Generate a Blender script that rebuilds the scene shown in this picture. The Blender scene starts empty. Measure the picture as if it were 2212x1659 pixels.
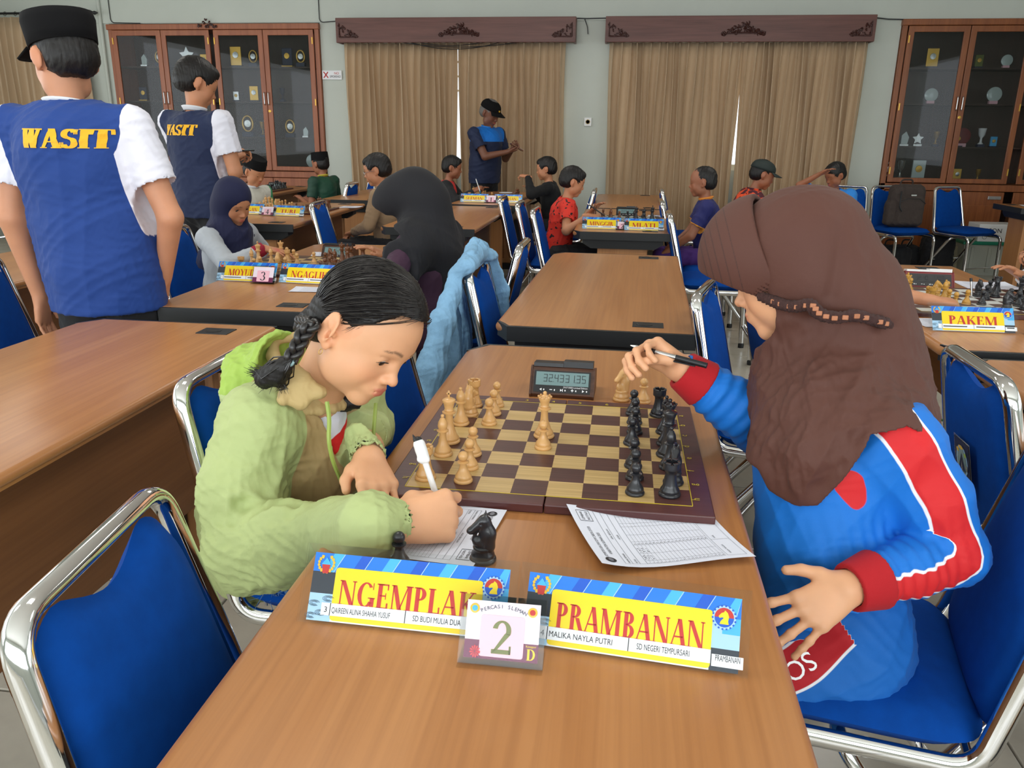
import bpy, bmesh, math, random
import numpy as np
from mathutils import Vector, Matrix
random.seed(7); rng = np.random.default_rng(7)
scene = bpy.context.scene
COL = scene.collection
PI = math.pi
# ---------------------------------------------------------------- camera
CAM = np.array([0.09569663, -1.33954844, 1.29253436]); FPX = 1731.0
def rotm(a, b, c):
    ca, sa = np.cos, np.sin
    Rz = np.array([[ca(a), -sa(a), 0], [sa(a), ca(a), 0], [0, 0, 1]])
    Rx = np.array([[1, 0, 0], [0, ca(b), -sa(b)], [0, sa(b), ca(b)]])
    Rr = np.array([[ca(c), -sa(c), 0], [sa(c), ca(c), 0], [0, 0, 1]])
    return Rz @ Rx @ Rr
RC = rotm(0.13301354, 1.26943279, 0.01255684)
cd = bpy.data.cameras.new('camera'); cam = bpy.data.objects.new('camera', cd); COL.objects.link(cam)
mw = Matrix.Identity(4)
for i in range(3):
    for j in range(3): mw[i][j] = RC[i, j]
    mw[i][3] = CAM[i]
cam.matrix_world = mw
cd.sensor_width = 36; cd.lens = FPX / 2212 * 36; cd.clip_start = .02; cd.clip_end = 200
scene.camera = cam
# ---------------------------------------------------------------- world, daylight, exposure
w = bpy.data.worlds.new('world'); scene.world = w; w.use_nodes = True
w.node_tree.nodes['Background'].inputs[0].default_value = (.86, .94, 1, 1)
w.node_tree.nodes['Background'].inputs[1].default_value = 2.6
def area(name, loc, rot, sx, sy, power, col=(1, 1, 1)):
    l = bpy.data.lights.new(name, 'AREA'); l.shape = 'RECTANGLE'; l.size = sx; l.size_y = sy; l.energy = power; l.color = col
    o = bpy.data.objects.new(name, l); COL.objects.link(o); o.location = loc; o.rotation_euler = rot
    return o
# daylight entering the south window wall (behind the viewer) and the west windows
area('south_daylight', (-1.0, -4.4, 1.75), (math.radians(90), 0, 0), 9.5, 1.9, 250, (.93, .97, 1))
area('west_daylight', (-7.55, 1.0, 1.75), (math.radians(90), 0, math.radians(-90)), 9.0, 1.9, 115, (.93, .97, 1))
area('east_daylight', (5.55, -0.5, 1.8), (math.radians(90), 0, math.radians(90)), 5.0, 1.7, 26, (.95, .98, 1))
for n_, (x_, y_) in enumerate(((-4.4, 0.6), (-1.2, .6), (2.0, .6), (-4.4, 4.4), (-1.2, 4.4), (2.0, 4.4))):
    area('ceiling_fill_light', (x_, y_, 3.32), (0, 0, 0), 1.2, .5, 22, (1, .97, .92))  # unseen soft fill added under the ceiling to lift the room
vs = scene.view_settings; vs.view_transform = 'Standard'; vs.look = 'None'; vs.gamma = 1; vs.exposure = -0.22; vs.use_curve_mapping = False
# ---------------------------------------------------------------- rays of the photograph (used to measure positions)
def ray(x, y): return RC @ np.array([(x - 1106) / FPX, -(y - 829.5) / FPX, -1.])
def atz(x, y, z=.75):
    d = ray(x, y); return Vector(CAM + d * (z - CAM[2]) / d[2])
def aty(x, y, Y):
    d = ray(x, y); return Vector(CAM + d * (Y - CAM[1]) / d[1])
def atx(x, y, X):
    d = ray(x, y); return Vector(CAM + d * (X - CAM[0]) / d[0])
# ---------------------------------------------------------------- materials
def srgb(r, g, b):
    f = lambda c: ((c / 255 + .055) / 1.055) ** 2.4 if c > 10 else c / 255 / 12.92
    return (f(r), f(g), f(b), 1)
def mat(name, col, rough=.5, metal=0, bump=None, spec=.5, sheen=0, var=None, sub=0, coat=0, coord='Object'):
    """bump=(scale, strength, distance[, stretch]); var=(scale, amount[, stretch])"""
    m = bpy.data.materials.new(name); m.use_nodes = True; nt = m.node_tree; N = nt.nodes; L = nt.links
    b = N['Principled BSDF']; b.inputs['Base Color'].default_value = col
    b.inputs['Roughness'].default_value = rough; b.inputs['Metallic'].default_value = metal
    b.inputs['Specular IOR Level'].default_value = spec
    if sheen: b.inputs['Sheen Weight'].default_value = sheen; b.inputs['Sheen Roughness'].default_value = .5
    if coat: b.inputs['Coat Weight'].default_value = coat; b.inputs['Coat Roughness'].default_value = .15
    if sub:
        b.inputs['Subsurface Weight'].default_value = sub; b.inputs['Subsurface Radius'].default_value = (.012, .005, .003)
        b.inputs['Subsurface Scale'].default_value = 1
    tc = None
    def noise(scale, stretch=None, detail=4):
        nonlocal tc
        if tc is None: tc = N.new('ShaderNodeTexCoord')
        n = N.new('ShaderNodeTexNoise'); n.inputs['Scale'].default_value = scale; n.inputs['Detail'].default_value = detail
        if stretch:
            mp = N.new('ShaderNodeMapping'); mp.inputs['Scale'].default_value = stretch
            L.new(tc.outputs[coord], mp.inputs[0]); L.new(mp.outputs[0], n.inputs['Vector'])
        else: L.new(tc.outputs[coord], n.inputs['Vector'])
        return n
    if var:
        n = noise(var[0], var[2] if len(var) > 2 else None)
        mx = N.new('ShaderNodeMix'); mx.data_type = 'RGBA'
        a = var[1]; c0 = tuple(max(0, c * (1 - a)) for c in col[:3]) + (1,); c1 = tuple(min(1, c * (1 + a)) for c in col[:3]) + (1,)
        rr = N.new('ShaderNodeMapRange'); rr.inputs[1].default_value = .3; rr.inputs[2].default_value = .7
        L.new(n.outputs[0], rr.inputs[0]); L.new(rr.outputs[0], mx.inputs[0])
        mx.inputs[6].default_value = c0; mx.inputs[7].default_value = c1
        L.new(mx.outputs[2], b.inputs['Base Color'])
    if bump:
        n = noise(bump[0], bump[3] if len(bump) > 3 else None)
        bp = N.new('ShaderNodeBump'); bp.inputs['Strength'].default_value = bump[1]; bp.inputs['Distance'].default_value = bump[2]
        L.new(n.outputs[0], bp.inputs['Height']); L.new(bp.outputs[0], b.inputs['Normal'])
    return m
def wood(name, c0, c1, rough=.4, sc=3, stretch=(9, .6, 9), coat=0, fine=.25, spec=.5):
    m = mat(name, c0, rough, coat=coat, spec=spec); nt = m.node_tree; N = nt.nodes; L = nt.links; b = N['Principled BSDF']
    tc = N.new('ShaderNodeTexCoord'); mp = N.new('ShaderNodeMapping'); mp.inputs['Scale'].default_value = stretch
    L.new(tc.outputs['Object'], mp.inputs[0])
    n = N.new('ShaderNodeTexNoise'); n.inputs['Scale'].default_value = sc; n.inputs['Detail'].default_value = 6; n.inputs['Distortion'].default_value = .6
    L.new(mp.outputs[0], n.inputs['Vector'])
    mp2 = N.new('ShaderNodeMapping'); mp2.inputs['Scale'].default_value = tuple(s * 8 if s > 1 else s * 2 for s in stretch)
    L.new(tc.outputs['Object'], mp2.inputs[0])
    n2 = N.new('ShaderNodeTexNoise'); n2.inputs['Scale'].default_value = sc; n2.inputs['Detail'].default_value = 3
    L.new(mp2.outputs[0], n2.inputs['Vector'])
    cr = N.new('ShaderNodeValToRGB'); cr.color_ramp.elements[0].position = .3; cr.color_ramp.elements[1].position = .72
    cr.color_ramp.elements[0].color = c0; cr.color_ramp.elements[1].color = c1
    L.new(n.outputs[0], cr.inputs[0])
    mx = N.new('ShaderNodeMix'); mx.data_type = 'RGBA'; mx.blend_type = 'MULTIPLY'; mx.inputs[0].default_value = fine
    cr2 = N.new('ShaderNodeValToRGB'); cr2.color_ramp.elements[0].position = .35; cr2.color_ramp.elements[1].position = .6
    cr2.color_ramp.elements[0].color = (.45, .35, .3, 1); cr2.color_ramp.elements[1].color = (1, 1, 1, 1)
    L.new(n2.outputs[0], cr2.inputs[0]); L.new(cr.outputs[0], mx.inputs[6]); L.new(cr2.outputs[0], mx.inputs[7])
    L.new(mx.outputs[2], b.inputs['Base Color'])
    return m
def glassy(name, tint=(.97, .98, .97), gloss=.5, blend=.25, rough=.02):
    m = bpy.data.materials.new(name); m.use_nodes = True; nt = m.node_tree; N = nt.nodes; L = nt.links
    N.remove(N['Principled BSDF']); out = N['Material Output']
    t = N.new('ShaderNodeBsdfTransparent'); t.inputs[0].default_value = tint + (1,)
    g = N.new('ShaderNodeBsdfGlossy'); g.inputs['Roughness'].default_value = rough
    lw = N.new('ShaderNodeLayerWeight'); lw.inputs[0].default_value = blend
    mm = N.new('ShaderNodeMath'); mm.operation = 'MULTIPLY'; mm.inputs[1].default_value = gloss
    ad = N.new('ShaderNodeMath'); ad.operation = 'ADD'; ad.inputs[1].default_value = .015
    mix = N.new('ShaderNodeMixShader')
    L.new(lw.outputs['Fresnel'], mm.inputs[0]); L.new(mm.outputs[0], ad.inputs[0]); L.new(ad.outputs[0], mix.inputs[0])
    L.new(t.outputs[0], mix.inputs[1]); L.new(g.outputs[0], mix.inputs[2]); L.new(mix.outputs[0], out.inputs[0])
    return m
M = {}
M['wood_top'] = wood('desk_top_wood', srgb(172, 114, 64), srgb(188, 131, 80), .3, 2.2, (7, .5, 7), fine=.22, spec=.55)
M['wood_panel'] = wood('desk_panel_wood', srgb(128, 82, 46), srgb(146, 96, 56), .4, 2.2, (7, .5, 7), fine=.2)
M['wood_leg'] = wood('desk_leg_wood', srgb(176, 122, 76), srgb(190, 136, 88), .4, 2.2, (7, 7, .5), fine=.2)
M['black_edge'] = mat('black_desk_edging', srgb(24, 26, 28), .45, bump=(300, .1, .001))
M['black_metal'] = mat('black_metal', srgb(22, 22, 24), .4)
M['chrome'] = mat('chrome', (.78, .78, .78, 1), .07, 1)
M['blue'] = mat('blue_upholstery', srgb(0, 66, 150), .85, bump=(900, .35, .0006), spec=.15, var=(40, .08))
M['wall'] = mat('painted_wall', srgb(200, 206, 198), .8, bump=(60, .12, .003), var=(1.5, .04))
M['ceiling'] = mat('ceiling_paint', srgb(236, 236, 230), .9)
M['cab'] = wood('cabinet_wood', srgb(128, 70, 34), srgb(158, 92, 48), .35, 2.5, (8, 8, .6), fine=.35)
M['cabr'] = wood('cabinet_wood_reddish', srgb(150, 84, 52), srgb(172, 102, 66), .35, 2.5, (8, 8, .6), fine=.3)
M['cab_in'] = wood('cabinet_dark_back', srgb(58, 38, 30), srgb(76, 50, 38), .5, 3, (20, 20, .6), fine=.5)
M['valance'] = wood('valance_wood', srgb(92, 50, 42), srgb(116, 70, 60), .4, 2.5, (.6, 8, 8), fine=.3)
M['carving'] = mat('carved_dark_wood', srgb(66, 32, 26), .45, bump=(90, .6, .006))
M['glass'] = glassy('cabinet_glass', (.78, .80, .80), .32, .18)
M['acrylic'] = glassy('clear_acrylic', (.99, .995, .995), .22, .1)
M['tile'] = mat('floor_tile', srgb(178, 172, 158), .22, var=(7, .1), bump=(20, .05, .002), spec=.5)
M['grout'] = mat('grout', srgb(70, 64, 56), .9)
M['paper'] = mat('paper', srgb(226, 230, 244), .7)
M['ink'] = mat('ink_black', srgb(38, 38, 44), .6)
M['inkgrey'] = mat('ink_grey', srgb(120, 122, 132), .6)
M['yellow'] = mat('plate_yellow', srgb(246, 214, 8), .35)
M['red_ink'] = mat('plate_red', srgb(196, 40, 34), .4)
M['plate_blue'] = mat('plate_blue', srgb(24, 120, 222), .3)
M['plate_blue2'] = mat('plate_blue_deep', srgb(14, 86, 200), .3)
M['plate_cyan'] = mat('plate_cyan', srgb(70, 178, 240), .3)
M['plate_pale'] = mat('plate_pale_blue', srgb(168, 208, 238), .3)
M['plate_navy'] = mat('plate_navy', srgb(38, 46, 58), .35)
M['white'] = mat('white_print', srgb(238, 240, 244), .4)
M['pink'] = mat('card_pink', srgb(244, 190, 204), .4)
M['palepink'] = mat('card_pale_pink', srgb(240, 224, 236), .4)
M['maroon'] = mat('card_maroon', srgb(110, 36, 76), .4)
M['olive'] = mat('card_olive', srgb(104, 112, 40), .4)
M['darktxt'] = mat('dark_teal_print', srgb(64, 84, 96), .5)
M['pale_piece'] = mat('boxwood_piece', srgb(212, 164, 104), .32, var=(30, .12, (1, 1, .2)), bump=(120, .08, .001), coat=.2)
M['gold_piece'] = mat('golden_piece', srgb(196, 146, 62), .3, coat=.3)
M['black_piece'] = mat('ebonised_piece', srgb(34, 35, 40), .33, coat=.25)
M['brown_piece'] = mat('brown_piece', srgb(112, 68, 40), .35, coat=.2)
M['felt'] = mat('red_felt', srgb(90, 40, 44), .9)
M['brd_dark'] = wood('board_dark', srgb(78, 46, 42), srgb(92, 54, 48), .38, 3, (.8, 14, 5), fine=.5)
M['brd_light'] = wood('board_light', srgb(196, 164, 104), srgb(214, 184, 126), .38, 3, (.8, 14, 5), fine=.4)
M['brd_border'] = wood('board_border', srgb(78, 42, 42), srgb(92, 50, 48), .36, 3, (.8, 9, 5), fine=.3)
M['brd_line'] = mat('board_yellow_line', srgb(214, 190, 50), .4)
M['clock_body'] = wood('clock_brown', srgb(66, 40, 28), srgb(92, 58, 42), .4, 4, (2, 20, 20), fine=.4)
M['lcd'] = mat('lcd_grey_green', srgb(116, 146, 148), .25)
M['black_plastic'] = mat('black_plastic', srgb(26, 28, 32), .4)
M['white_plastic'] = mat('white_plastic', srgb(235, 236, 236), .35)
M['red_plastic'] = mat('red_plastic', srgb(120, 26, 34), .35)
M['gold'] = mat('gold_metal', srgb(214, 170, 80), .3, .8)
M['silver'] = mat('silver_metal', srgb(200, 200, 200), .25, .9)
M['navy_box'] = mat('navy_plaque', srgb(26, 34, 70), .5)
M['crystal'] = mat('crystal', srgb(190, 205, 205), .1, 0, spec=.9)
M['curtain'] = mat('beige_curtain', srgb(204, 178, 146), .72, bump=(500, .2, .001), sheen=.05, var=(6, .06, (1, 1, .1)))
M['curtain_back'] = mat('curtain_brownish', srgb(150, 126, 98), .75)
# ---------------------------------------------------------------- mesh builder
class MB:
    def __init__(s): s.v = []; s.f = []; s.m = []; s.sm = []
    def add(s, vs, fs, mi=0, smooth=False):
        o = len(s.v); s.v += [tuple(map(float, p)) for p in vs]
        for f in fs: s.f.append(tuple(i + o for i in f)); s.m.append(mi); s.sm.append(smooth)
        return s
    def box(s, x0, x1, y0, y1, z0, z1, mi=0, bev=0):
        if bev > 0:
            b = min(bev, abs(x1 - x0) / 2.01, abs(y1 - y0) / 2.01, abs(z1 - z0) / 2.01)
            bm = bmesh.new(); bmesh.ops.create_cube(bm, size=1)
            for v in bm.verts: v.co = Vector(((x0 + x1) / 2 + v.co.x * (x1 - x0), (y0 + y1) / 2 + v.co.y * (y1 - y0), (z0 + z1) / 2 + v.co.z * (z1 - z0)))
            bmesh.ops.bevel(bm, geom=bm.edges[:], offset=b, segments=2, affect='EDGES', profile=.5)
            bm.verts.index_update()
            s.add([v.co[:] for v in bm.verts], [[v.index for v in f.verts] for f in bm.faces], mi, False); bm.free(); return s
        V = [(x0, y0, z0), (x1, y0, z0), (x1, y1, z0), (x0, y1, z0), (x0, y0, z1), (x1, y0, z1), (x1, y1, z1), (x0, y1, z1)]
        return s.add(V, [(0, 3, 2, 1), (4, 5, 6, 7), (0, 1, 5, 4), (1, 2, 6, 5), (2, 3, 7, 6), (3, 0, 4, 7)], mi)
    def prism(s, pts, axis, a, b, mi=0, smooth=False):
        """pts: 2D outline; axis: 'x','y','z' extrusion axis from a to b"""
        n = len(pts)
        def P(p, t):
            if axis == 'z': return (p[0], p[1], t)
            if axis == 'y': return (p[0], t, p[1])
            return (t, p[0], p[1])
        V = [P(p, a) for p in pts] + [P(p, b) for p in pts]
        F = [tuple(range(n))[::-1], tuple(range(n, 2 * n))]
        s.add(V, F, mi, False)
        return s.add(V, [(i, (i + 1) % n, n + (i + 1) % n, n + i) for i in range(n)], mi, smooth)
    def tube(s, pts, r, n=8, mi=0, flat=1.0, cap=True, closed=False, up=None):
        pts = [Vector(p) for p in pts]; N = len(pts); rs = r if hasattr(r, '__len__') else [r] * N
        V = []; prev = None
        for i, p in enumerate(pts):
            if closed: t = pts[(i + 1) % N] - pts[i - 1]
            else: t = pts[min(i + 1, N - 1)] - pts[max(i - 1, 0)]
            if t.length < 1e-9: t = Vector((0, 0, 1))
            t.normalize()
            if prev is None:
                u = Vector(up) if up else (Vector((0, 0, 1)) if abs(t.z) < .9 else Vector((1, 0, 0)))
                a = (u - t * u.dot(t)).normalized()
            else:
                a = prev - t * prev.dot(t)
                if a.length < 1e-6: a = Vector((1, 0, 0)) - t * t.x
                a.normalize()
            prev = a; b = t.cross(a)
            for k in range(n):
                an = 2 * PI * k / n
                V.append(p + a * math.cos(an) * rs[i] + b * math.sin(an) * rs[i] * flat)
        F = []
        for i in range(N - (0 if closed else 1)):
            for k in range(n):
                j = (i + 1) % N
                F.append((i * n + k, i * n + (k + 1) % n, j * n + (k + 1) % n, j * n + k))
        s.add(V, F, mi, True)
        if cap and not closed:
            s.add(V[:n], [tuple(range(n))[::-1]], mi); s.add(V[-n:], [tuple(range(n))], mi)
        return s
    def lathe(s, prof, n=24, mi=0, c=(0, 0, 0)):
        V = []; F = []; K = len(prof)
        for (r, z) in prof:
            for k in range(n): V.append((c[0] + r * math.cos(2 * PI * k / n), c[1] + r * math.sin(2 * PI * k / n), c[2] + z))
        for i in range(K - 1):
            for k in range(n): F.append((i * n + k, i * n + (k + 1) % n, (i + 1) * n + (k + 1) % n, (i + 1) * n + k))
        F.append(tuple(range(n))[::-1]); F.append(tuple(range((K - 1) * n, K * n)))
        return s.add(V, F, mi, True)
    def grid(s, fn, nu, nv, mi=0, closed_u=False, smooth=True):
        V = [fn(i / (nu if closed_u else nu - 1), j / (nv - 1)) for j in range(nv) for i in range(nu)]
        F = [(j * nu + i, j * nu + (i + 1) % nu, (j + 1) * nu + (i + 1) % nu, (j + 1) * nu + i) for j in range(nv - 1) for i in range(nu if closed_u else nu - 1)]
        return s.add(V, F, mi, smooth)
    def xf(s, Mx, start=0):
        for i in range(start, len(s.v)): s.v[i] = tuple(Mx @ Vector(s.v[i]))
        return s
    def build(s, name, mats, parent=None, loc=None, sharp=True):
        me = bpy.data.meshes.new(name); me.from_pydata(s.v, [], s.f)
        for m in (mats if isinstance(mats, (list, tuple)) else [mats]): me.materials.append(m)
        me.polygons.foreach_set('material_index', s.m); me.polygons.foreach_set('use_smooth', s.sm); me.update()
        if sharp and any(s.sm):
            try: me.set_sharp_from_angle(angle=math.radians(50))
            except Exception: pass
        return link(name, me, parent, loc)
def link(name, me, parent=None, loc=None):
    o = bpy.data.objects.new(name, me); COL.objects.link(o)
    if parent is not None: o.parent = parent
    if loc is not None: o.location = loc
    return o
def empty(name, loc=(0, 0, 0), rz=0, rot=None):
    o = bpy.data.objects.new(name, None); COL.objects.link(o); o.location = loc
    o.rotation_euler = rot if rot else (0, 0, rz); o.empty_display_size = .05
    return o
def tag(o, label=None, cat=None, group=None, kind=None):
    if label: o['label'] = label
    if cat: o['category'] = cat
    if group: o['group'] = group
    if kind: o['kind'] = kind
    return o
def copy_tree(o, parent=None):
    c = o.copy(); COL.objects.link(c)
    if parent is not None: c.parent = parent
    for ch in o.children: copy_tree(ch, c)
    return c
def bez(pts, n=8, r=.3):
    """polyline with rounded corners"""
    pts = [Vector(p) for p in pts]; out = [pts[0]]
    for i in range(1, len(pts) - 1):
        a, b, c = pts[i - 1], pts[i], pts[i + 1]
        d1 = min(r, (a - b).length * .49); d2 = min(r, (c - b).length * .49)
        p = b + (a - b).normalized() * d1; q = b + (c - b).normalized() * d2
        for k in range(n + 1):
            t = k / n; out.append(p * (1 - t) ** 2 + b * 2 * t * (1 - t) + q * t * t)
    out.append(pts[-1]); return out
def rrect(w, h, r, n=6):
    P = []
    for cx, cy, a0 in ((w / 2 - r, h / 2 - r, 0), (-w / 2 + r, h / 2 - r, 90), (-w / 2 + r, -h / 2 + r, 180), (w / 2 - r, -h / 2 + r, 270)):
        for k in range(n + 1):
            a = math.radians(a0 + 90 * k / n); P.append((cx + r * math.cos(a), cy + r * math.sin(a)))
    return P
def text_mesh(txt, size, mb, mi=0, origin=(0, 0, 0), ux=(1, 0, 0), uy=(0, 1, 0), align='LEFT', width=None, extr=0):
    """flat letters added to builder mb, laid out along ux/uy"""
    cu = bpy.data.curves.new('t', 'FONT'); cu.body = txt; cu.size = size; cu.align_x = align; cu.extrude = extr; cu.resolution_u = 3
    o = bpy.data.objects.new('t', cu); COL.objects.link(o); bpy.context.view_layer.update()
    dg = bpy.context.evaluated_depsgraph_get(); me = bpy.data.meshes.new_from_object(o.evaluated_get(dg))
    V = np.array([v.co[:] for v in me.vertices]); F = [tuple(p.vertices) for p in me.polygons]
    bpy.data.objects.remove(o); bpy.data.curves.remove(cu); bpy.data.meshes.remove(me)
    if len(V) == 0: return
    if width:
        s = width / (V[:, 0].max() - V[:, 0].min()); V[:, 0] *= s
    O = Vector(origin); UX = Vector(ux); UY = Vector(uy); UZ = UX.cross(UY)
    mb.add([O + UX * p[0] + UY * p[1] + UZ * p[2] for p in V], F, mi)
# ---------------------------------------------------------------- implicit surfaces: smooth unions of tapered limbs meshed as one skin
class Field:
    def __init__(s, lo, hi, h):
        s.lo = np.array(lo, float); s.h = h
        s.n = np.maximum(4, np.ceil((np.array(hi, float) - s.lo) / h).astype(int) + 1)
        s.D = np.full(s.n, 9.0, np.float32)
        s.ax = [s.lo[i] + h * np.arange(s.n[i]) for i in range(3)]
    def sub(s, lo, hi):
        i0 = np.clip(np.floor((np.array(lo) - s.lo) / s.h).astype(int), 0, s.n); i1 = np.clip(np.ceil((np.array(hi) - s.lo) / s.h).astype(int) + 1, 0, s.n)
        if (i1 <= i0).any(): return None
        sl = tuple(slice(i0[k], i1[k]) for k in range(3))
        g = [s.ax[k][i0[k]:i1[k]].reshape([-1 if q == k else 1 for q in range(3)]) for k in range(3)]
        return sl, g
    def comb(s, sl, d, k, op):
        A = s.D[sl]
        if op == 'u':
            if k > 0:
                h = np.clip(.5 + .5 * (A - d) / k, 0, 1); s.D[sl] = A * (1 - h) + d * h - k * h * (1 - h)
            else: s.D[sl] = np.minimum(A, d)
        elif op == 's':
            if k > 0:
                h = np.clip(.5 - .5 * (A + d) / k, 0, 1); s.D[sl] = A * (1 - h) - d * h + k * h * (1 - h)
            else: s.D[sl] = np.maximum(A, -d)
        elif op == 'i': s.D[sl] = np.maximum(A, d)
    def cone(s, a, b, ra, rb, k=.02, op='u', sq=None):
        a = np.array(a, float); b = np.array(b, float); m = max(ra, rb) + k + 3 * s.h
        r = s.sub(np.minimum(a, b) - m, np.maximum(a, b) + m)
        if r is None: return s
        sl, (X, Y, Z) = r; ba = b - a; L = max(ba @ ba, 1e-12)
        px, py, pz = X - a[0], Y - a[1], Z - a[2]
        t = np.clip((px * ba[0] + py * ba[1] + pz * ba[2]) / L, 0, 1)
        d = np.sqrt((px - t * ba[0]) ** 2 + (py - t * ba[1]) ** 2 + (pz - t * ba[2]) ** 2) - (ra + (rb - ra) * t)
        s.comb(sl, d, k, op); return s
    def chain(s, pts, rs, k=.02, op='u'):
        for i in range(len(pts) - 1): s.cone(pts[i], pts[i + 1], rs[i], rs[i + 1], k, op)
        return s
    def ell(s, c, r, R=None, k=.02, op='u'):
        c = np.array(c, float); r = np.array(r, float) * np.ones(3); m = r.max() + k + 3 * s.h
        q = s.sub(c - m, c + m)
        if q is None: return s
        sl, (X, Y, Z) = q; px, py, pz = X - c[0], Y - c[1], Z - c[2]
        if R is not None:
            R = np.array(R); px, py, pz = (R[0, 0] * px + R[1, 0] * py + R[2, 0] * pz, R[0, 1] * px + R[1, 1] * py + R[2, 1] * pz, R[0, 2] * px + R[1, 2] * py + R[2, 2] * pz)
        k0 = np.sqrt((px / r[0]) ** 2 + (py / r[1]) ** 2 + (pz / r[2]) ** 2); k1 = np.sqrt((px / r[0] ** 2) ** 2 + (py / r[1] ** 2) ** 2 + (pz / r[2] ** 2) ** 2)
        s.comb(sl, k0 * (k0 - 1) / np.maximum(k1, 1e-6), k, op); return s
    def box(s, c, hf, R=None, rd=.01, k=.01, op='u'):
        c = np.array(c, float); hf = np.array(hf, float); m = np.linalg.norm(hf) + k + 3 * s.h
        q = s.sub(c - m, c + m)
        if q is None: return s
        sl, (X, Y, Z) = q; px, py, pz = X - c[0], Y - c[1], Z - c[2]
        if R is not None:
            R = np.array(R); px, py, pz = (R[0, 0] * px + R[1, 0] * py + R[2, 0] * pz, R[0, 1] * px + R[1, 1] * py + R[2, 1] * pz, R[0, 2] * px + R[1, 2] * py + R[2, 2] * pz)
        ax, ay, az = np.abs(px) - hf[0] + rd, np.abs(py) - hf[1] + rd, np.abs(pz) - hf[2] + rd
        d = np.sqrt(np.maximum(ax, 0) ** 2 + np.maximum(ay, 0) ** 2 + np.maximum(az, 0) ** 2) + np.minimum(np.maximum(ax, np.maximum(ay, az)), 0) - rd
        s.comb(sl, d + 0 * (X + Y + Z), k, op); return s
    def plane(s, p, n, op='i', k=0):
        """keep the half space opposite to n ('i') """
        p = np.array(p, float); n = np.array(n, float); n /= np.linalg.norm(n)
        X, Y, Z = [s.ax[k_].reshape([-1 if q == k_ else 1 for q in range(3)]) for k_ in range(3)]
        d = (X - p[0]) * n[0] + (Y - p[1]) * n[1] + (Z - p[2]) * n[2]
        s.comb((slice(None),) * 3, d.astype(np.float32), k, op); return s
    def fn(s, f, op='u', k=0):
        X, Y, Z = [s.ax[k_].reshape([-1 if q == k_ else 1 for q in range(3)]) for k_ in range(3)]
        s.comb((slice(None),) * 3, f(X, Y, Z), k, op); return s
    def mesh(s, smooth=1):
        D = s.D.copy()
        for k in range(3):                       # close at the grid border
            i0 = [slice(None)] * 3; i0[k] = 0; D[tuple(i0)] = np.maximum(D[tuple(i0)], s.h * .5); i0[k] = -1; D[tuple(i0)] = np.maximum(D[tuple(i0)], s.h * .5)
        S = D < 0; c = S[:-1, :-1, :-1].astype(np.int8); n = 0
        for i in (0, 1):
            for j in (0, 1):
                for k in (0, 1): n = n + S[i:S.shape[0] - 1 + i, j:S.shape[1] - 1 + j, k:S.shape[2] - 1 + k].astype(np.int8)
        act = (n > 0) & (n < 8); ac = np.argwhere(act)
        idx = np.full(act.shape, -1, np.int32); idx[act] = np.arange(len(ac))
        acc = np.zeros((len(ac), 3)); cnt = np.zeros(len(ac))
        for ax in range(3):
            for u in (0, 1):
                for v in (0, 1):
                    c0 = [0, 0, 0]; o = [q for q in range(3) if q != ax]; c0[o[0]] = u; c0[o[1]] = v; c1 = list(c0); c1[ax] = 1
                    a = D[ac[:, 0] + c0[0], ac[:, 1] + c0[1], ac[:, 2] + c0[2]]; b = D[ac[:, 0] + c1[0], ac[:, 1] + c1[1], ac[:, 2] + c1[2]]
                    cr = (a < 0) != (b < 0); t = np.where(cr, a / np.where(cr, a - b, 1), 0)
                    p = np.tile(np.array(c0, float), (len(ac), 1)); p[:, ax] += t
                    acc[cr] += p[cr]; cnt[cr] += 1
        V = s.lo + s.h * (ac + acc / cnt[:, None])
        Q = []
        for ax in range(3):
            o = [q for q in range(3) if q != ax]; sl0 = [slice(1, None)] * 3; sl0[ax] = slice(0, -1); sl1 = [slice(1, None)] * 3; sl1[ax] = slice(1, None)
            A = S[tuple(sl0)]; B = S[tuple(sl1)]
            # drop the last plane on other axes (cells)
            cut = [slice(0, -1)] * 3; cut[ax] = slice(None); A = A[tuple(cut)]; B = B[tuple(cut)]
            e = np.argwhere(A != B); sg = A[A != B]
            base = e.copy(); base[:, o[0]] += 1; base[:, o[1]] += 1
            def ci(du, dv):
                q = base.copy(); q[:, o[0]] -= du; q[:, o[1]] -= dv; return idx[q[:, 0], q[:, 1], q[:, 2]]
            q = np.stack([ci(1, 1), ci(0, 1), ci(0, 0), ci(1, 0)], 1)
            flip = sg if ax != 1 else ~sg
            q[~flip] = q[~flip][:, ::-1]
            Q.append(q)
        Q = np.concatenate(Q); Q = Q[(Q >= 0).all(1)]
        for _ in range(smooth):
            acc = np.zeros_like(V); cn = np.zeros(len(V))
            for a, b in ((0, 1), (1, 2), (2, 3), (3, 0)):
                np.add.at(acc, Q[:, a], V[Q[:, b]]); np.add.at(acc, Q[:, b], V[Q[:, a]]); np.add.at(cn, Q[:, a], 1); np.add.at(cn, Q[:, b], 1)
            V = V * .4 + .6 * acc / np.maximum(cn, 1)[:, None]
        return V, Q
def vnormals(V, Q):
    n = np.cross(V[Q[:, 2]] - V[Q[:, 0]], V[Q[:, 3]] - V[Q[:, 1]]); N = np.zeros_like(V)
    for k in range(4): np.add.at(N, Q[:, k], n)
    return N / np.maximum(np.linalg.norm(N, axis=1, keepdims=True), 1e-12)
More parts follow.
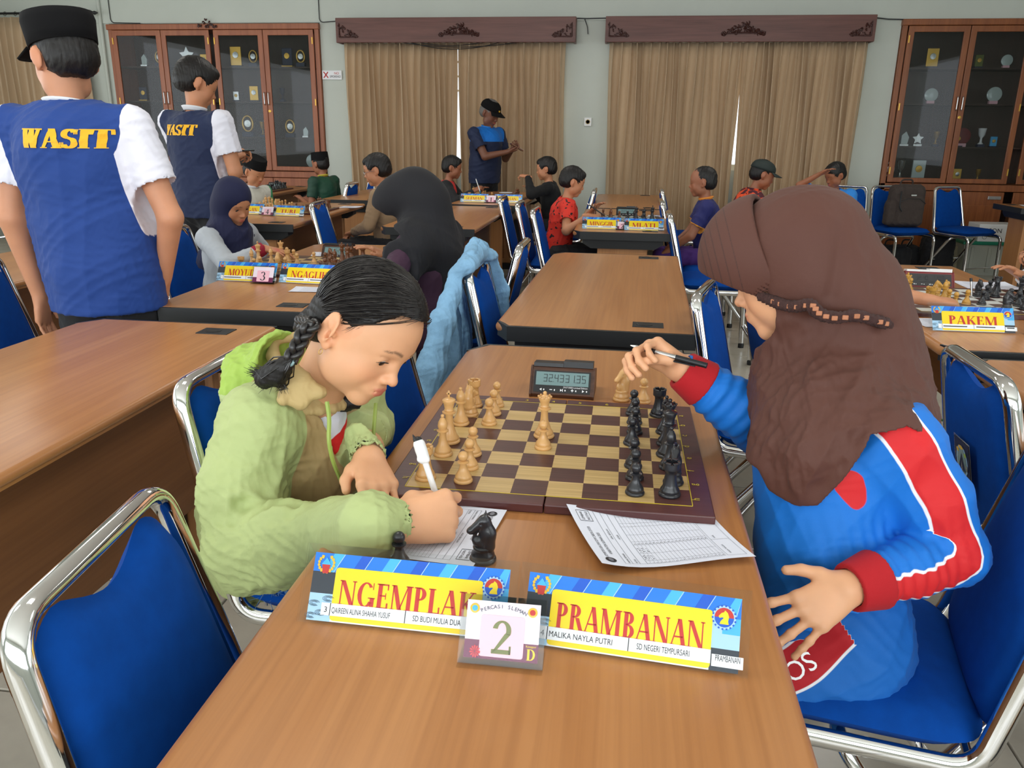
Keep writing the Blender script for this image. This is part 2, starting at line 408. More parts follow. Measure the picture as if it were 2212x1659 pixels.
def folds(P, sc=9, seed=0, aniso=(1, 1, 1)):
    """cloth creases: warped ridged sines, about -1..1"""
    r = np.random.default_rng(seed); a = np.array(aniso); out = 0; amp = 1.0; tot = 0
    q = P * sc * a
    for o in range(4):
        d1 = r.normal(size=3); d1 /= np.linalg.norm(d1); d2 = r.normal(size=3); d2 /= np.linalg.norm(d2)
        wv = np.sin(q @ d1 + 1.7 * np.sin(q @ d2 * .7 + r.uniform(0, 6)) + r.uniform(0, 6))
        out = out + amp * (1 - 2 * np.abs(wv) ** .8); tot += amp; amp *= .62; q = q * 1.7
    return out / tot
def skin(name, F, mats, parent=None, smooth=1, disp=None, mfn=None, attr=None, keep_mesh=False):
    V, Q = F.mesh(smooth)
    if len(V) == 0: return None
    if disp is not None: V = V + vnormals(V, Q) * np.asarray(disp(V))[:, None]
    me = bpy.data.meshes.new(name); me.vertices.add(len(V)); me.vertices.foreach_set('co', V.astype(np.float32).ravel())
    me.loops.add(len(Q) * 4); me.loops.foreach_set('vertex_index', Q.astype(np.int32).ravel())
    me.polygons.add(len(Q)); me.polygons.foreach_set('loop_start', np.arange(len(Q), dtype=np.int32) * 4)
    for m in (mats if isinstance(mats, (list, tuple)) else [mats]): me.materials.append(m)
    if mfn is not None: me.polygons.foreach_set('material_index', np.asarray(mfn(V[Q].mean(1)), np.int32))
    me.update(calc_edges=True); me.validate()
    me.polygons.foreach_set('use_smooth', np.ones(len(me.polygons), bool))
    if attr:
        for nm, f in attr.items():
            a = me.attributes.new(nm, 'FLOAT', 'POINT'); a.data.foreach_set('value', np.asarray(f(V), np.float32))
    return link(name, me, parent)
def Rz3(a): return np.array([[math.cos(a), -math.sin(a), 0], [math.sin(a), math.cos(a), 0], [0, 0, 1]])
def Rx3(a): return np.array([[1, 0, 0], [0, math.cos(a), -math.sin(a)], [0, math.sin(a), math.cos(a)]])
def Ry3(a): return np.array([[math.cos(a), 0, math.sin(a)], [0, 1, 0], [-math.sin(a), 0, math.cos(a)]])
# ================================================================ the setting
YW = 8.0
def struct(name, mb, mats, parent=None):
    o = mb.build(name, mats, parent)
    if parent is None: o['kind'] = 'structure'
    return o
fl = struct('floor', MB().box(-7.6, 5.6, -4.5, 8.2, -.12, -.012), M['grout'])
tm = MB().box(-.247, .247, -.247, .247, -.012, 0, bev=.003); first = None
TX = [1.015 + .5 * i - .25 for i in range(-16, 10)]; TY = [.606 + .5 * j - .25 for j in range(-9, 16)]
stuffm = MB()
for ty in TY:
    for tx in TX:
        near = -4.6 < tx < 4.2 and -.5 < ty < 8.1 and (ty > 1.2 or tx > -2.8) and (ty < 6.7 or -1 < tx < 4.2)
        if near:
            if first is None: first = tm.build('tile', M['tile'], fl, (tx, ty, 0))
            else:
                o = first.copy(); COL.objects.link(o); o.location = (tx, ty, 0)
        elif -7.5 < tx < 5.6 and -4.4 < ty < 8.1:
            stuffm.box(max(tx - .247, -7.6), min(tx + .247, 5.6), max(ty - .247, -4.5), min(ty + .247, 8), -.012, 0)
so = stuffm.build('outer_tiles', M['tile'], fl); so['kind'] = 'stuff'
WO = [(-3.0, -.62), (-.08, 2.40)]             # window openings in the back wall
b = MB(); zlo, zhi = .95, 2.25
NI = [(-5.905, -3.37), (2.805, 5.56)]                # niches that hold the built-in cabinets
for x0, x1 in ((-7.6, NI[0][0]), (NI[0][1], WO[0][0]), (WO[0][1], WO[1][0]), (WO[1][1], NI[1][0]), (NI[1][1], 5.7)): b.box(x0, x1, YW, YW + .2, 0, 3.4)
for x0, x1 in NI: b.box(x0, x1, YW, YW + .2, 2.46, 3.4); b.box(x0, x1, YW + .42, YW + .47, 0, 2.5)
for x0, x1 in NI:
    for xa in (x0 - .05, x1): b.box(xa, xa + .05, YW + .2, YW + .47, 0, 2.5)
    b.box(x0, x1, YW + .2, YW + .47, 2.455, 2.5); b.box(x0, x1, YW, YW + .47, -.05, 0)
for x0, x1 in WO: b.box(x0, x1, YW, YW + .2, 0, zlo); b.box(x0, x1, YW, YW + .2, zhi, 3.4)
struct('wall_back', b, M['wall'])
struct('ceiling', MB().box(-7.7, 5.7, -4.6, 8.2, 3.4, 3.5), M['ceiling'])
def winwall(name, horiz, pos, a0, a1, ops, out):
    """wall with openings along x (horiz) or y"""
    b = MB()
    def bx(p0, p1, z0, z1):
        if horiz: b.box(p0, p1, min(pos, pos + out), max(pos, pos + out), z0, z1)
        else: b.box(min(pos, pos + out), max(pos, pos + out), p0, p1, z0, z1)
    cur = a0
    for p0, p1 in ops:
        bx(cur, p0, 0, 3.4); bx(p0, p1, 0, .85); bx(p0, p1, 2.65, 3.4); cur = p1
    bx(cur, a1, 0, 3.4)
    return struct(name, b, M['wall'])
winwall('wall_front', True, -4.5, -7.7, 5.7, [(-6.4, -4.2), (-3.2, -1.0), (0.0, 2.2), (3.0, 5.0)], -.15)
winwall('wall_left', False, -7.6, -4.6, 8.2, [(-3.5, -1.5), (-.6, 1.4), (2.4, 4.4)], -.15)
winwall('wall_right', False, 5.6, -4.6, 8.2, [(-3.0, -1.0), (-.2, 1.8)], .15)
M['frame_paint'] = mat('window_frame_paint', srgb(225, 225, 215), .5)
M['win_glass'] = glassy('window_glass', (.98, .99, .99), .5, .1)
wn = 0
for (x0, x1) in WO:
    wn += 1; y0, y1 = YW + .05, YW + .11; b = MB()
    b.box(x0, x1, y0, y1, zlo, zlo + .06); b.box(x0, x1, y0, y1, zhi - .06, zhi)
    for k in range(6):
        xx = x0 + (x1 - x0 - .06) * k / 5; b.box(xx, xx + .06, y0, y1, zlo, zhi)
    for z in (1.75, 1.9, 2.05): b.box(x0, x1, y0 + .01, y1 - .01, z, z + .02)
    wo = struct('window_%d' % wn, b, M['frame_paint'])
    for k in range(5):
        xa = x0 + (x1 - x0 - .06) * k / 5 + .06; xb = x0 + (x1 - x0 - .06) * (k + 1) / 5
        MB().box(xa, xb, y0 + .025, y0 + .03, zlo + .06, zhi - .06).build('pane', M['win_glass'], wo)
# front windows: frames and the curtains tied back there (seen as reflections in the cabinet doors)
for (x0, x1) in [(-6.4, -4.2), (-3.2, -1.0), (0.0, 2.2), (3.0, 5.0)]:
    wn += 1; b = MB(); y0, y1 = -4.6, -4.54
    for z in (.85, 1.9, 2.6): b.box(x0, x1, y0, y1, z, z + .05)
    for k in range(4): xx = x0 + (x1 - x0 - .05) * k / 3; b.box(xx, xx + .05, y0, y1, .85, 2.65)
    struct('window_%d' % wn, b, M['frame_paint'])
# service pipe in the left corner, cable along the valances, ledge of the upper wall
struct('trim_1', MB().tube([(-5.985, 7.97, 0), (-5.985, 7.97, 3.4)], .02, 8), M['wall'])
struct('trim_2', MB().box(-7.6, 5.6, 7.985, 8, 2.465, 3.4), M['wall'])
struct('baseboard_back', MB().box(-7.6, 2.8, 7.985, 8, 0, .1), mat('baseboard', srgb(120, 110, 96), .5))
cab = MB()
cab.tube(bez([(-5.86, 7.975, 3.4), (-5.86, 7.975, 2.47), (-5.5, 7.975, 2.462)], r=.05), .005, 6)
o = cab.build('wall_cable', M['black_plastic']); tag(o, 'thin dark cable running down the wall to the left cabinet top', 'cable')
cab = MB(); cab.tube(bez([(-3.36, 7.975, 3.4), (-3.36, 7.975, 2.46), (-3.14, 7.975, 2.475), (-3.1, 7.975, 2.485)], r=.05), .005, 6)
tag(cab.build('wall_cable', M['black_plastic']), 'thin dark cable coming down between left cabinet and the first pelmet', 'cable')
cab = MB(); cab.tube([(-.5, 7.975, 2.488), (-.4, 7.975, 2.484), (-.19, 7.975, 2.488)], .006, 6); cab.tube(bez([(-.42, 7.97, 2.484), (-.385, 7.965, 2.40), (-.378, 7.965, 2.33)], r=.03), .005, 6)
tag(cab.build('wall_cable', M['black_plastic']), 'dark cable with a hanging loose end between the two pelmets', 'cable')
cab = MB(); cab.tube([(2.51, 7.975, 2.48), (2.66, 7.975, 2.462), (2.82, 7.975, 2.458)], .006, 6)
tag(cab.build('wall_cable', M['black_plastic']), 'dark cable from the right pelmet to the right cabinet', 'cable')
# ---------------------------------------------------------------- pelmets with carved ornaments
def carving(kind, parent, x, z, w_, h_, flip=1):
    b = MB(); r = random.Random(3)
    if kind == 'mid':
        for k in range(46):
            u = r.uniform(-1, 1); hh = (1 - abs(u)) ** 1.1 * h_; zz = r.uniform(0, max(hh, .01)); q = Vector((x + u * w_ / 2, 0, z + zz))
            a = r.uniform(0, 6.28); pts = [(q.x + .018 * t * math.cos(a + t * 2.2), 7.80 - .006 * math.sin(t * 3), q.z + .018 * t * math.sin(a + t * 2.2)) for t in (0, .4, .8, 1.2, 1.5)]
            b.tube(pts, [.011, .010, .008, .006, .003], 5)
        b.tube([(x - w_ / 2, 7.802, z), (x, 7.802, z + .01), (x + w_ / 2, 7.802, z)], [.004, .01, .004], 5)
    else:
        for k in range(34):
            u = r.random(); v = r.random() * (1 - u) ** .8
            q = Vector((x + flip * u * w_, 0, z + v * h_)); a = r.uniform(0, 6.28)
            pts = [(q.x + .015 * t * math.cos(a + t * 2.2), 7.80, q.z + .015 * t * math.sin(a + t * 2.2)) for t in (0, .4, .8, 1.2)]
            b.tube(pts, [.010, .009, .007, .003], 5)
        b.tube([(x, 7.802, z), (x + flip * w_, 7.802, z)], [.009, .004], 5); b.tube([(x, 7.802, z), (x, 7.802, z + h_)], [.009, .004], 5)
    return b.build('carved_ornament', M['carving'], parent)
def pelmet(x0, x1, label):
    e = empty('pelmet', ((x0 + x1) / 2, 7.9, 2.24)); tag(e, label, 'pelmet', 'pelmets over the curtains')
    def ch(mb, n, m): o = mb.build(n, m, e); o.matrix_parent_inverse = Matrix.Translation(-Vector(e.location)); return o
    ch(MB().box(x0, x1, 7.81, 7.835, 2.235, 2.485, bev=.004), 'front_board', M['valance'])
    ch(MB().box(x0, x1, 7.835, 7.998, 2.465, 2.485), 'top_board', M['valance'])
    ch(MB().box(x0, x0 + .02, 7.835, 7.998, 2.235, 2.465), 'side_board', M['valance']); ch(MB().box(x1 - .02, x1, 7.835, 7.998, 2.235, 2.465), 'side_board', M['valance'])
    for args in (('mid', None, (x0 + x1) / 2 + .06, 2.31, .42, .13), ('c', None, x0 + .04, 2.29, .2, .14, 1), ('c', None, x1 - .04, 2.29, .2, .14, -1)):
        o = carving(args[0], e, *args[2:]); o.matrix_parent_inverse = Matrix.Translation(-Vector(e.location))
pelmet(-3.12, -.50, 'dark reddish wooden pelmet with carved ornaments over the left curtains, loose wires hanging under it')
pelmet(-.19, 2.51, 'dark reddish wooden pelmet with carved ornaments over the right curtains, sun-faded at its right end')
b = MB()
for dz, xs in ((.05, (-2.4, -1.8, -1.1)), (.07, (-2.3, -1.75, -1.3)), (.035, (-2.2, -1.9, -1.5))):
    b.tube([(xs[0] + (xs[2] - xs[0]) * t, 7.83, 2.24 - dz * 4 * t * (1 - t)) for t in np.linspace(0, 1, 14)], .004, 5)
tag(b.build('hanging_wires', M['black_plastic']), 'dark wires sagging below the left pelmet in front of the curtain', 'wires')
# ---------------------------------------------------------------- pleated curtains
def curtain(x0, x1, z0, z1, y, npl, label, name='curtain', seed=1, parts=None, lean=0, grp='beige pleated curtains'):
    r = np.random.default_rng(seed); ph = np.cumsum(r.uniform(.75, 1.25, npl + 1)); ph = (ph - ph[0]) / (ph[-1] - ph[0])
    am = r.uniform(.7, 1.2, npl + 1)
    def fn(u, v):
        k = np.interp(u, ph, np.arange(npl + 1)); i = int(min(k, npl - 1)); a = am[i]
        top = 1 - .25 * min(1, max(0, (v - .85) / .15)); sh = (.5 - .5 * math.cos(2 * PI * k))
        sh = sh ** 1.25
        dx = .018 * math.sin(2 * PI * k) * (1 - .4 * v)
        wv = .012 * math.sin(v * 5 + k * 1.3)
        return (x0 + (x1 - x0) * u + dx + wv + lean * (1 - v) * math.sin(PI * u), y - .105 * a * sh * top - .015, z0 + (z1 - z0) * v)
    b = MB().grid(fn, npl * 9 + 1, 14)
    o = b.build(name, M['curtain'], sharp=False); tag(o, label, 'curtain', grp)
    sol = o.modifiers.new('t', 'SOLIDIFY'); sol.thickness = .002
    return o
curtain(-3.06, -1.80, .06, 2.24, 7.94, 17, 'left half of the left beige pleated curtain pair, next to the no smoking sign', seed=1)
curtain(-1.77, -.60, .06, 2.24, 7.93, 15, 'right half of the left beige pleated curtain pair, behind the man in the black cap', seed=2)
curtain(-.13, 1.24, .06, 2.24, 7.94, 17, 'left half of the right beige pleated curtain pair, above the table with the MINGGIR plate', seed=3)
curtain(1.255, 2.47, .06, 2.24, 7.93, 17, 'right half of the right beige pleated curtain pair, beside the right cabinet', seed=4)
curtain(-7.5, -6.15, .06, 2.52, 7.90, 14, 'beige pleated curtain hanging from a rod at the far left corner', seed=5)
e = empty('curtain_rod', (-6.6, 7.86, 2.56)); tag(e, 'dark metal curtain rod with a leaf finial at the far left', 'rod')
MB().tube([(-1.0, 0, 0), (.5, 0, 0)], .012, 8).build('rod', M['black_metal'], e)
MB().lathe([(.004, 0), (.02, .02), (.035, .05), (.03, .08), (.015, .11), (.022, .13), (.004, .17)], 12).xf(Matrix.Translation((.5, 0, 0)) @ Matrix.Rotation(PI / 2, 4, 'Y')).build('finial', M['black_metal'], e)
for k in range(9): MB().tube([( -.75 + k * .13 + .004 * math.sin(a), .02 * math.cos(a), -.004 + .022 * math.sin(a)) for a in np.linspace(0, 2 * PI, 12, endpoint=False)], .003, 5, closed=True).build('curtain_ring', M['black_metal'], e)
# ---------------------------------------------------------------- sign, socket
e = empty('no_smoking_sign', (-3.25, 7.985, 1.915)); tag(e, 'white NO SMOKING sign with a red cross on the wall', 'sign')
MB().box(-.115, .115, -.006, .006, -.048, .048, bev=.003).build('board', M['white'], e)
b = MB(); t = .007
b.tube([(-.095, -.007, -.03), (-.045, -.007, .032)], .006, 6); b.tube([(-.095, -.007, .032), (-.045, -.007, -.03)], .006, 6)
b.build('red_cross', M['red_ink'], e)
b = MB(); text_mesh('NO', .036, b, 0, (.055, -.0075, .006), (1, 0, 0), (0, 0, 1), 'CENTER'); b.build('red_lettering', M['red_ink'], e)
b = MB(); text_mesh('SMOKING!', .034, b, 0, (.04, -.0075, -.028), (1, 0, 0), (0, 0, 1), 'CENTER', .125); b.build('black_lettering', M['ink'], e)
e = empty('wall_socket', (-.345, 7.985, 1.44)); tag(e, 'white square wall socket between the two curtain pairs', 'socket')
MB().box(-.04, .04, -.008, .008, -.045, .045, bev=.004).build('cover_plate', M['white_plastic'], e)
MB().lathe([(.001, 0), (.024, 0), (.026, .004), (.02, .004), (.018, -.003), (.001, -.003)], 16).xf(Matrix.Translation((0, -.008, 0)) @ Matrix.Rotation(PI / 2, 4, 'X')).build('socket_insert', mat('socket_yellowed', srgb(200, 176, 130), .5), e)
# ---------------------------------------------------------------- ceiling fill lights are added, no fixtures built
for (x_, y_) in ((-4.4, 0.6), (-1.2, .6), (2.0, .6), (-4.4, 4.4), (-1.2, 4.4), (2.0, 4.4)):
    pass
# ---------------------------------------------------------------- display cabinets
def cabinet(x0, x1, doors, label, mw_, zt=2.455, shelves=(), knobs=True, crest=None):
    yf, yb = 7.96, 8.40; e = empty('display_cabinet', ((x0 + x1) / 2, yf, 0)); tag(e, label, 'cabinet')
    inv = Matrix.Translation(-Vector(e.location))
    def ch(mb, n, m, par=None):
        o = mb.build(n, m, par or e)
        if par is None: o.matrix_parent_inverse = inv
        return o
    b = MB(); b.box(x0, x0 + .05, yf, yb, 0, zt, bev=.004); b.box(x1 - .05, x1, yf, yb, 0, zt, bev=.004)
    b.box(x0 - .01, x1 + .01, yf - .02, yb, zt - .06, zt, bev=.006); b.box(x0, x1, yf, yb, .78, .85, bev=.004); b.box(x0, x1, yf, yb, 0, .08)
    ch(b, 'carcass', mw_)
    ch(MB().box(x0 + .05, x1 - .05, yb - .02, yb - .005, .08, zt - .06), 'back_panel', M['cab_in'])
    for z in shelves: ch(MB().box(x0 + .05, x1 - .05, yf + .08, yb - .02, z - .008, z + .008), 'shelf', M['win_glass'] if False else M['cab_in'])
    for i, (a, c) in enumerate(doors):
        z0, z1 = .86, zt - .065; fw = .058; b = MB()
        b.box(a, c, yf - .022, yf, z1 - fw, z1, bev=.004); b.box(a, c, yf - .022, yf, z0, z0 + fw - .01, bev=.004)
        b.box(a, a + fw, yf - .0225, yf, z0, z1, bev=.004); b.box(c - fw, c, yf - .0225, yf, z0, z1, bev=.004)
        d = ch(b, 'door', mw_)
        g = MB().box(a + fw - .01, c - fw + .01, yf - .013, yf - .009, z0 + .03, z1 - .04).build('pane', M['glass'], d)
        hx = (c - .022) if i % 2 == 0 else (a + .022)
        h = MB().tube(bez([(hx, yf - .02, 1.59), (hx, yf - .045, 1.59), (hx, yf - .045, 1.72), (hx, yf - .02, 1.72)], r=.01), .006, 8).build('handle', M['silver'], d)
        ox = a + .012 if i % 2 == 0 else c - .012
        for z in (2.27, 1.62, .98): MB().box(ox - .006, ox + .006, yf - .03, yf - .02, z - .035, z + .035).build('hinge', M['gold'], d)
        if i % 2: MB().lathe([(.016, 0), (.016, .006), (.004, .008)], 12).xf(Matrix.Translation((a + .022, yf - .022, 1.52)) @ Matrix.Rotation(PI / 2, 4, 'X')).build('keyhole', M['gold'], d)
        # lower solid door
        b = MB(); b.box(a, c, yf - .02, yf, .10, .775, bev=.004)
        ld = ch(b, 'lower_door', mw_)
        MB().box(a + .06, c - .06, yf - .03, yf - .018, .16, .64, bev=.012).build('raised_panel', mw_, ld)
        if i % 2: MB().box(c - .16, c - .03, yf - .034, yf - .02, .70, .735, bev=.004).build('label_holder', M['silver'], ld)
    if crest is not None:
        b = MB(); r = random.Random(9)
        for k in range(26):
            u = r.uniform(-1, 1); hh = (1 - abs(u)) * .085; q = (crest + u * .12, r.uniform(0, hh))
            a = r.uniform(0, 6.28); b.tube([(q[0] + .014 * t * math.cos(a + 2 * t), yf - .03, zt - .03 + q[1] + .014 * t * math.sin(a + 2 * t)) for t in (0, .5, 1, 1.4)], [.012, .011, .008, .003], 5)
        ch(b, 'carved_crest', M['carving'])
    return e
def cx(x): return x
cabinet(cx(-5.90), cx(-3.375), [(cx(-5.85), cx(-5.25)), (cx(-5.245), cx(-4.66)), (cx(-4.61), cx(-4.025)), (cx(-4.02), cx(-3.43))],
        'reddish wooden glass-door trophy cabinet on the left, behind the standing referees', M['cabr'], zt=2.45, shelves=(2.0, 1.62, 1.225), crest=cx(-4.68))
cabinet(cx(2.81), cx(5.55), [(cx(2.865), cx(3.455)), (cx(3.462), cx(4.06)), (cx(4.15), cx(4.78)), (cx(4.79), cx(5.45))],
        'brown wooden glass-door trophy cabinet on the right, behind the empty chairs', M['cab'], zt=2.46, shelves=(2.0, 1.65, 1.22))
# trophies and plaques: one builder per kind
def trophy(kind, x, zb, label, col, s=1.0, y=8.08):
    e = empty('trophy' if kind in ('cup', 'ring', 'crystal', 'star') else 'plaque', (x, y, zb)); m = M[col]
    tag(e, label, 'trophy' if kind in ('cup', 'ring', 'crystal', 'star') else 'plaque', 'trophies and plaques in the cabinets')
    if kind == 'plaque':
        MB().box(-.055 * s, .055 * s, -.012, .012, .012, .18 * s, bev=.004).build('board', m, e); MB().box(-.06 * s, .06 * s, -.03, .03, 0, .012, bev=.003).build('base', M['navy_box'] if col != 'navy_box' else M['gold'], e)
        MB().lathe([(.001, 0), (.03 * s, 0), (.028 * s, .006), (.001, .008)], 14).xf(Matrix.Translation((0, -.012, .105 * s)) @ Matrix.Rotation(PI / 2, 4, 'X')).build('medallion', M['silver'] if col == 'gold' else M['gold'], e)
    elif kind == 'ring':
        MB().tube([(.055 * s * math.cos(a), 0, .13 * s + .075 * s * math.sin(a)) for a in np.linspace(0, 2 * PI, 24, endpoint=False)], .012 * s, 8, closed=True).build('ring', m, e)
        MB().lathe([(.001, 0), (.04 * s, 0), (.035 * s, .01), (.001, .012)], 16).xf(Matrix.Translation((0, 0, .13 * s)) @ Matrix.Rotation(PI / 2, 4, 'X')).build('medallion', M['silver'], e)
        MB().box(-.06 * s, .06 * s, -.03, .03, 0, .05 * s, bev=.004).build('base', M['navy_box'], e)
    elif kind == 'cup':
        MB().lathe([(.03 * s, .03 * s), (.012 * s, .05 * s), (.01 * s, .09 * s), (.03 * s, .12 * s), (.04 * s, .19 * s), (.036 * s, .19 * s), (.02 * s, .13 * s)], 16).build('cup', m, e)
        MB().box(-.035 * s, .035 * s, -.03, .03, 0, .03 * s, bev=.003).build('base', M['navy_box'], e)
    elif kind == 'crystal':
        MB().prism([(-.03 * s, .02), (.035 * s, .02), (.045 * s, .09 * s), (.01 * s, .15 * s), (-.03 * s, .11 * s)], 'y', -.012, .012).build('glass_block', m, e)
        MB().box(-.045 * s, .045 * s, -.025, .025, 0, .022, bev=.003).build('base', M['silver'], e)
    elif kind == 'star':
        P = [((.07 if k % 2 == 0 else .035) * s * math.cos(PI / 2 + k * PI / 5), .09 * s + (.07 if k % 2 == 0 else .035) * s * math.sin(PI / 2 + k * PI / 5)) for k in range(10)]
        MB().prism(P, 'y', -.01, .01).build('star', m, e); MB().box(-.05 * s, .05 * s, -.025, .025, 0, .025, bev=.003).build('base', M['silver'], e)
    elif kind == 'disc':
        MB().lathe([(.001, 0), (.07 * s, 0), (.07 * s, .012), (.055 * s, .016), (.001, .014)], 24).xf(Matrix.Translation((0, 0, .09 * s)) @ Matrix.Rotation(PI / 2, 4, 'X')).build('plate', m, e)
        MB().box(-.04 * s, .04 * s, -.02, .02, 0, .03 * s, bev=.003).build('base', M['pink'], e)
    return e
def put(kind, px, zb, what, col, s=1.0): trophy(kind, aty(px, 200 if zb < 1.9 else 100, 8.08).x, zb, what, col, s)
put('crystal', 308, 2.008, 'small pale trophy on the top shelf, leftmost in the left cabinet', 'crystal', .9)
put('ring', 341, 2.008, 'gold ring trophy on the top shelf behind the first door of the left cabinet', 'gold', .8)
put('star', 402, 2.008, 'tall silver star-shaped trophy on the top shelf of the left cabinet', 'silver', 1.35)
put('plaque', 438, 2.008, 'small gold plaque beside the silver star trophy', 'gold', .75)
put('plaque', 508, 2.008, 'large gold rectangular plaque on the top shelf behind the third door', 'gold', 1.2)
put('ring', 545, 2.008, 'dull gold wreath trophy on the top shelf, right of the large gold plaque', 'gold', .85)
put('plaque', 619, 2.008, 'dark navy plaque with a gold badge on the top shelf behind the fourth door', 'navy_box', 1.1)
put('ring', 648, 2.008, 'small gold ring trophy at the right end of the top shelf, left cabinet', 'gold', .85)
put('plaque', 310, 1.628, 'dark framed plaque on the second shelf behind the first door', 'navy_box', .85)
put('plaque', 510, 1.628, 'small silver plaque on the second shelf behind the third door', 'silver', .62)
put('plaque', 549, 1.628, 'gold plaque with an emblem on the second shelf behind the third door', 'gold', .95)
put('cup', 610, 1.628, 'dark cup on the second shelf behind the fourth door', 'navy_box', .8)
put('ring', 530, 1.233, 'gold teardrop ring trophy on a navy base, third shelf of the left cabinet', 'gold', 1.15)
put('cup', 562, 1.233, 'crystal and gold cup beside the gold teardrop trophy', 'gold', .9)
put('ring', 622, 1.233, 'gold shield trophy on the third shelf behind the fourth door', 'gold', .95)
put('crystal', 655, 1.233, 'glass trophy at the right end of the third shelf, left cabinet', 'crystal', .8)
put('disc', 667, .87, 'round plate on the bottom shelf of the left cabinet, right end', 'crystal', 1.1)
put('plaque', 2018, 2.008, 'gold square plaque on the top shelf of the right cabinet', 'gold', 1.05)
put('plaque', 2120, 2.008, 'greenish plaque on the top shelf, second door of the right cabinet', 'olive', .7)
put('disc', 2180, 2.008, 'silver shield on the top shelf, second door of the right cabinet', 'crystal', .8)
put('disc', 2012, 1.658, 'round teal plate on the second shelf of the right cabinet', 'crystal', .95)
put('disc', 2148, 1.658, 'round pale plate with a pink base on the second shelf of the right cabinet', 'crystal', 1.05)
put('disc', 2094, 1.228, 'large dark round plate standing behind the second door of the right cabinet', 'red_plastic', 1.2)
put('crystal', 1968, 1.228, 'glass trophy at the left end of the third shelf, right cabinet', 'crystal', 1.0)
put('star', 1998, 1.228, 'triangular silver trophy on the third shelf, right cabinet', 'silver', .85)
put('cup', 2038, 1.228, 'small gold cup on the third shelf beside the door frame of the right cabinet', 'gold', .8)
put('plaque', 2086, 1.228, 'black and white picture plaque on the third shelf, right cabinet', 'silver', .8)
put('cup', 2137, 1.228, 'bright white and gold trophy on the third shelf, right cabinet', 'white', 1.0)
put('plaque', 2165, 1.228, 'small yellow and blue plaque on the third shelf, right cabinet', 'plate_cyan', .6)
put('ring', 1944, .87, 'white carved ring ornament on the bottom shelf of the right cabinet', 'white', .9)
put('plaque', 2010, .87, 'pale picture frame on the bottom shelf of the right cabinet', 'crystal', 1.2)
put('cup', 1970, .87, 'slender glass trophy on the bottom shelf beside the white ring', 'silver', 1.1)
put('plaque', 2097, .87, 'gold patterned plaque on the bottom shelf, second door of the right cabinet', 'gold', .75)
put('cup', 2144, .87, 'small gold cup on the bottom shelf, second door of the right cabinet', 'gold', .7)
# ================================================================ desks
def desk_parts():
    e = empty('desk', (0, 0, 0))
    W, Lh, T = .30, .80, .032
    # bullnose long edges: profile in x/z extruded along y, wood
    P = []
    for k in range(9):
        a = PI / 2 + PI * k / 8 * .85; P.append((-W + .018 + .018 * math.cos(a), .75 - .018 + .018 * math.sin(a)))
    P += [(-W + .03, .75 - T), (W - .012, .75 - T)]
    for k in range(7):
        a = -PI / 2 + PI * k / 6; P.append((W - .012 + .012 * math.cos(a), .75 - .012 + .012 * math.sin(a)))
    # the left corners of the top are cut off: the profile is swept with its left edge moving in near the ends
    b = MB(); Pr = P[::-1]; n = len(Pr); ys = [-Lh + .004, -Lh + .06, Lh - .06, Lh - .004]; ins = [.042, 0, 0, .042]
    V = [(px + (ins[k] if px < 0 else 0), ys[k], pz) for k in range(4) for px, pz in Pr]
    b.add(V, [(k * n + i, k * n + (i + 1) % n, (k + 1) * n + (i + 1) % n, (k + 1) * n + i) for k in range(3) for i in range(n)], 0, True)
    b.add(V[:n], [tuple(range(n))[::-1]]); b.add(V[-n:], [tuple(range(n))]); b.build('desk_top', M['wood_top'], e)
    for s in (-1, 1):
        y0, y1 = (-Lh - .012, -Lh + .004) if s < 0 else (Lh - .004, Lh + .012)
        Q = [(-W + .005, s * (Lh - .062)), (-W + .046, s * (Lh + .010)), (W - .002, s * (Lh + .010)), (W - .002, s * (Lh - .004)), (-W + .05, s * (Lh - .004)), (-W + .015, s * (Lh - .066))]
        MB().prism(Q if s > 0 else Q, 'z', .75 - T - .014, .7492).build('end_edging', M['black_edge'], e)
    for s in (-1, 1):       # black bearer under each end, wooden leg panel, post, foot
        y = s * (Lh - .10)
        MB().prism([(-.24, .705), (.24, .705), (.24, .675), (.19, .645), (-.19, .645), (-.24, .675)], 'y', y - .045, y + .045).build('bearer', M['black_edge'], e)
        MB().box(-.15, .15, s * (Lh - .10) - .02, s * (Lh - .10) + .02, .06, .65, bev=.004).build('leg_panel', M['wood_leg'], e)
        MB().box(-.03, .03, s * (Lh - .16) - .03, s * (Lh - .16) + .03, .06, .66, bev=.004).build('post', M['black_metal'], e)
        MB().prism([(-.27, 0), (.27, 0), (.27, .02), (.2, .06), (-.2, .06), (-.27, .02)], 'y', y - .055, y + .055).build('foot', M['black_metal'], e)
    MB().box(.135, .155, -Lh + .17, Lh - .17, .30, .716, bev=.002).build('modesty_panel', M['wood_panel'], e)
    for s in (-1, 1):
        for t in (1,):
            g = MB(); gx, gy = .16, s * (Lh - .09)
            g.box(gx - .046, gx + .046, gy - .032, gy + .032, .748, .7525, bev=.001)
            gg = g.build('cable_grommet', M['black_plastic'], e)
            MB().lathe([(.024, 0), (.024, .001), (.021, .0022), (.006, .0008)], 20, c=(gx - .01, gy, .7525)).build('grommet_ring', M['black_metal'], gg)
    return e
D0 = desk_parts(); used = [False]
def desk(x, y, rz, label, grom=True):
    o = D0 if not used[0] else copy_tree(D0); used[0] = True
    o.location = (x, y, 0); o.rotation_euler = (0, 0, rz); tag(o, label, 'desk', 'wooden desks'); return o
DG = lambda a: math.radians(a)
desk(0.0, -.105, 0, 'foreground wooden desk carrying the chessboard and the NGEMPLAK and PRAMBANAN plates')
desk(.045, 1.765, -1.5 * PI / 180, 'empty wooden desk directly behind the foreground board')
desk(.10, 4.29, 0, 'wooden desk under the MINGGIR and MLATI plates')
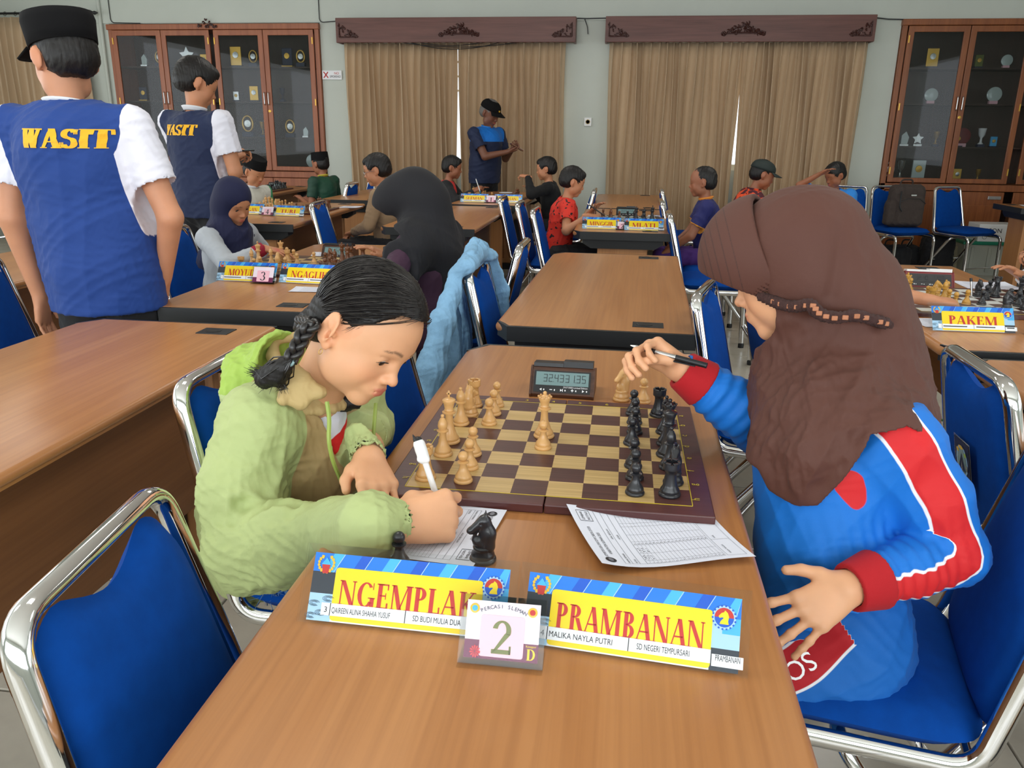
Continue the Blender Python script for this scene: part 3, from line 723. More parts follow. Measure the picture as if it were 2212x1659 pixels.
desk(.135, 5.96, 0, 'empty wooden desk at the foot of the right curtain, behind the MINGGIR desk')
desk(-1.19, .03, 0, 'large empty wooden desk at the left edge, below the nearer referee')
desk(-1.14, 1.83, 1.5 * PI / 180, 'wooden desk carrying the MOYUDAN plate and chess set')
desk(-2.24, 4.22, 2 * PI / 180, 'wooden desk carrying the TURI plate')
desk(-1.08, 4.24, 0, 'bare wooden desk behind the girl in the black headscarf')
desk(-1.0, 5.98, -3 * PI / 180, 'wooden desk carrying the SLEMAN plate under the man in the cap')
desk(-2.19, 6.16, 0, 'bare wooden desk behind the boy with glasses')
desk(-3.43, 6.2, 0, 'wooden desk between the two boys in black caps, near the left cabinet')
desk(-2.42, 1.9, 0, 'wooden desk left of the girl in the navy headscarf, mostly behind the referees')
desk(1.285, 1.71, 0, 'wooden desk carrying the PAKEM plate')
desk(1.30, .02, 0, 'wooden desk at the right edge behind the chair with the sticker')
desk(4.24, 6.35, PI / 2, 'wooden desk seen side on at the right edge with papers on it')
# ================================================================ chairs
def chair_parts():
    e = empty('office_chair', (0, 0, 0)); ch = M['chrome']
    def rail(s):
        x = .205 * s
        return bez([(x * .86, -.285, .885), (x, -.27, .84), (x, -.19, .45), (x, .17, .425), (x, .225, .40), (x, .24, 0)], n=8, r=.07)
    # one continuous tube: front foot - rail - backrest arch - rail - front foot
    L = [(.205, .24, 0), (.205, .225, .425), (.195, -.185, .425), (.156, -.285, .855), (-.156, -.285, .855), (-.195, -.185, .425), (-.205, .225, .425), (-.205, .24, 0)]
    b = MB(); b.tube(bez(L, n=8, r=.045), .0165, 12, flat=.72, up=(0, 1, 0)); b.build('frame', ch, e)
    L = [(-.18, -.30, 0), (-.17, -.03, .40), (-.16, .03, .412), (.16, .03, .412), (.17, -.03, .40), (.18, -.30, 0)]
    b = MB(); b.tube(bez([(-.19, -.31, 0), (-.17, .0, .405), (.17, .0, .405), (.19, -.31, 0)], n=8, r=.05), .0125, 10); b.build('rear_leg_hoop', ch, e)
    for pts in ([(-.2, .235, .14), (.2, .235, .14)], [(-.19, -.19, .17), (.19, -.19, .17)], [(-.19, -.18, .42), (.19, -.18, .42)]):
        MB().tube(pts, .008, 8).build('cross_bar', ch, e)
    for x, y in ((.205, .24), (-.205, .24), (.19, -.31), (-.19, -.31)): MB().lathe([(.018, 0), (.019, .02), (.0165, .03)], 10, c=(x, y, 0)).build('rubber_foot', M['black_plastic'], e)
    # padded seat and backrest
    def pad(w0, w1, l, th, nx=18, ny=18, notch=0, bow=.0):
        V = []; F = []
        for side in (1, -1):
            for j in range(ny + 1):
                for i in range(nx + 1):
                    u = i / nx * 2 - 1; v = j / ny * 2 - 1
                    # superellipse-ish mapping for rounded corners
                    rr = (abs(u) ** 6 + abs(v) ** 6) ** (1 / 6); mx = max(abs(u), abs(v), 1e-6); k = mx / max(rr, 1e-6)
                    uu, vv = u * k, v * k; ww = w0 + (w1 - w0) * (vv + 1) / 2
                    edge = max(0, 1 - max(abs(u), abs(v)) ** 7)
                    y = vv * l
                    if notch: y -= notch * max(0, (vv - .55) / .45) * max(0, math.cos(min(1, abs(uu) / .62) * PI / 2)) ** 1.2
                    V.append((uu * ww, y, side * th / 2 * (edge ** .45) * (1 + .25 * (1 - uu * uu) * (1 - vv * vv)) + bow * uu * uu))
        n = (nx + 1) * (ny + 1)
        for s in (0, 1):
            for j in range(ny):
                for i in range(nx):
                    q = [s * n + j * (nx + 1) + i, s * n + j * (nx + 1) + i + 1, s * n + (j + 1) * (nx + 1) + i + 1, s * n + (j + 1) * (nx + 1) + i]
                    F.append(tuple(q if s == 0 else q[::-1]))
        return V, F
    V, F = pad(.20, .205, .205, .062)
    b = MB(); b.add([(x, y + .005, z + .462) for x, y, z in V], F, 0, True); b.build('seat', M['blue'], e, sharp=False)
    V, F = pad(.180, .146, .195, .045, notch=.034, bow=.004)
    b = MB(); ta = math.atan2(.10, .43)
    R_ = Matrix.Translation((0, -.236, .652)) @ Matrix.Rotation(PI / 2 + ta, 4, 'X')
    b.add([R_ @ Vector((x, y, z)) for x, y, z in V], F, 0, True); b.build('backrest', M['blue'], e, sharp=False)
    return e
C0 = chair_parts(); cused = [False]
def chair(x, y, rz, label):
    """x,y: middle of the seat; rz 0 faces +y"""
    o = C0 if not cused[0] else copy_tree(C0); cused[0] = True
    o.location = (x, y, 0); o.rotation_euler = (0, 0, rz); tag(o, label, 'chair', 'blue padded chrome chairs'); return o
E_, W_ = -PI / 2, PI / 2          # facing east (+x), west (-x)
chair(-.18, -.585, E_ + .12, 'blue chrome chair in the near left corner, pushed under the foreground desk')
chair(-.392, .085, E_, 'blue chrome chair under the girl in the green jacket')
chair(-.25, .60, E_ - .05, 'blue chrome chair behind the girl in the green jacket, partly hidden by her head')
chair(-.121, 1.414, E_, 'blue chrome chair with the denim jacket hung over its back')
chair(-.502, 4.60, E_, 'blue chrome chair beside the bare desk, leftmost of three in a row')
chair(-.32, 4.17, E_, 'blue chrome chair in the middle of three in a row, left of MINGGIR desk')
chair(-.164, 3.70, E_, 'nearest blue chrome chair of three in a row, behind the boy in red')
chair(.697, 5.96, E_, 'farthest blue chrome chair of three right of the MINGGIR desk')
chair(.645, 4.60, E_, 'middle blue chrome chair of three right of the MINGGIR desk')
chair(.65, 3.62, E_, 'nearest blue chrome chair of three right of the MINGGIR desk, seat empty')
chair(.624, 1.043, E_ - .25, 'blue chrome chair standing right behind the raised hand with the black pen')
chair(.84, 1.55, E_ + .1, 'blue chrome chair in front of the brown headscarf face, partly hidden')
chair(.50, -.09, W_ - .2, 'blue chrome chair under the girl in the brown headscarf')
ST = chair(1.112, .354, E_, 'blue chrome chair at the right edge with an emblem sticker on its back')
chair(3.36, 6.98, math.radians(208), 'empty blue chrome chair in front of the right cabinet beside the EPSON box')
chair(2.74, 6.9, math.radians(200), 'blue chrome chair carrying the brown backpack')
chair(2.16, 6.75, math.radians(160), 'blue chrome chair left of the backpack, mostly hidden by the brown headscarf')
chair(-1.60, 3.80, E_ + .1, 'blue chrome chair between the TURI desk and the boy with glasses')
chair(-2.66, 5.95, W_, 'blue chrome chair under the boy in the green jersey')
chair(-2.75, 6.85, W_ + .5, 'blue chrome chair against the curtain behind the boy in the green jersey')
chair(-1.72, 2.2, E_, 'blue chrome chair under the girl in the navy headscarf')
chair(-1.80, 1.15, E_ + .2, 'blue chrome chair beside the nearer referee, left of the MOYUDAN desk')
chair(-.60, 2.05, W_, 'blue chrome chair under the girl in the black headscarf')
chair(-.44, 5.75, W_, 'blue chrome chair under the boy in the black sweatshirt')
chair(-1.56, 5.9, E_, 'blue chrome chair under the boy in the black and red shirt')
D0.scale = (1, 1.05, 1)
# the foreground desk has no grommets
for c in list(D0.children):
    if c.name.startswith('cable_grommet'):
        for g in list(c.children): bpy.data.objects.remove(g)
        bpy.data.objects.remove(c)
# ================================================================ chess pieces
def arc(cx_, cz_, r, a0, a1, n=7, sx=1.0): return [(max(.0002, cx_ + sx * r * math.cos(math.radians(a0 + (a1 - a0) * k / n))), cz_ + r * math.sin(math.radians(a0 + (a1 - a0) * k / n))) for k in range(n + 1)]
mm = lambda L: [(max(r, .15) / 1000, z / 1000) for r, z in L]
def base(r, s=1.0): return [(r * .94, 0), (r, 1), (r * 1.02, 3), (r * .97, 5), (r * .86, 6), (r * .9, 8), (r * .86, 11), (r * .7, 15)]
PROF = {
 'pawn': mm(base(15) + [(8, 19), (6.3, 24), (5.4, 29), (5.6, 32), (9.2, 33), (9.4, 34.6), (6, 36)] + [(x * 1000, z * 1000) for x, z in arc(0, .0435, .0082, -62, 88, 8)]),
 'rook': mm(base(17) + [(11, 19), (9.3, 27), (8.6, 36), (9.5, 41), (12.4, 43), (12.8, 45), (12.8, 54), (9.6, 54), (9.2, 48), (.2, 48)]),
 'bishop': mm(base(16.5) + [(9, 20), (6.6, 28), (5.6, 38), (5.8, 42), (10, 43.5), (10.2, 45.2), (6.4, 47), (8, 50), (8.6, 54), (7.4, 60), (4.4, 66), (2.4, 68), (3.3, 70), (3.1, 72.5), (1, 74)]),
 'queen': mm(base(19) + [(11, 22), (7.4, 32), (6.4, 46), (6.8, 52), (11.5, 53.5), (11.8, 55.5), (7.6, 57), (8.4, 59), (7.2, 61), (9, 68), (12.2, 76), (11.4, 77.5), (8.6, 76), (6, 79), (3, 81), (3.8, 83.5), (3.2, 86), (1, 87.5)]),
 'king': mm(base(19.5) + [(11.5, 22), (7.8, 33), (6.8, 48), (7, 54), (12, 55.5), (12.4, 57.5), (8, 59), (8.8, 61), (7.6, 63), (9.4, 72), (12.2, 79), (11.4, 80.5), (6.5, 83), (3.2, 84.5)]),
}
def piece_mesh(kind, n=22):
    b = MB()
    if kind == 'knight':
        b.lathe(mm(base(16.5) + [(12, 17), (12.4, 19), (11, 21), (3, 22)]), n); me = None
    else: b.lathe(PROF[kind], n)
    if kind == 'king':
        b.box(-.0018, .0018, -.0015, .0015, .084, .0965, bev=.0006); b.box(-.0042, .0042, -.0015, .0015, .0895, .0928, bev=.0006)
    if kind == 'rook':
        for k in range(6):
            a = k * PI / 3; c, s_ = math.cos(a), math.sin(a); st = len(b.v); b.box(.0085, .0129, -.0042, .0042, .0535, .0565, bev=.0005)
            b.xf(Matrix.Rotation(a, 4, 'Z'), st)
    if kind == 'queen':
        for k in range(8):
            a = k * PI / 4; st = len(b.v); b.lathe([(.0003, -.0022), (.002, -.001), (.0023, .0005), (.0016, .002), (.0003, .0024)], 6, c=(.0112, 0, .0772)); b.xf(Matrix.Rotation(a, 4, 'Z'), st)
    return b
PM = {}
def knight_mesh(h=.0012):
    F = Field((-.02, -.022, .012), (.02, .024, .07), h)
    F.cone((0, -.004, .02), (0, -.006, .036), .0115, .0095, .006)
    F.cone((0, -.006, .036), (0, -.002, .053), .0095, .007, .006)
    F.cone((0, -.001, .054), (0, .014, .043), .0068, .0045, .004); F.ell((0, .0155, .0415), (.0042, .005, .0042), k=.003)
    F.cone((.003, -.003, .056), (.0036, -.0045, .0655), .0024, .0009, .002); F.cone((-.003, -.003, .056), (-.0036, -.0045, .0655), .0024, .0009, .002)
    for k in range(6): F.ell((0, -.0125 + .0012 * k, .030 + .005 * k), (.0022, .0035, .003), k=.002)
    F.cone((0, .012, .03), (0, .008, .042), .0018, .003, .002); F.ell((0, .007, .026), (.006, .006, .007), k=.004)
    F.ell((.0066, .004, .0515), (.0015, .002, .0015), k=.001, op='s'); F.ell((-.0066, .004, .0515), (.0015, .002, .0015), k=.001, op='s')
    F.cone((-.01, .0185, .0385), (.01, .0185, .0385), .0008, .0008, .0004, op='s')
    return F.mesh(1)
def get_piece(kind, mk, lod=0):
    key = (kind, mk, lod)
    if key not in PM:
        b = piece_mesh(kind, 24 if lod == 0 else 12)
        if kind == 'knight':
            V, Q = knight_mesh(.0012 if lod == 0 else .003); b.add(V.tolist(), [tuple(int(i) for i in q) for q in Q], 0, True)
        o = b.build('chess_' + kind, M[mk]); PM[key] = o.data; bpy.data.objects.remove(o)
    return PM[key]
def piece(kind, mk, x, y, z, label, group, rz=0, s=1.0, lod=0, rot=None):
    o = link('chess_' + kind, get_piece(kind, mk, lod), None, (x, y, z)); o.rotation_euler = rot or (0, 0, rz); o.scale = (s, s, s)
    tag(o, label, 'chess piece', group); return o
def board(x, y, z, rz, label, th=.012, sq=.055, border=.032, dark='brd_dark', light='brd_light', bord='brd_border', letters=True):
    e = empty('chessboard', (x, y, z), rz); tag(e, label, 'chessboard'); H = 4 * sq; O = H + border
    MB().box(-O, -.0008, -O, O, 0, th, bev=.002).build('left_half', M[bord], e); MB().box(.0008, O, -O, O, 0, th, bev=.002).build('right_half', M[bord], e)
    b = MB()
    for i in range(8):
        for j in range(8):
            x0, y0 = -H + i * sq, -H + j * sq
            b.add([(x0, y0, th + .0003), (x0 + sq, y0, th + .0003), (x0 + sq, y0 + sq, th + .0003), (x0, y0 + sq, th + .0003)], [(0, 1, 2, 3)], 0 if (i + j) % 2 == 0 else 1)
    b.build('squares', [M[light], M[dark]], e)
    b = MB(); t = .0012
    for k in (-1, 1):
        b.box(-H - t, H + t, k * H - t / 2 + k * t, k * H + t / 2 + k * t, th, th + .0005); b.box(k * H - t / 2 + k * t, k * H + t / 2 + k * t, -H, H, th, th + .0005)
    b.build('border_line', M['brd_line'], e)
    if letters:
        b = MB()
        for j, c in enumerate('hgfedcba'):
            text_mesh(c, .017, b, 0, (-H - border * .42, -H + (j + .5) * sq + .004, th + .0006), (0, -1, 0), (1, 0, 0), 'CENTER')
            text_mesh(c, .017, b, 0, (H + border * .42, -H + (j + .5) * sq - .004, th + .0006), (0, 1, 0), (-1, 0, 0), 'CENTER')
        for i, c in enumerate('12345678'):
            text_mesh(c, .015, b, 0, (-H + (i + .5) * sq, H + border * .28, th + .0006), (1, 0, 0), (0, 1, 0), 'CENTER')
        b.build('coordinates', M['brd_line'], e)
    return e
BT = .765
board(0, 0, .75, 0, 'brown and yellow folding chessboard on the foreground desk', th=.015)
def sqp(i, j): return (-.22 + (i + .5) * .055, -.22 + (j + .5) * .055)
files = 'hgfedcba'
def mainp(kind, mk, i, j, dx=0, dy=0, rz=0, extra=None):
    x, y = sqp(i, j); cn = 'pale wooden' if mk == 'pale_piece' else 'black'
    lab = extra or '%s %s on square %s%d of the foreground chessboard' % (cn, kind, files[j], i + 1)
    piece(kind, mk, x + dx, y + dy, BT, lab, 'pale pieces of the foreground board' if mk == 'pale_piece' else 'black pieces of the foreground board', rz)
Wp, Bp = 'pale_piece', 'black_piece'
for k, i, j, dx, dy in (('rook', 0, 0, -.004, .006), ('pawn', 1, 0, .003, .004), ('pawn', 1, 1, .003, .003), ('pawn', 1, 2, -.002, .006), ('bishop', 0, 2, .002, -.002), ('king', 0, 3, 0, .004),
                        ('bishop', 0, 5, .002, -.012), ('pawn', 1, 5, .0, -.002), ('pawn', 1, 6, 0, -.002), ('pawn', 1, 7, -.002, -.004), ('rook', 0, 7, .008, -.012), ('queen', 3, 4, .0, .004), ('pawn', 3, 3, .004, .002)):
    mainp(k, Wp, i, j, dx, dy)
mainp('knight', Wp, 0, 6, .010, -.014, -.7)
for j, dx, dy in ((7, -.002, -.01), (6, 0, -.008), (5, .0, -.006), (4, -.006, -.008), (2, -.004, -.002), (1, -.002, .004), (0, -.002, .002)): mainp('pawn', Bp, 6, j, dx, dy)
for k, j, dx, dy in (('rook', 7, -.008, -.010), ('bishop', 5, 0, .004), ('queen', 4, .002, 0), ('king', 3, 0, .002), ('bishop', 2, 0, .002), ('rook', 0, -.004, .006)): mainp(k, Bp, 7, j, dx, dy)
mainp('knight', Bp, 7, 1, .004, -.004, PI * .95)
piece('knight', Wp, .112, .316, .75, 'captured pale wooden knight standing off the board beside the chess clock', 'captured pieces', rz=PI * .75, s=1.12)
piece('pawn', Wp, .158, .308, .75, 'captured pale wooden pawn off the board, under the hand with the pen', 'captured pieces', s=1.05)
piece('knight', Bp, -.066, -.402, .7505, 'captured black knight standing on the score sheet behind the NGEMPLAK plate', 'captured pieces', rz=PI * .62, s=1.08)
piece('pawn', Bp, -.170, -.437, .7505, 'captured black pawn half hidden behind the NGEMPLAK plate', 'captured pieces')
# ================================================================ seven segment digits
SEG = {'0': 'abcdef', '1': 'bc', '2': 'abged', '3': 'abgcd', '4': 'fgbc', '5': 'afgcd', '6': 'afgedc', '7': 'abc', '8': 'abcdefg', '9': 'abcdfg'}
def sevenseg(txt, mb, x, z, w_, h_, P, mi=0):
    t = h_ * .09
    for c in txt:
        if c == '.': 
            mb.add([P(x - w_ * .1, z), P(x, z), P(x, z + t), P(x - w_ * .1, z + t)], [(0, 1, 2, 3)], mi); x += w_ * .12; continue
        if c == ' ': x += w_ * .9; continue
        S = {'a': (0, h_ - t, w_, h_), 'd': (0, 0, w_, t), 'g': (0, h_ / 2 - t / 2, w_, h_ / 2 + t / 2), 'f': (0, h_ / 2, t, h_), 'e': (0, 0, t, h_ / 2), 'b': (w_ - t, h_ / 2, w_, h_), 'c': (w_ - t, 0, w_, h_ / 2)}
        for q in SEG[c]:
            a, b_, c_, d_ = S[q]; e_ = t * .12
            mb.add([P(x + a + e_, z + b_ + e_), P(x + c_ - e_, z + b_ + e_), P(x + c_ - e_, z + d_ - e_), P(x + a + e_, z + d_ - e_)], [(0, 1, 2, 3)], mi)
        x += w_ * 1.35
def clock(x, y, z, rz, label, t1='32.43', t2='31.35', body='clock_body', top='black_plastic', lcd='lcd', W=.068, s=1.0):
    e = empty('chess_clock', (x, y, z), rz); e.scale = (s, s, s); tag(e, label, 'clock')
    prof = [(-.045, 0), (-.048, .008), (-.020, .056), (-.012, .060), (.045, .044), (.05, .03), (.05, 0)]
    MB().prism(prof[::-1], 'x', -W, W).build('housing', M[body], e)
    for sx in (-1, 1):
        MB().prism([(p[0] * 1.06, max(0, p[1] * 1.05 - .0005)) for p in prof][::-1], 'x', sx * W - .002, sx * W + .002).build('side_panel', M[body], e)
    # rocker on top
    b = MB(); b.prism([(-.014, .0605), (.028, .052), (.028, .063), (-.012, .068)], 'x', -W * .95, 0, 0); b.build('rocker', M[top], e)
    b = MB(); b.prism([(-.014, .0605), (.028, .052), (.028, .067), (-.012, .073)], 'x', 0.0005, W * .95, 0); b.build('rocker', M[top], e)
    # sloping front: point P(u,v) on the face
    A = Vector((0, -.048, .008)); B = Vector((0, -.020, .056)); d = (B - A).normalized(); n = Vector((0, -d.z, d.y)); Lf = (B - A).length
    def P(u, v, o=.001): return tuple(Vector((u, 0, 0)) + A + d * v + n * o)
    def quad(u0, u1, v0, v1, o): return [P(u0, v0, o), P(u1, v0, o), P(u1, v1, o), P(u0, v1, o)], [(0, 1, 2, 3)]
    b = MB(); V, F_ = quad(-W * .9, W * .9, .004, Lf - .003, .0012); b.add(V, F_); b.build('fascia', M['black_plastic'], e)
    b = MB(); V, F_ = quad(-W * .84, W * .84, .020, Lf - .006, .0018); b.add(V, F_); l = b.build('display', M[lcd], e)
    b = MB(); sevenseg(t1, b, -W * .60, .0275, .0085, .017, lambda u, v: P(u, v, .0024)); sevenseg(t2, b, W * .10, .0275, .0085, .017, lambda u, v: P(u, v, .0024))
    b.build('digits', M['ink'], l)
    b = MB()
    for k in range(5):
        u = -W * .68 + k * W * .34
        if k == 0: V = [P(u + .003, .007, .002), P(u + .003, .013, .002), P(u - .002, .010, .002)]; b.add(V, [(0, 1, 2)])
        elif k == 4: V = [P(u - .002, .007, .002), P(u + .003, .010, .002), P(u - .002, .013, .002)]; b.add(V, [(0, 1, 2)])
        elif k == 1: V, F_ = quad(u - .003, u + .003, .0095, .0112, .002); b.add(V, F_)
        elif k == 3:
            V, F_ = quad(u - .003, u + .003, .0095, .0112, .002); b.add(V, F_); V, F_ = quad(u - .0008, u + .0008, .0072, .0135, .0021); b.add(V, F_)
        else:
            b.add([P(u - .003, .007, .002), P(u + .001, .010, .002), P(u - .003, .013, .002)], [(0, 1, 2)]); V, F_ = quad(u + .0015, u + .003, .007, .013, .002); b.add(V, F_)
        V, F_ = quad(u + .0065, u + .009, .008, .0115, .002); b.add(V, F_)
    b.build('button_marks', M['white'], e)
    if body == 'clock_body' and s >= 1:
        b = MB(); o = Vector(P(W * .05, .0150, .0021)); text_mesh('DGT3000 Limited Edition', .0052, b, 0, o, (1, 0, 0), tuple(d), 'LEFT', W * .76); b.build('caption', M['white'], e)
    return e
clock(-.016, .352, .75, -.02, 'brown digital chess clock showing 32.43 and 31.35 on the foreground desk')
# ================================================================ printed serif capitals
def glyph(c, mb, P, x, h, mi):
    """draw c with its left at x and height h; returns advance"""
    T = .20 * h; t = .05 * h; sf = .075 * h
    def poly(L): mb.add([P(x + a * h, b_ * h) for a, b_ in L], [tuple(range(len(L)))], mi)
    def rect(a, b_, c_, d_): poly([(a, b_), (c_, b_), (c_, d_), (a, d_)])
    Tn, tn, s_ = .20, .06, .07
    def stem(a, w_=Tn, y0=0, y1=1, bot=True, top=True):
        rect(a, y0, a + w_, y1)
        if bot: rect(a - s_, 0, a + w_ + s_, .045)
        if top: rect(a - s_, .955, a + w_ + s_, 1)
    def ring(cx_, cy_, rx, ry, a0, a1, tx=Tn, ty=tn, n=14):
        pts = []
        for k in range(n + 1):
            a = math.radians(a0 + (a1 - a0) * k / n); pts.append(((cx_ + rx * math.cos(a), cy_ + ry * math.sin(a)), (cx_ + (rx - tx) * math.cos(a), cy_ + (ry - ty) * math.sin(a))))
        for k in range(n): poly([pts[k][0], pts[k + 1][0], pts[k + 1][1], pts[k][1]])
    def bar(p, q, w_):
        poly([(p[0], p[1]), (p[0] + w_, p[1]), (q[0] + w_, q[1]), (q[0], q[1])])
    if c == 'N': stem(.10, tn); stem(.72, tn, bot=False); bar((.08, 1), (.60, 0), Tn); return .90
    if c == 'M': stem(.10, tn); stem(.80, Tn); bar((.08, 1), (.40, 0), Tn); bar((.45, 0), (.80, 1), tn); return 1.10
    if c == 'E': stem(.10); rect(.1, 0, .62, tn); rect(.1, 1 - tn, .6, 1); rect(.2, .49, .48, .49 + tn); rect(.60 - tn, 0, .62, .24); rect(.6 - tn, .76, .6, 1); rect(.46, .38, .5, .64); return .70
    if c == 'P': stem(.10); ring(.3, .74, .31, .26, -90, 90); rect(.2, 1 - tn, .32, 1); rect(.2, .48, .32, .48 + tn); return .68
    if c == 'L': stem(.10); rect(.1, 0, .6, tn); rect(.6 - tn, 0, .61, .28); return .66
    if c == 'A': bar((.05, 0), (.36, 1), tn); bar((.56, 0), (.32, 1), Tn); rect(.2, .3, .62, .3 + tn); rect(0, 0, .2, .045); rect(.48, 0, .82, .045); return .80
    if c == 'K': stem(.10); bar((.22, .42), (.66, 1), tn * 1.2); bar((.60, 0), (.30, .56), Tn * 1.1); rect(.5, 0, .86, .045); rect(.52, .955, .8, 1); return .84
    if c == 'R': stem(.10); ring(.3, .75, .30, .25, -90, 90); rect(.2, 1 - tn, .32, 1); rect(.2, .5, .32, .5 + tn); bar((.58, 0), (.34, .5), Tn); rect(.56, 0, .82, .045); return .80
    if c == 'B': stem(.10); ring(.3, .76, .28, .24, -90, 90); ring(.3, .265, .33, .265, -90, 90); rect(.2, 1 - tn, .32, 1); rect(.2, .49, .32, .49 + tn); rect(.2, 0, .32, tn); return .70
    if c == 'G': ring(.44, .5, .40, .51, 40, 325); rect(.66, .04, .66 + Tn, .40); rect(.56, .36, .90, .40); rect(.76, .72, .8, 1); return .92
    if c == 'O': ring(.44, .5, .41, .51, 0, 360, n=24); return .90
    if c == 'U': stem(.10, Tn, .3, 1, bot=False); stem(.66, tn, .3, 1, bot=False); ring(.405, .3, .305, .31, 180, 360, tx=.11); return .84
    if c == 'D': stem(.10); ring(.36, .5, .46, .5, -90, 90); rect(.2, 1 - tn, .38, 1); rect(.2, 0, .38, tn); return .88
    if c == 'Y': stem(.34, Tn, 0, .45, top=False); bar((.40, .42), (.06, 1), Tn); bar((.42, .42), (.72, 1), tn); rect(-.02, .955, .3, 1); rect(.6, .955, .86, 1); return .82
    if c == 'T': stem(.32, Tn, top=False); rect(.02, 1 - tn, .8, 1); rect(.02, .72, .02 + tn, 1); rect(.8 - tn, .72, .8, 1); return .82
    if c == 'I': stem(.10); return .38
    if c == 'W': bar((.06, 1), (.24, 0), Tn); bar((.30, 0), (.50, 1), tn * 1.6); bar((.44, 1), (.62, 0), Tn); bar((.70, 0), (.90, 1), tn * 1.6); rect(-.02, .93, .30, 1); rect(.40, .93, .66, 1); rect(.80, .93, 1.06, 1); return 1.1
    if c == 'S': ring(.32, .74, .25, .26, 20, 270, tx=.13, ty=.09); ring(.32, .27, .28, .28, -160, 90, tx=.15, ty=.09); rect(.52, .72, .56, .98); rect(.03, .02, .07, .3); return .66
    if c == '2': ring(.32, .70, .28, .30, -25, 170, tx=.15, ty=.07); poly([(.42, .62), (.59, .60), (.22, .13), (.04, .0)]); rect(.04, 0, .62, .13); rect(.56, 0, .62, .25); return .66
    if c == '3': ring(.30, .75, .24, .25, -80, 160, tx=.13, ty=.06); ring(.30, .28, .29, .28, -160, 90, tx=.15, ty=.06); return .66
    if c == '1': stem(.22, top=False); poly([(.05, .78), (.22, 1), (.39, 1), (.22, .86)]); return .6
    if c == '4': stem(.34, .15, top=False); rect(.02, .24, .62, .34); poly([(.02, .3), (.09, .3), (.42, .95), (.40, 1)]); return .66
    return .4
def serif(txt, mb, P, x0, y0, h, width=None, mi=0):
    adv = sum(_adv(c) for c in txt); sx = (width / (adv * h)) if width else 1
    x = 0
    for c in txt: x += glyph(c, mb, lambda u, v: P(x0 + u * sx, y0 + v), x, h, mi) * h
    return x * sx
_ADV = {}
def _adv(c):
    if c not in _ADV: _ADV[c] = glyph(c, MB(), lambda u, v: (0, 0, 0), 0, 1, 0)
    return _ADV[c]
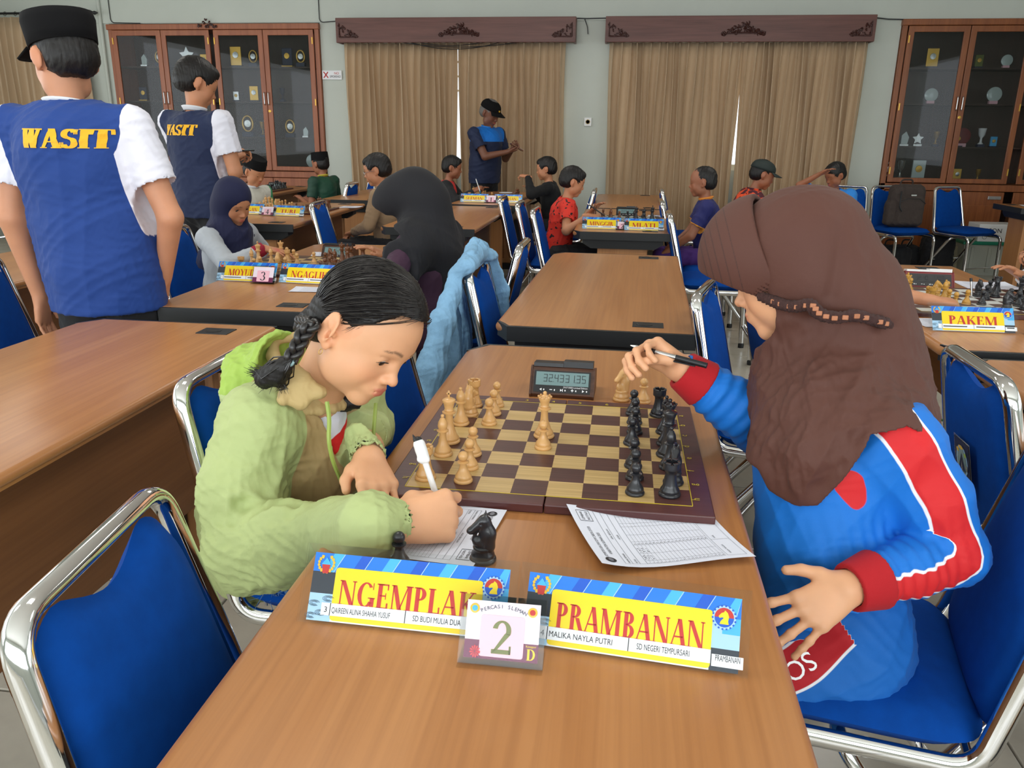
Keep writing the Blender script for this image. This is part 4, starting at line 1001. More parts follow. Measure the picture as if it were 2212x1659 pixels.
# ================================================================ acrylic name plates
def name_plate(x, y, z, rz, word, label, W=.245, H=.083, lean=32, sub=None, lod=0, cut=0, numtxt=''):
    e = empty('name_plate', (x, y, z), rz); tag(e, label, 'name plate'); th = math.radians(lean)
    U = Vector((1, 0, 0)); Vv = Vector((0, math.sin(th), math.cos(th))); Nn = Vector((0, -math.cos(th), math.sin(th)))
    def P(u, v, o=0.): return tuple(U * (u - W / 2) + Vv * (v + .002) + Nn * o)
    def R(b, u0, v0, u1, v1, o, mi=0): b.add([P(u0, v0, o), P(u1, v0, o), P(u1, v1, o), P(u0, v1, o)], [(0, 1, 2, 3)], mi)
    def sheet(b, u0, v0, u1, v1, o, t=.0016):
        b.add([P(u0, v0, o), P(u1, v0, o), P(u1, v1, o), P(u0, v1, o), P(u0, v0, o + t), P(u1, v0, o + t), P(u1, v1, o + t), P(u0, v1, o + t)], [(0, 3, 2, 1), (4, 5, 6, 7), (0, 1, 5, 4), (1, 2, 6, 5), (2, 3, 7, 6), (3, 0, 4, 7)])
    b = MB(); sheet(b, -.004, -.001, W + .004, H + .006, .0022); sheet(b, -.004, -.001, W + .004, H + .006, -.0042)
    top = Vector(P(0, H + .006, -.0034)); bk = Vector((top.x, top.y + math.tan(th) * top.z * .95, .001))
    q = [Vector(P(-.004, H + .006, -.0026)), Vector(P(W + .004, H + .006, -.0026)), Vector((W / 2 + .004, bk.y, .001)), Vector((-W / 2 - .004, bk.y, .001))]
    b.add([tuple(p) for p in q] + [tuple(p + Vector((0, -.0015, 0))) for p in q], [(0, 1, 2, 3), (7, 6, 5, 4), (0, 4, 5, 1), (1, 5, 6, 2), (2, 6, 7, 3), (3, 7, 4, 0)])
    b.build('acrylic_stand', M['acrylic'], e)
    b = MB(); m0, m1 = .006, W - .006; h0, h1 = .002, H - .004; ww, hh = m1 - m0, h1 - h0
    X = lambda f: m0 + ww * f; Yv = lambda f: h0 + hh * f
    b2 = MB(); R(b2, m0, h0, m1, h1, -.0008); card = b2.build('printed_card', M['white'], e)
    R(b, X(0), Yv(.72), X(1), Yv(1), -.0002, 0)                                   # blue band
    for k in range(7):
        u = .05 + k * .145; q = [(u, .72), (u + .055, .72), (u + .105, 1), (u + .05, 1)]
        b.add([P(X(min(a, 1)), Yv(c), 0) for a, c in q], [(0, 1, 2, 3)], 1 if k % 2 else 2)
        q = [(u + .055, .72), (u + .059, .72), (u + .109, 1), (u + .105, 1)]; b.add([P(X(min(a, 1)), Yv(c), .0001) for a, c in q], [(0, 1, 2, 3)], 3)
    R(b, X(0), Yv(.40), X(.12), Yv(.72), -.0001, 4); R(b, X(0), Yv(0), X(.12), Yv(.40), -.0001, 3)
    R(b, X(.87), Yv(.30), X(1), Yv(.72), -.0001, 3); R(b, X(.87), Yv(0), X(1), Yv(.30), -.0001, 4)
    R(b, X(.92), Yv(.5), X(1), Yv(.72), 0, 2)
    pts = rrect(ww * .755, hh * .78, .004, 3); b.add([P(X(.497) + p[0], Yv(.41) + p[1], .0003) for p in pts], [tuple(range(len(pts)))], 5)
    b.build('card_background', [M['plate_blue'], M['plate_blue2'], M['plate_cyan'], M['plate_pale'], M['plate_navy'], M['yellow']], card)
    nn = len(word); width = {8: .70, 9: .70}.get(nn, min(.62, .11 * nn + .05)) * ww
    b = MB(); serif(word, b, lambda u, v: P(u, v, .0006), X(.497) - width / 2, Yv(.26), hh * .36, width); b.build('name_lettering', M['red_ink'], card)
    b = MB(); R(b, X(.07), Yv(.09), X(.875), Yv(.27), .0009, 0); R(b, X(.88), Yv(.06), X(1.02), Yv(.22), .0009, 0); b.build('name_strip', M['white'], card)
    b = MB()
    for f in (.115, .50): R(b, X(f), Yv(.09), X(f + .004), Yv(.27), .0011)
    if sub and lod == 0:
        for tx, f, wd in ((sub[0], .085, .012), (sub[1], .125, .30), (sub[2], .54, .24), (sub[3], .895, .11)):
            if tx: text_mesh(tx, hh * .115, b, 0, P(X(f), Yv(.135), .0011), tuple(U), tuple(Vv), 'LEFT', ww * wd if len(tx) > 2 else None)
    else:
        for f0, f1 in ((.13, .42), (.53, .76), (.90, .99)):
            R(b, X(f0), Yv(.16), X(f1), Yv(.20), .0011)
    b.build('small_lettering', M['ink'], card)
    if lod <= 1:                                                         # emblems
        def disc(b, cu, cv, r, o, mi, n=16, a0=0, a1=360):
            V = [P(X(cu), Yv(cv), o)] + [P(X(cu) + r * math.cos(math.radians(a0 + (a1 - a0) * k / n)), Yv(cv) + r * math.sin(math.radians(a0 + (a1 - a0) * k / n)), o) for k in range(n + 1)]
            b.add(V, [(0, k + 1, k + 2) for k in range(n)], mi)
        b = MB(); r = hh * .13; c = (.065, .84)
        for k in range(14):
            a = math.radians(125 + 290 * k / 13); rr = r * .92; px_, py_ = X(c[0]) + rr * math.cos(a), Yv(c[1]) + rr * math.sin(a)
            b.add([P(px_ + r * .26 * math.cos(a + q * 1.57) * (1 if q % 2 else .7), py_ + r * .26 * math.sin(a + q * 1.57), .0007) for q in range(4)], [(0, 1, 2, 3)], 0)
        b.add([P(X(c[0]) - r * .6, Yv(c[1]) - r * .1, .0008), P(X(c[0]) + r * .6, Yv(c[1]) - r * .1, .0008), P(X(c[0]), Yv(c[1]) + r * .7, .0008)], [(0, 1, 2)], 1)
        b.add([P(X(c[0]) - r * .35, Yv(c[1]) - r * 1.1, .0008), P(X(c[0]) + r * .35, Yv(c[1]) - r * 1.1, .0008), P(X(c[0]) + r * .5, Yv(c[1]) - r * .1, .0008), P(X(c[0]) - r * .5, Yv(c[1]) - r * .1, .0008)], [(0, 1, 2, 3)], 2)
        b.build('wreath_emblem', [M['gold_print'], M['plate_cyan'], M['red_ink']], card)
        b = MB(); c = (.925, .72); disc(b, c[0], c[1], r * 1.25, .0007, 0); disc(b, c[0], c[1], r * 1.02, .0008, 1, 12, 0, 180); disc(b, c[0], c[1], r * 1.02, .0008, 2, 12, 180, 360)
        hp = [(-.45, -.7), (.5, -.7), (.42, -.35), (.5, .1), (.35, .5), (.05, .75), (-.05, .55), (-.3, .45), (-.6, .1), (-.5, -.08), (-.2, 0), (-.05, -.05), (-.35, -.4)]
        for tri in ([0, 1, 2, 12], [12, 2, 3, 11], [11, 3, 4, 7], [7, 4, 5, 6], [7, 8, 9, 10], [7, 10, 11]): b.add([P(X(c[0]) + hp[i][0] * r, Yv(c[1]) + hp[i][1] * r, .0010) for i in tri], [tuple(range(len(tri)))], 3)
        for k in range(18):
            a = math.radians(k * 20); b.add([P(X(c[0]) + r * q1 * math.cos(a + q2), Yv(c[1]) + r * q1 * math.sin(a + q2), .0009) for q1, q2 in ((1.3, 0), (1.3, .16), (1.12, .16), (1.12, 0))], [(3, 2, 1, 0)], 4)
        b.build('knight_emblem', [M['plate_pale'], M['red_ink'], M['plate_blue2'], M['yellow'], M['plate_blue2']], card)
        b = MB()                                                        # batik cloud motif
        for cu, cv in ((.03, .25), (.07, .12), (.02, .07), (.10, .33)):
            for q in range(3): b.tube([P(X(cu) + (.002 + .0012 * q) * 1.6 * math.cos(a), Yv(cv) + (.0015 + .0009 * q) * math.sin(a), .0006) for a in np.linspace(.3, 5.4, 9)], .00025, 3)
        b.build('cloud_motif', M['darktxt'], card)
    return e
M['gold_print'] = mat('gold_print', srgb(238, 186, 40), .4)
def number_stand(x, y, z, rz, num, label, W=.092, H=.072, lean=30, lod=0):
    e = empty('number_stand', (x, y, z), rz); tag(e, label, 'number stand'); th = math.radians(lean)
    U = Vector((1, 0, 0)); Vv = Vector((0, math.sin(th), math.cos(th))); Nn = Vector((0, -math.cos(th), math.sin(th)))
    def P(u, v, o=0.): return tuple(U * (u - W / 2) + Vv * (v + .002) + Nn * o)
    def R(b, u0, v0, u1, v1, o, mi=0): b.add([P(u0, v0, o), P(u1, v0, o), P(u1, v1, o), P(u0, v1, o)], [(0, 1, 2, 3)], mi)
    b = MB()
    for o in (.0018, -.003):
        b.add([P(0, 0, o), P(W, 0, o), P(W, H, o), P(0, H, o), P(0, 0, o + .0014), P(W, 0, o + .0014), P(W, H, o + .0014), P(0, H, o + .0014)], [(0, 3, 2, 1), (4, 5, 6, 7), (0, 1, 5, 4), (1, 2, 6, 5), (2, 3, 7, 6), (3, 0, 4, 7)])
    b.box(-W / 2, W / 2, -.006, .035, 0, .0015)
    b.build('acrylic_stand', M['acrylic'], e)
    b = MB(); R(b, .006, .006, W - .006, H - .006, 0); card = b.build('printed_card', M['palepink'], e)
    b = MB(); R(b, .006, .006, W - .006, .025, .0003); b.build('maroon_band', M['maroon'], card)
    b = MB(); pts = rrect(W * .52, H * .60, .003, 3); b.add([P(W * .5 + p[0], H * .42 + p[1], .0006) for p in pts], [tuple(range(len(pts)))]); b.build('pink_panel', M['pink'], card)
    b = MB(); h_ = H * .48; wd = _adv(num) * h_ * 1.05; serif(num, b, lambda u, v: P(u, v, .0009), W * .5 - wd / 2, H * .17, h_, wd); b.build('numeral', M['olive'] if lod == 0 else M['ink'], card)
    if lod == 0:
        b = MB(); s_ = 'PERCASI SLEMAN'
        for k, c in enumerate(s_):
            if c == ' ': continue
            a = math.radians(118 - (k + .5) * 56 / len(s_)) ; r = .052; cu, cv = W * .5 + r * math.cos(a), H * .04 + .0045 + r * math.sin(a)
            ua = a - PI / 2; uu = U * math.cos(ua) + Vv * math.sin(ua); vv = -U * math.sin(ua) + Vv * math.cos(ua)
            text_mesh(c, .0056, b, 0, P(cu, cv, .0009), tuple(uu), tuple(vv), 'CENTER')
        b.build('arched_lettering', M['darktxt'], card)
        b = MB(); glyph('D', b, lambda u, v: P(u, v, .0009), W - .0165, .0115, 0) ; st = MB(); serif('D', st, lambda u, v: P(u, v, .0009), W - .0185, .0085, .0115); text_mesh('Kategori', .0032, st, 0, P(W - .0195, .0215, .0009), tuple(U), tuple(Vv)); st.build('category_lettering', M['yellow'], card)
        b = MB()
        for k in range(12):
            a = k * .55; b.add([P(.018 + r_ * math.cos(a + q), .013 + r_ * 1.1 * math.sin(a + q), .001) for r_, q in ((.0005, 0), (.005, -.2), (.0062, 0), (.005, .2))], [(0, 1, 2, 3)])
        b.build('flower_print', mat('flower_red', srgb(214, 60, 70), .5), card)
        for (cu, ring_) in ((.0145, 0), (W - .0145, 1)):
            b = MB(); V = [P(cu, H - .0145, .001)] + [P(cu + .0052 * math.cos(a), H - .0145 + .0052 * math.sin(a), .001) for a in np.linspace(0, 2 * PI, 15)]
            b.add(V, [(0, k + 1, k + 2) for k in range(14)], 0); V = [P(cu, H - .0145, .0012)] + [P(cu + .0032 * math.cos(a), H - .0145 + .0032 * math.sin(a), .0012) for a in np.linspace(0, 2 * PI, 11)]
            b.add(V, [(0, k + 1, k + 2) for k in range(10)], 1); b.build('round_emblem', [M['gold_print'], M['red_ink'] if ring_ else M['plate_cyan']], card)
    return e
name_plate(-.128, -.577, .75, -.02, 'NGEMPLAK', 'yellow and blue NGEMPLAK name plate in an acrylic stand on the foreground desk', sub=('3', 'QAIREEN ALINA SHAHIA YUSUF', 'SD BUDI MULIA DUA', 'NGEMPLAK'))
name_plate(.124, -.590, .75, -.09, 'PRAMBANAN', 'yellow and blue PRAMBANAN name plate in an acrylic stand on the foreground desk', sub=('4', 'MALIKA NAYLA PUTRI', 'SD NEGERI TEMPURSARI', 'PRAMBANAN'))
number_stand(-.010, -.622, .75, .0, '2', 'pink number 2 stand in front of the NGEMPLAK and PRAMBANAN plates')
# ================================================================ score sheets
def sheet(B, uu, vv, w_, h_, label, seed=0, curl=.004, header=True, z=.751, filled=3, lod=0):
    """B: corner at the writer's lower left, uu towards the writer's right, vv away from the writer"""
    e = empty('score_sheet', (B[0], B[1], z)); tag(e, label, 'paper'); uu = Vector(uu).normalized(); vv = Vector(vv).normalized()
    def P(u, v, o=0):
        q = uu * u + vv * v; a, b_ = u / w_, v / h_
        zz = curl * ((a - .5) ** 2 * 2.0 + .35 * math.sin(b_ * 5 + seed) * (1 - a) + (b_ ** 4) * 1.2) ; return (q.x, q.y, max(.0004, zz) + o)
    MB().grid(lambda a, b_: P(a * w_, b_ * h_), 13, 13).build('paper_leaf', M['paper'], e, sharp=False)
    g = MB()
    def line(u0, v0, u1, v1, t=.0004, mi=0):
        n = 6
        for k in range(n):
            a, b_ = k / n, (k + 1) / n; p0 = (u0 + (u1 - u0) * a, v0 + (v1 - v0) * a); p1 = (u0 + (u1 - u0) * b_, v0 + (v1 - v0) * b_)
            if abs(u1 - u0) > abs(v1 - v0): g.add([P(p0[0], p0[1] - t / 2, .0004), P(p1[0], p1[1] - t / 2, .0004), P(p1[0], p1[1] + t / 2, .0004), P(p0[0], p0[1] + t / 2, .0004)], [(0, 1, 2, 3)], mi)
            else: g.add([P(p0[0] - t / 2, p0[1], .0004), P(p0[0] + t / 2, p0[1], .0004), P(p1[0] + t / 2, p1[1], .0004), P(p1[0] - t / 2, p1[1], .0004)], [(0, 1, 2, 3)], mi)
    x0, x1, y0, y1 = .010, w_ - .010, .008, h_ - .036; tb = .030; hd = .030
    cols = [x0 + (x1 - x0) * f for f in (0, .06, .2, .36, .42, .55, .7, .76, .88, 1)]
    for c_ in cols: line(c_, y0 + tb, c_, y1 - hd)
    nr = 20
    for k in range(nr + 1): line(x0, y0 + tb + (y1 - hd - y0 - tb) * k / nr, x1, y0 + tb + (y1 - hd - y0 - tb) * k / nr, .0003)
    for k in range(4): line(x0, y1 - hd * k / 3, x1, y1 - hd * k / 3, .0005)
    for c_ in (0, .34, .67, 1): line(x0 + (x1 - x0) * c_, y0, x0 + (x1 - x0) * c_, y0 + tb - .003)
    line(x0, y0, x1, y0); line(x0, y0 + tb - .003, x1, y0 + tb - .003); line(x0, y1 - hd, x0, y1); line(x1, y1 - hd, x1, y1)
    g.build('ruled_table', M['inkgrey'], e)
    if lod == 0:
        tx = MB()
        def T(s_, size, u, v, wd=None):
            st = len(tx.v); text_mesh(s_, size, tx, 0, (0, 0, 0), (1, 0, 0), (0, 1, 0), 'LEFT', wd)
            for i in range(st, len(tx.v)): q = tx.v[i]; tx.v[i] = P(u + q[0], v + q[1], .0005)
        T('KOMPETISI USIA DINI SD/MI CABOR CATUR', .0062, .026, h_ - .018, .088); T('KABUPATEN SLEMAN 2025', .0062, .036, h_ - .027, .062)
        T('LEMBAR', .0056, w_ - .040, h_ - .018, .022); T('NOTASI', .0056, w_ - .040, h_ - .026, .022)
        for k, s_ in enumerate(('NAMA PEMAIN', 'ASAL SEKOLAH', 'PUTIH', 'HITAM')): T(s_, .0042, x0 + .002 + (k % 2) * .07, y1 - .0075 - (k // 2) * .0105)
        for k, s_ in enumerate(('TANDA TANGAN', 'HASIL', 'TANDA TANGAN')): T(s_, .0036, x0 + .006 + k * .05, y0 + .018)
        for k in range(nr): T(str(k + 1), .0036, cols[0] + .001, y1 - hd - (k + .8) * (y1 - hd - y0 - tb) / nr)
        for k in range(nr): T(str(k + 21), .0036, cols[3] + .001, y1 - hd - (k + .8) * (y1 - hd - y0 - tb) / nr)
        tx.build('printed_text', M['ink'], e)
        hw = MB(); r = random.Random(seed)
        for k in range(filled):
            for c_ in (1, 2):
                v = y1 - hd - (k + .7) * (y1 - hd - y0 - tb) / nr; u = cols[c_] + .003
                for q in range(3):
                    pts = [P(u + q * .0045 + r.uniform(0, .003), v + r.uniform(-.001, .003), .0006) for _ in range(4)]; hw.tube(pts, .00022, 3)
        hw.build('handwriting', M['ink'], e)
        b = MB()
        for k, (u0, v0, u1, v1) in enumerate(((w_ - .043, h_ - .029, w_ - .014, h_ - .029), (w_ - .043, h_ - .010, w_ - .014, h_ - .010), (w_ - .043, h_ - .029, w_ - .043, h_ - .010), (w_ - .014, h_ - .029, w_ - .014, h_ - .010))): b.tube([P(u0, v0, .0004), P(u1, v1, .0004)], .00035, 3)
        b.build('title_box', M['ink'], e)
        b = MB(); V = [P(.017, h_ - .018, .0006)] + [P(.017 + .0075 * math.cos(a), h_ - .018 + .0075 * math.sin(a), .0006) for a in np.linspace(0, 2 * PI, 17)]; b.add(V, [(0, k + 1, k + 2) for k in range(16)])
        b.build('round_logo', M['ink'], e)
        b = MB(); V = [P(.017, h_ - .018, .0009)] + [P(.017 + .005 * math.cos(a), h_ - .018 + .0035 * math.sin(a), .0009) for a in np.linspace(0, 2 * PI, 17)]; b.add(V, [(0, k + 1, k + 2) for k in range(16)])
        b.build('logo_centre', M['inkgrey'], e)
    return e
sheet((.295, -.350), (-.058, .164, 0), (-.203, -.064, 0), .174, .213, 'white score sheet lying behind the PRAMBANAN plate, mostly empty', seed=1, curl=.010, z=.7512)
sheet((-.262, -.236), (-.02, -.168, 0), (.207, -.022, 0), .170, .209, 'white score sheet under the writing hand of the girl in green', seed=4, curl=.0025, filled=12, z=.7506)
# ================================================================ people
def skin_mat(name, col, lip=srgb(196, 96, 86), brow=srgb(60, 42, 34)):
    m = mat(name, col, .5, sub=.12, bump=(260, .12, .0006), var=(14, .07)); nt = m.node_tree; N = nt.nodes; L = nt.links; b = N['Principled BSDF']
    src = b.inputs['Base Color'].links[0].from_socket
    for at, c in (('lip', lip), ('brow', brow), ('blush', tuple(min(1, q * f) for q, f in zip(col[:3], (1.08, .72, .66))) + (1,))):
        a = N.new('ShaderNodeAttribute'); a.attribute_name = at
        mx = N.new('ShaderNodeMix'); mx.data_type = 'RGBA'; L.new(a.outputs['Fac'], mx.inputs[0]); L.new(src, mx.inputs[6]); mx.inputs[7].default_value = c
        src = mx.outputs[2]
    L.new(src, b.inputs['Base Color']); return m
SK = {'fair': skin_mat('skin_fair', srgb(224, 168, 128)), 'tan': skin_mat('skin_tan', srgb(192, 132, 96)), 'brown': skin_mat('skin_brown', srgb(156, 100, 72)), 'dark': skin_mat('skin_dark', srgb(122, 78, 58)),
      'ref': skin_mat('skin_referee', srgb(202, 142, 108))}
M['hair'] = mat('black_hair', srgb(20, 17, 17), .5, bump=(90, .6, .004, (1, 1, .25)), spec=.4)
M['hair_lock'] = mat('black_hair_locks', srgb(24, 20, 20), .34, spec=.65)
M['hair_grey'] = mat('grey_hair', srgb(110, 106, 102), .6, bump=(200, .6, .003))
M['eye_white'] = mat('eye_white', srgb(232, 226, 220), .2); M['iris'] = mat('iris_brown', srgb(40, 24, 16), .12)
M['lash'] = mat('eyelashes', srgb(22, 16, 14), .6)
def region_mat(name, c0, regs, rough=.75, bump=(500, .25, .0008)):
    """cloth dyed in areas: each (attribute, colour) shows where the signed attribute is positive"""
    m = mat(name, c0, rough, bump=bump, sheen=.03); nt = m.node_tree; N = nt.nodes; L = nt.links; b = N['Principled BSDF']; src = None
    for at, c in regs:
        a = N.new('ShaderNodeAttribute'); a.attribute_name = at; r = N.new('ShaderNodeMapRange'); r.inputs[1].default_value = -.0006; r.inputs[2].default_value = .0006
        mx = N.new('ShaderNodeMix'); mx.data_type = 'RGBA'; L.new(a.outputs['Fac'], r.inputs[0]); L.new(r.outputs[0], mx.inputs[0])
        if src is None: mx.inputs[6].default_value = c0
        else: L.new(src, mx.inputs[6])
        mx.inputs[7].default_value = c; src = mx.outputs[2]
    L.new(src, b.inputs['Base Color']); M[name] = m; return m
def seg_d(V, a, b):
    a, b = np.array(a, float), np.array(b, float); ba = b - a; t = np.clip(((V - a) @ ba) / (ba @ ba), 0, 1); return np.linalg.norm(V - a - t[:, None] * ba, axis=1)
def cloth(name, c, rough=.85, bump=(500, .25, .0008), sheen=.03, var=(9, .05)): M[name] = mat(name, c, rough, bump=bump, sheen=sheen, var=var); return M[name]
def v3(p): return np.array(p, float)
P_ = lambda x, y, Y: v3(aty(x, y, Y))
r = np.random.default_rng(11)
class Rig:
    """adds primitives given in a local frame (rotation R, origin t, scale s) to a world-space field"""
    def __init__(s, F, R, t, sc=1.0): s.F = F; s.R = np.array(R, float); s.t = np.array(t, float); s.s = sc
    def p(s, v): return s.R @ (np.array(v, float) * s.s) + s.t
    def cone(s, a, b, ra, rb, k=.01, op='u'): s.F.cone(s.p(a), s.p(b), ra * s.s, rb * s.s, k * s.s, op)
    def chain(s, P, r, k=.01, op='u'):
        for i in range(len(P) - 1): s.cone(P[i], P[i + 1], r[i], r[i + 1], k, op)
    def ell(s, c, r, k=.01, op='u', R=None): s.F.ell(s.p(c), np.array(r) * np.ones(3) * s.s, s.R if R is None else s.R @ R, k * s.s, op)
    def box(s, c, h, rd=.004, k=.004, op='u', R=None): s.F.box(s.p(c), np.array(h) * s.s, s.R if R is None else s.R @ R, rd * s.s, k * s.s, op)
    def inv(s, V): return ((V - s.t) @ s.R) / s.s
def eulR(a, b, c): return Rz3(a) @ Rx3(b) @ Ry3(c)
def head_sdf(g, detail=True, adult=False, lids=True):
    jl = -.012 if adult else 0
    g.ell((0, -.010, .034), (.074, .094, .084), k=.0); g.ell((0, .030, .035), (.060, .058, .056), k=.03)
    g.ell((0, .022, -.022), (.061, .062, .070), k=.03)
    g.ell((.036, .018, -.055 + jl), (.028, .036, .034), k=.02); g.ell((-.036, .018, -.055 + jl), (.028, .036, .034), k=.02)
    g.cone((0, .030, -.060), (0, .058, -.086 + jl), .036, .018, .03); g.ell((0, .063, -.090 + jl), (.018, .015, .014), k=.014)
    g.ell((.034, .050, -.034), (.024, .024, .026), k=.02); g.ell((-.034, .050, -.034), (.024, .024, .026), k=.02)
    g.ell((0, .070, .018), (.044, .018, .014), k=.016)
    if detail:
        for s in (-1, 1): g.ell((.030 * s, .089, -.001), (.017, .013, .0095), k=.012, op='s')
    g.cone((0, .080, .006), (0, .094, -.026), .0072, .0088, .012); g.ell((0, .0985, -.0295), (.0098, .0095, .0088), k=.007)
    for s in (-1, 1): g.ell((.0110 * s, .0900, -.0335), (.0072, .0082, .0066), k=.006)
    if detail:
        for s in (-1, 1): g.ell((.0058 * s, .0955, -.0385), (.0032, .0045, .0026), k=.003, op='s')
    g.ell((0, .074, -.058), (.026, .017, .020), k=.014)
    g.ell((0, .0882, -.0540), (.0180, .0060, .0040), k=.005); g.ell((0, .0872, -.0632), (.0148, .0066, .0050), k=.005)
    if detail:
        g.cone((-.019, .0870, -.0590), (.019, .0870, -.0590), .0012, .0012, .003, 's'); g.cone((0, .0965, -.0400), (0, .0960, -.0485), .0018, .0020, .003, 's')
        if lids:
            for s in (-1, 1):
                g.ell((.031 * s, .0690, -.0005), (.0165, .0150, .0118), k=.004)
                g.ell((.0315 * s, .0865, -.0040), (.0134, .0105, .0058), k=.0012, op='s', R=Ry3(.10 * s))
                g.cone((.018 * s, .0790, .0075), (.044 * s, .0735, .0065), .0010, .0010, .002, 's')
    for s in (-1, 1):
        g.cone((.066 * s, -.002, -.022), (.072 * s, -.012, .016), .008, .010, .012)
        R = Rz3(-.38 * s) @ Rx3(-.18)
        g.ell((.0815 * s, -.013, -.002), (.0062, .0195, .0315), k=.005, R=R); g.ell((.0765 * s, -.003, -.0305), (.0058, .0085, .0095), k=.006)
        if detail:
            g.ell((.0895 * s, -.0100, .0005), (.0062, .0130, .0225), k=.003, op='s', R=R)
            g.ell((.0835 * s, -.0155, .0100), (.0030, .0040, .0120), k=.003, R=R @ Rx3(.5)); g.ell((.0790 * s, .0020, -.0080), (.0045, .0040, .0065), k=.003)
            g.ell((.0835 * s, -.0050, -.0115), (.0070, .0055, .0075), k=.002, op='s')
def face_attr(g):
    def lip(V):
        q = g.inv(V); x, y, z = q[:, 0], q[:, 1], q[:, 2]
        up = ((x / .0195) ** 2 + ((z + .0545) / .0050) ** 2); lo = ((x / .0165) ** 2 + ((z + .0635) / .0062) ** 2)
        return np.clip(1.6 - 1.3 * np.minimum(up, lo), 0, 1) * (y > .07) * .8
    def brow(V):
        q = g.inv(V); x, y, z = np.abs(q[:, 0]), q[:, 1], q[:, 2]; zc = .0205 + .004 * np.sin(np.clip((x - .012) / .038, 0, 1) * PI) - .0015 * (x > .035)
        d = np.abs(z - zc) / (.0032 * np.clip(1.25 - (x - .012) / .05, .35, 1.1)); return np.clip(1.25 - d, 0, 1) * (y > .045) * np.clip((x - .010) / .004, 0, 1) * np.clip((.050 - x) / .006, 0, 1) * .75
    def blush(V):
        q = g.inv(V); e = np.abs(q[:, 0]) > .07; a = np.exp(-(((np.abs(q[:, 0]) - .040) / .022) ** 2 + ((q[:, 2] + .032) / .020) ** 2)) * (q[:, 1] > .03) * .28
        b_ = np.exp(-((q[:, 0] / .012) ** 2 + ((q[:, 2] + .032) / .010) ** 2)) * (q[:, 1] > .085) * .25
        return np.clip(a + b_ + .2 * e * (np.abs(q[:, 2]) < .04), 0, 1)
    return {'lip': lip, 'brow': brow, 'blush': blush}
def eyes(g, parent, gaze=(0, -.35), s=1.0):
    for sd in (-1, 1):
        c = g.p((.031 * sd, .0682, -.0025)); r = .0128 * g.s
        d = g.R @ np.array([gaze[0] * .6, 1, gaze[1]]); d /= np.linalg.norm(d); q = Vector((0, 0, 1)).rotation_difference(Vector(d)).to_matrix().to_4x4()
        A = Matrix.Translation(Vector(c)) @ q
        b = MB(); b.lathe([(max(.0001, r * math.sin(a)), -r * math.cos(a)) for a in np.linspace(0.02, PI - .02, 12)], 18); b.xf(A)
        eb = b.build('eyeball', M['eye_white'], parent)
        b = MB(); b.lathe([(r * .53, r * .84), (r * .50, r * .90), (r * .3, r * 1.0), (.0001, r * 1.03)], 16); b.xf(A); b.build('iris', M['iris'], eb)
def hand(g, curls, thumb, w=1.0, spread=.10, th_r=1.0):
    """palm in the local xy plane: y towards the fingers, x towards the thumb, z the back of the hand. curls: 4 x (a1,a2,a3)"""
    K = [(.030, .088), (.010, .092), (-.011, .088), (-.030, .078)]; Ls = [(.040, .024, .020), (.044, .027, .021), (.041, .025, .020), (.032, .019, .018)]; Rr = [.0088, .0090, .0086, .0076]
    g.cone((0, -.05, 0), (0, .0, 0), .021, .0215, .01)
    for i, (x, y) in enumerate(K): g.cone((x * .45, .005, 0), (x, y, .001), .0155, .0112, .012)
    g.ell((0, .050, 0), (.034, .046, .0135), k=.01)
    for i, (x, y) in enumerate(K):
        a = 0; p = np.array([x, y, 0.]); sp = (x / .03) * spread
        g.ell(p + [0, -.002, .003], (.0098, .010, .0085), k=.006)
        for j in range(3):
            a += curls[i][j]; d = np.array([math.sin(sp) * math.cos(a), math.cos(sp) * math.cos(a), -math.sin(a)]); q = p + d * Ls[i][j]
            r0 = Rr[i] * (1 - .07 * j); g.cone(p, q, r0, r0 * .9, .004); g.ell(q, (r0 * .97,) * 3, k=.003); p = q
    T = [np.array(t, float) for t in thumb]; g.cone((.012, .012, -.004), T[0], .017, .013, .012); g.cone(T[0], T[1], .0125, .0105, .006); g.cone(T[1], T[2], .0102, .0086, .004)
TH_REST = [(.038, .034, -.010), (.050, .062, -.016), (.052, .086, -.020)]
TH_GRIP = [(.034, .036, -.020), (.030, .062, -.034), (.014, .080, -.042)]
C_REST = [(.25, .3, .2)] * 4; C_FIST = [(1.1, 1.3, .8)] * 4; C_GRIP = [(.6, .9, .5), (.7, 1.0, .6), (.9, 1.1, .7), (1.0, 1.2, .7)]
def frame(ydir, zdir):
    y = np.array(ydir, float); y /= np.linalg.norm(y); z = np.array(zdir, float); z -= y * (z @ y); z /= np.linalg.norm(z); x = np.cross(y, z); return np.stack([x, y, z], 1)
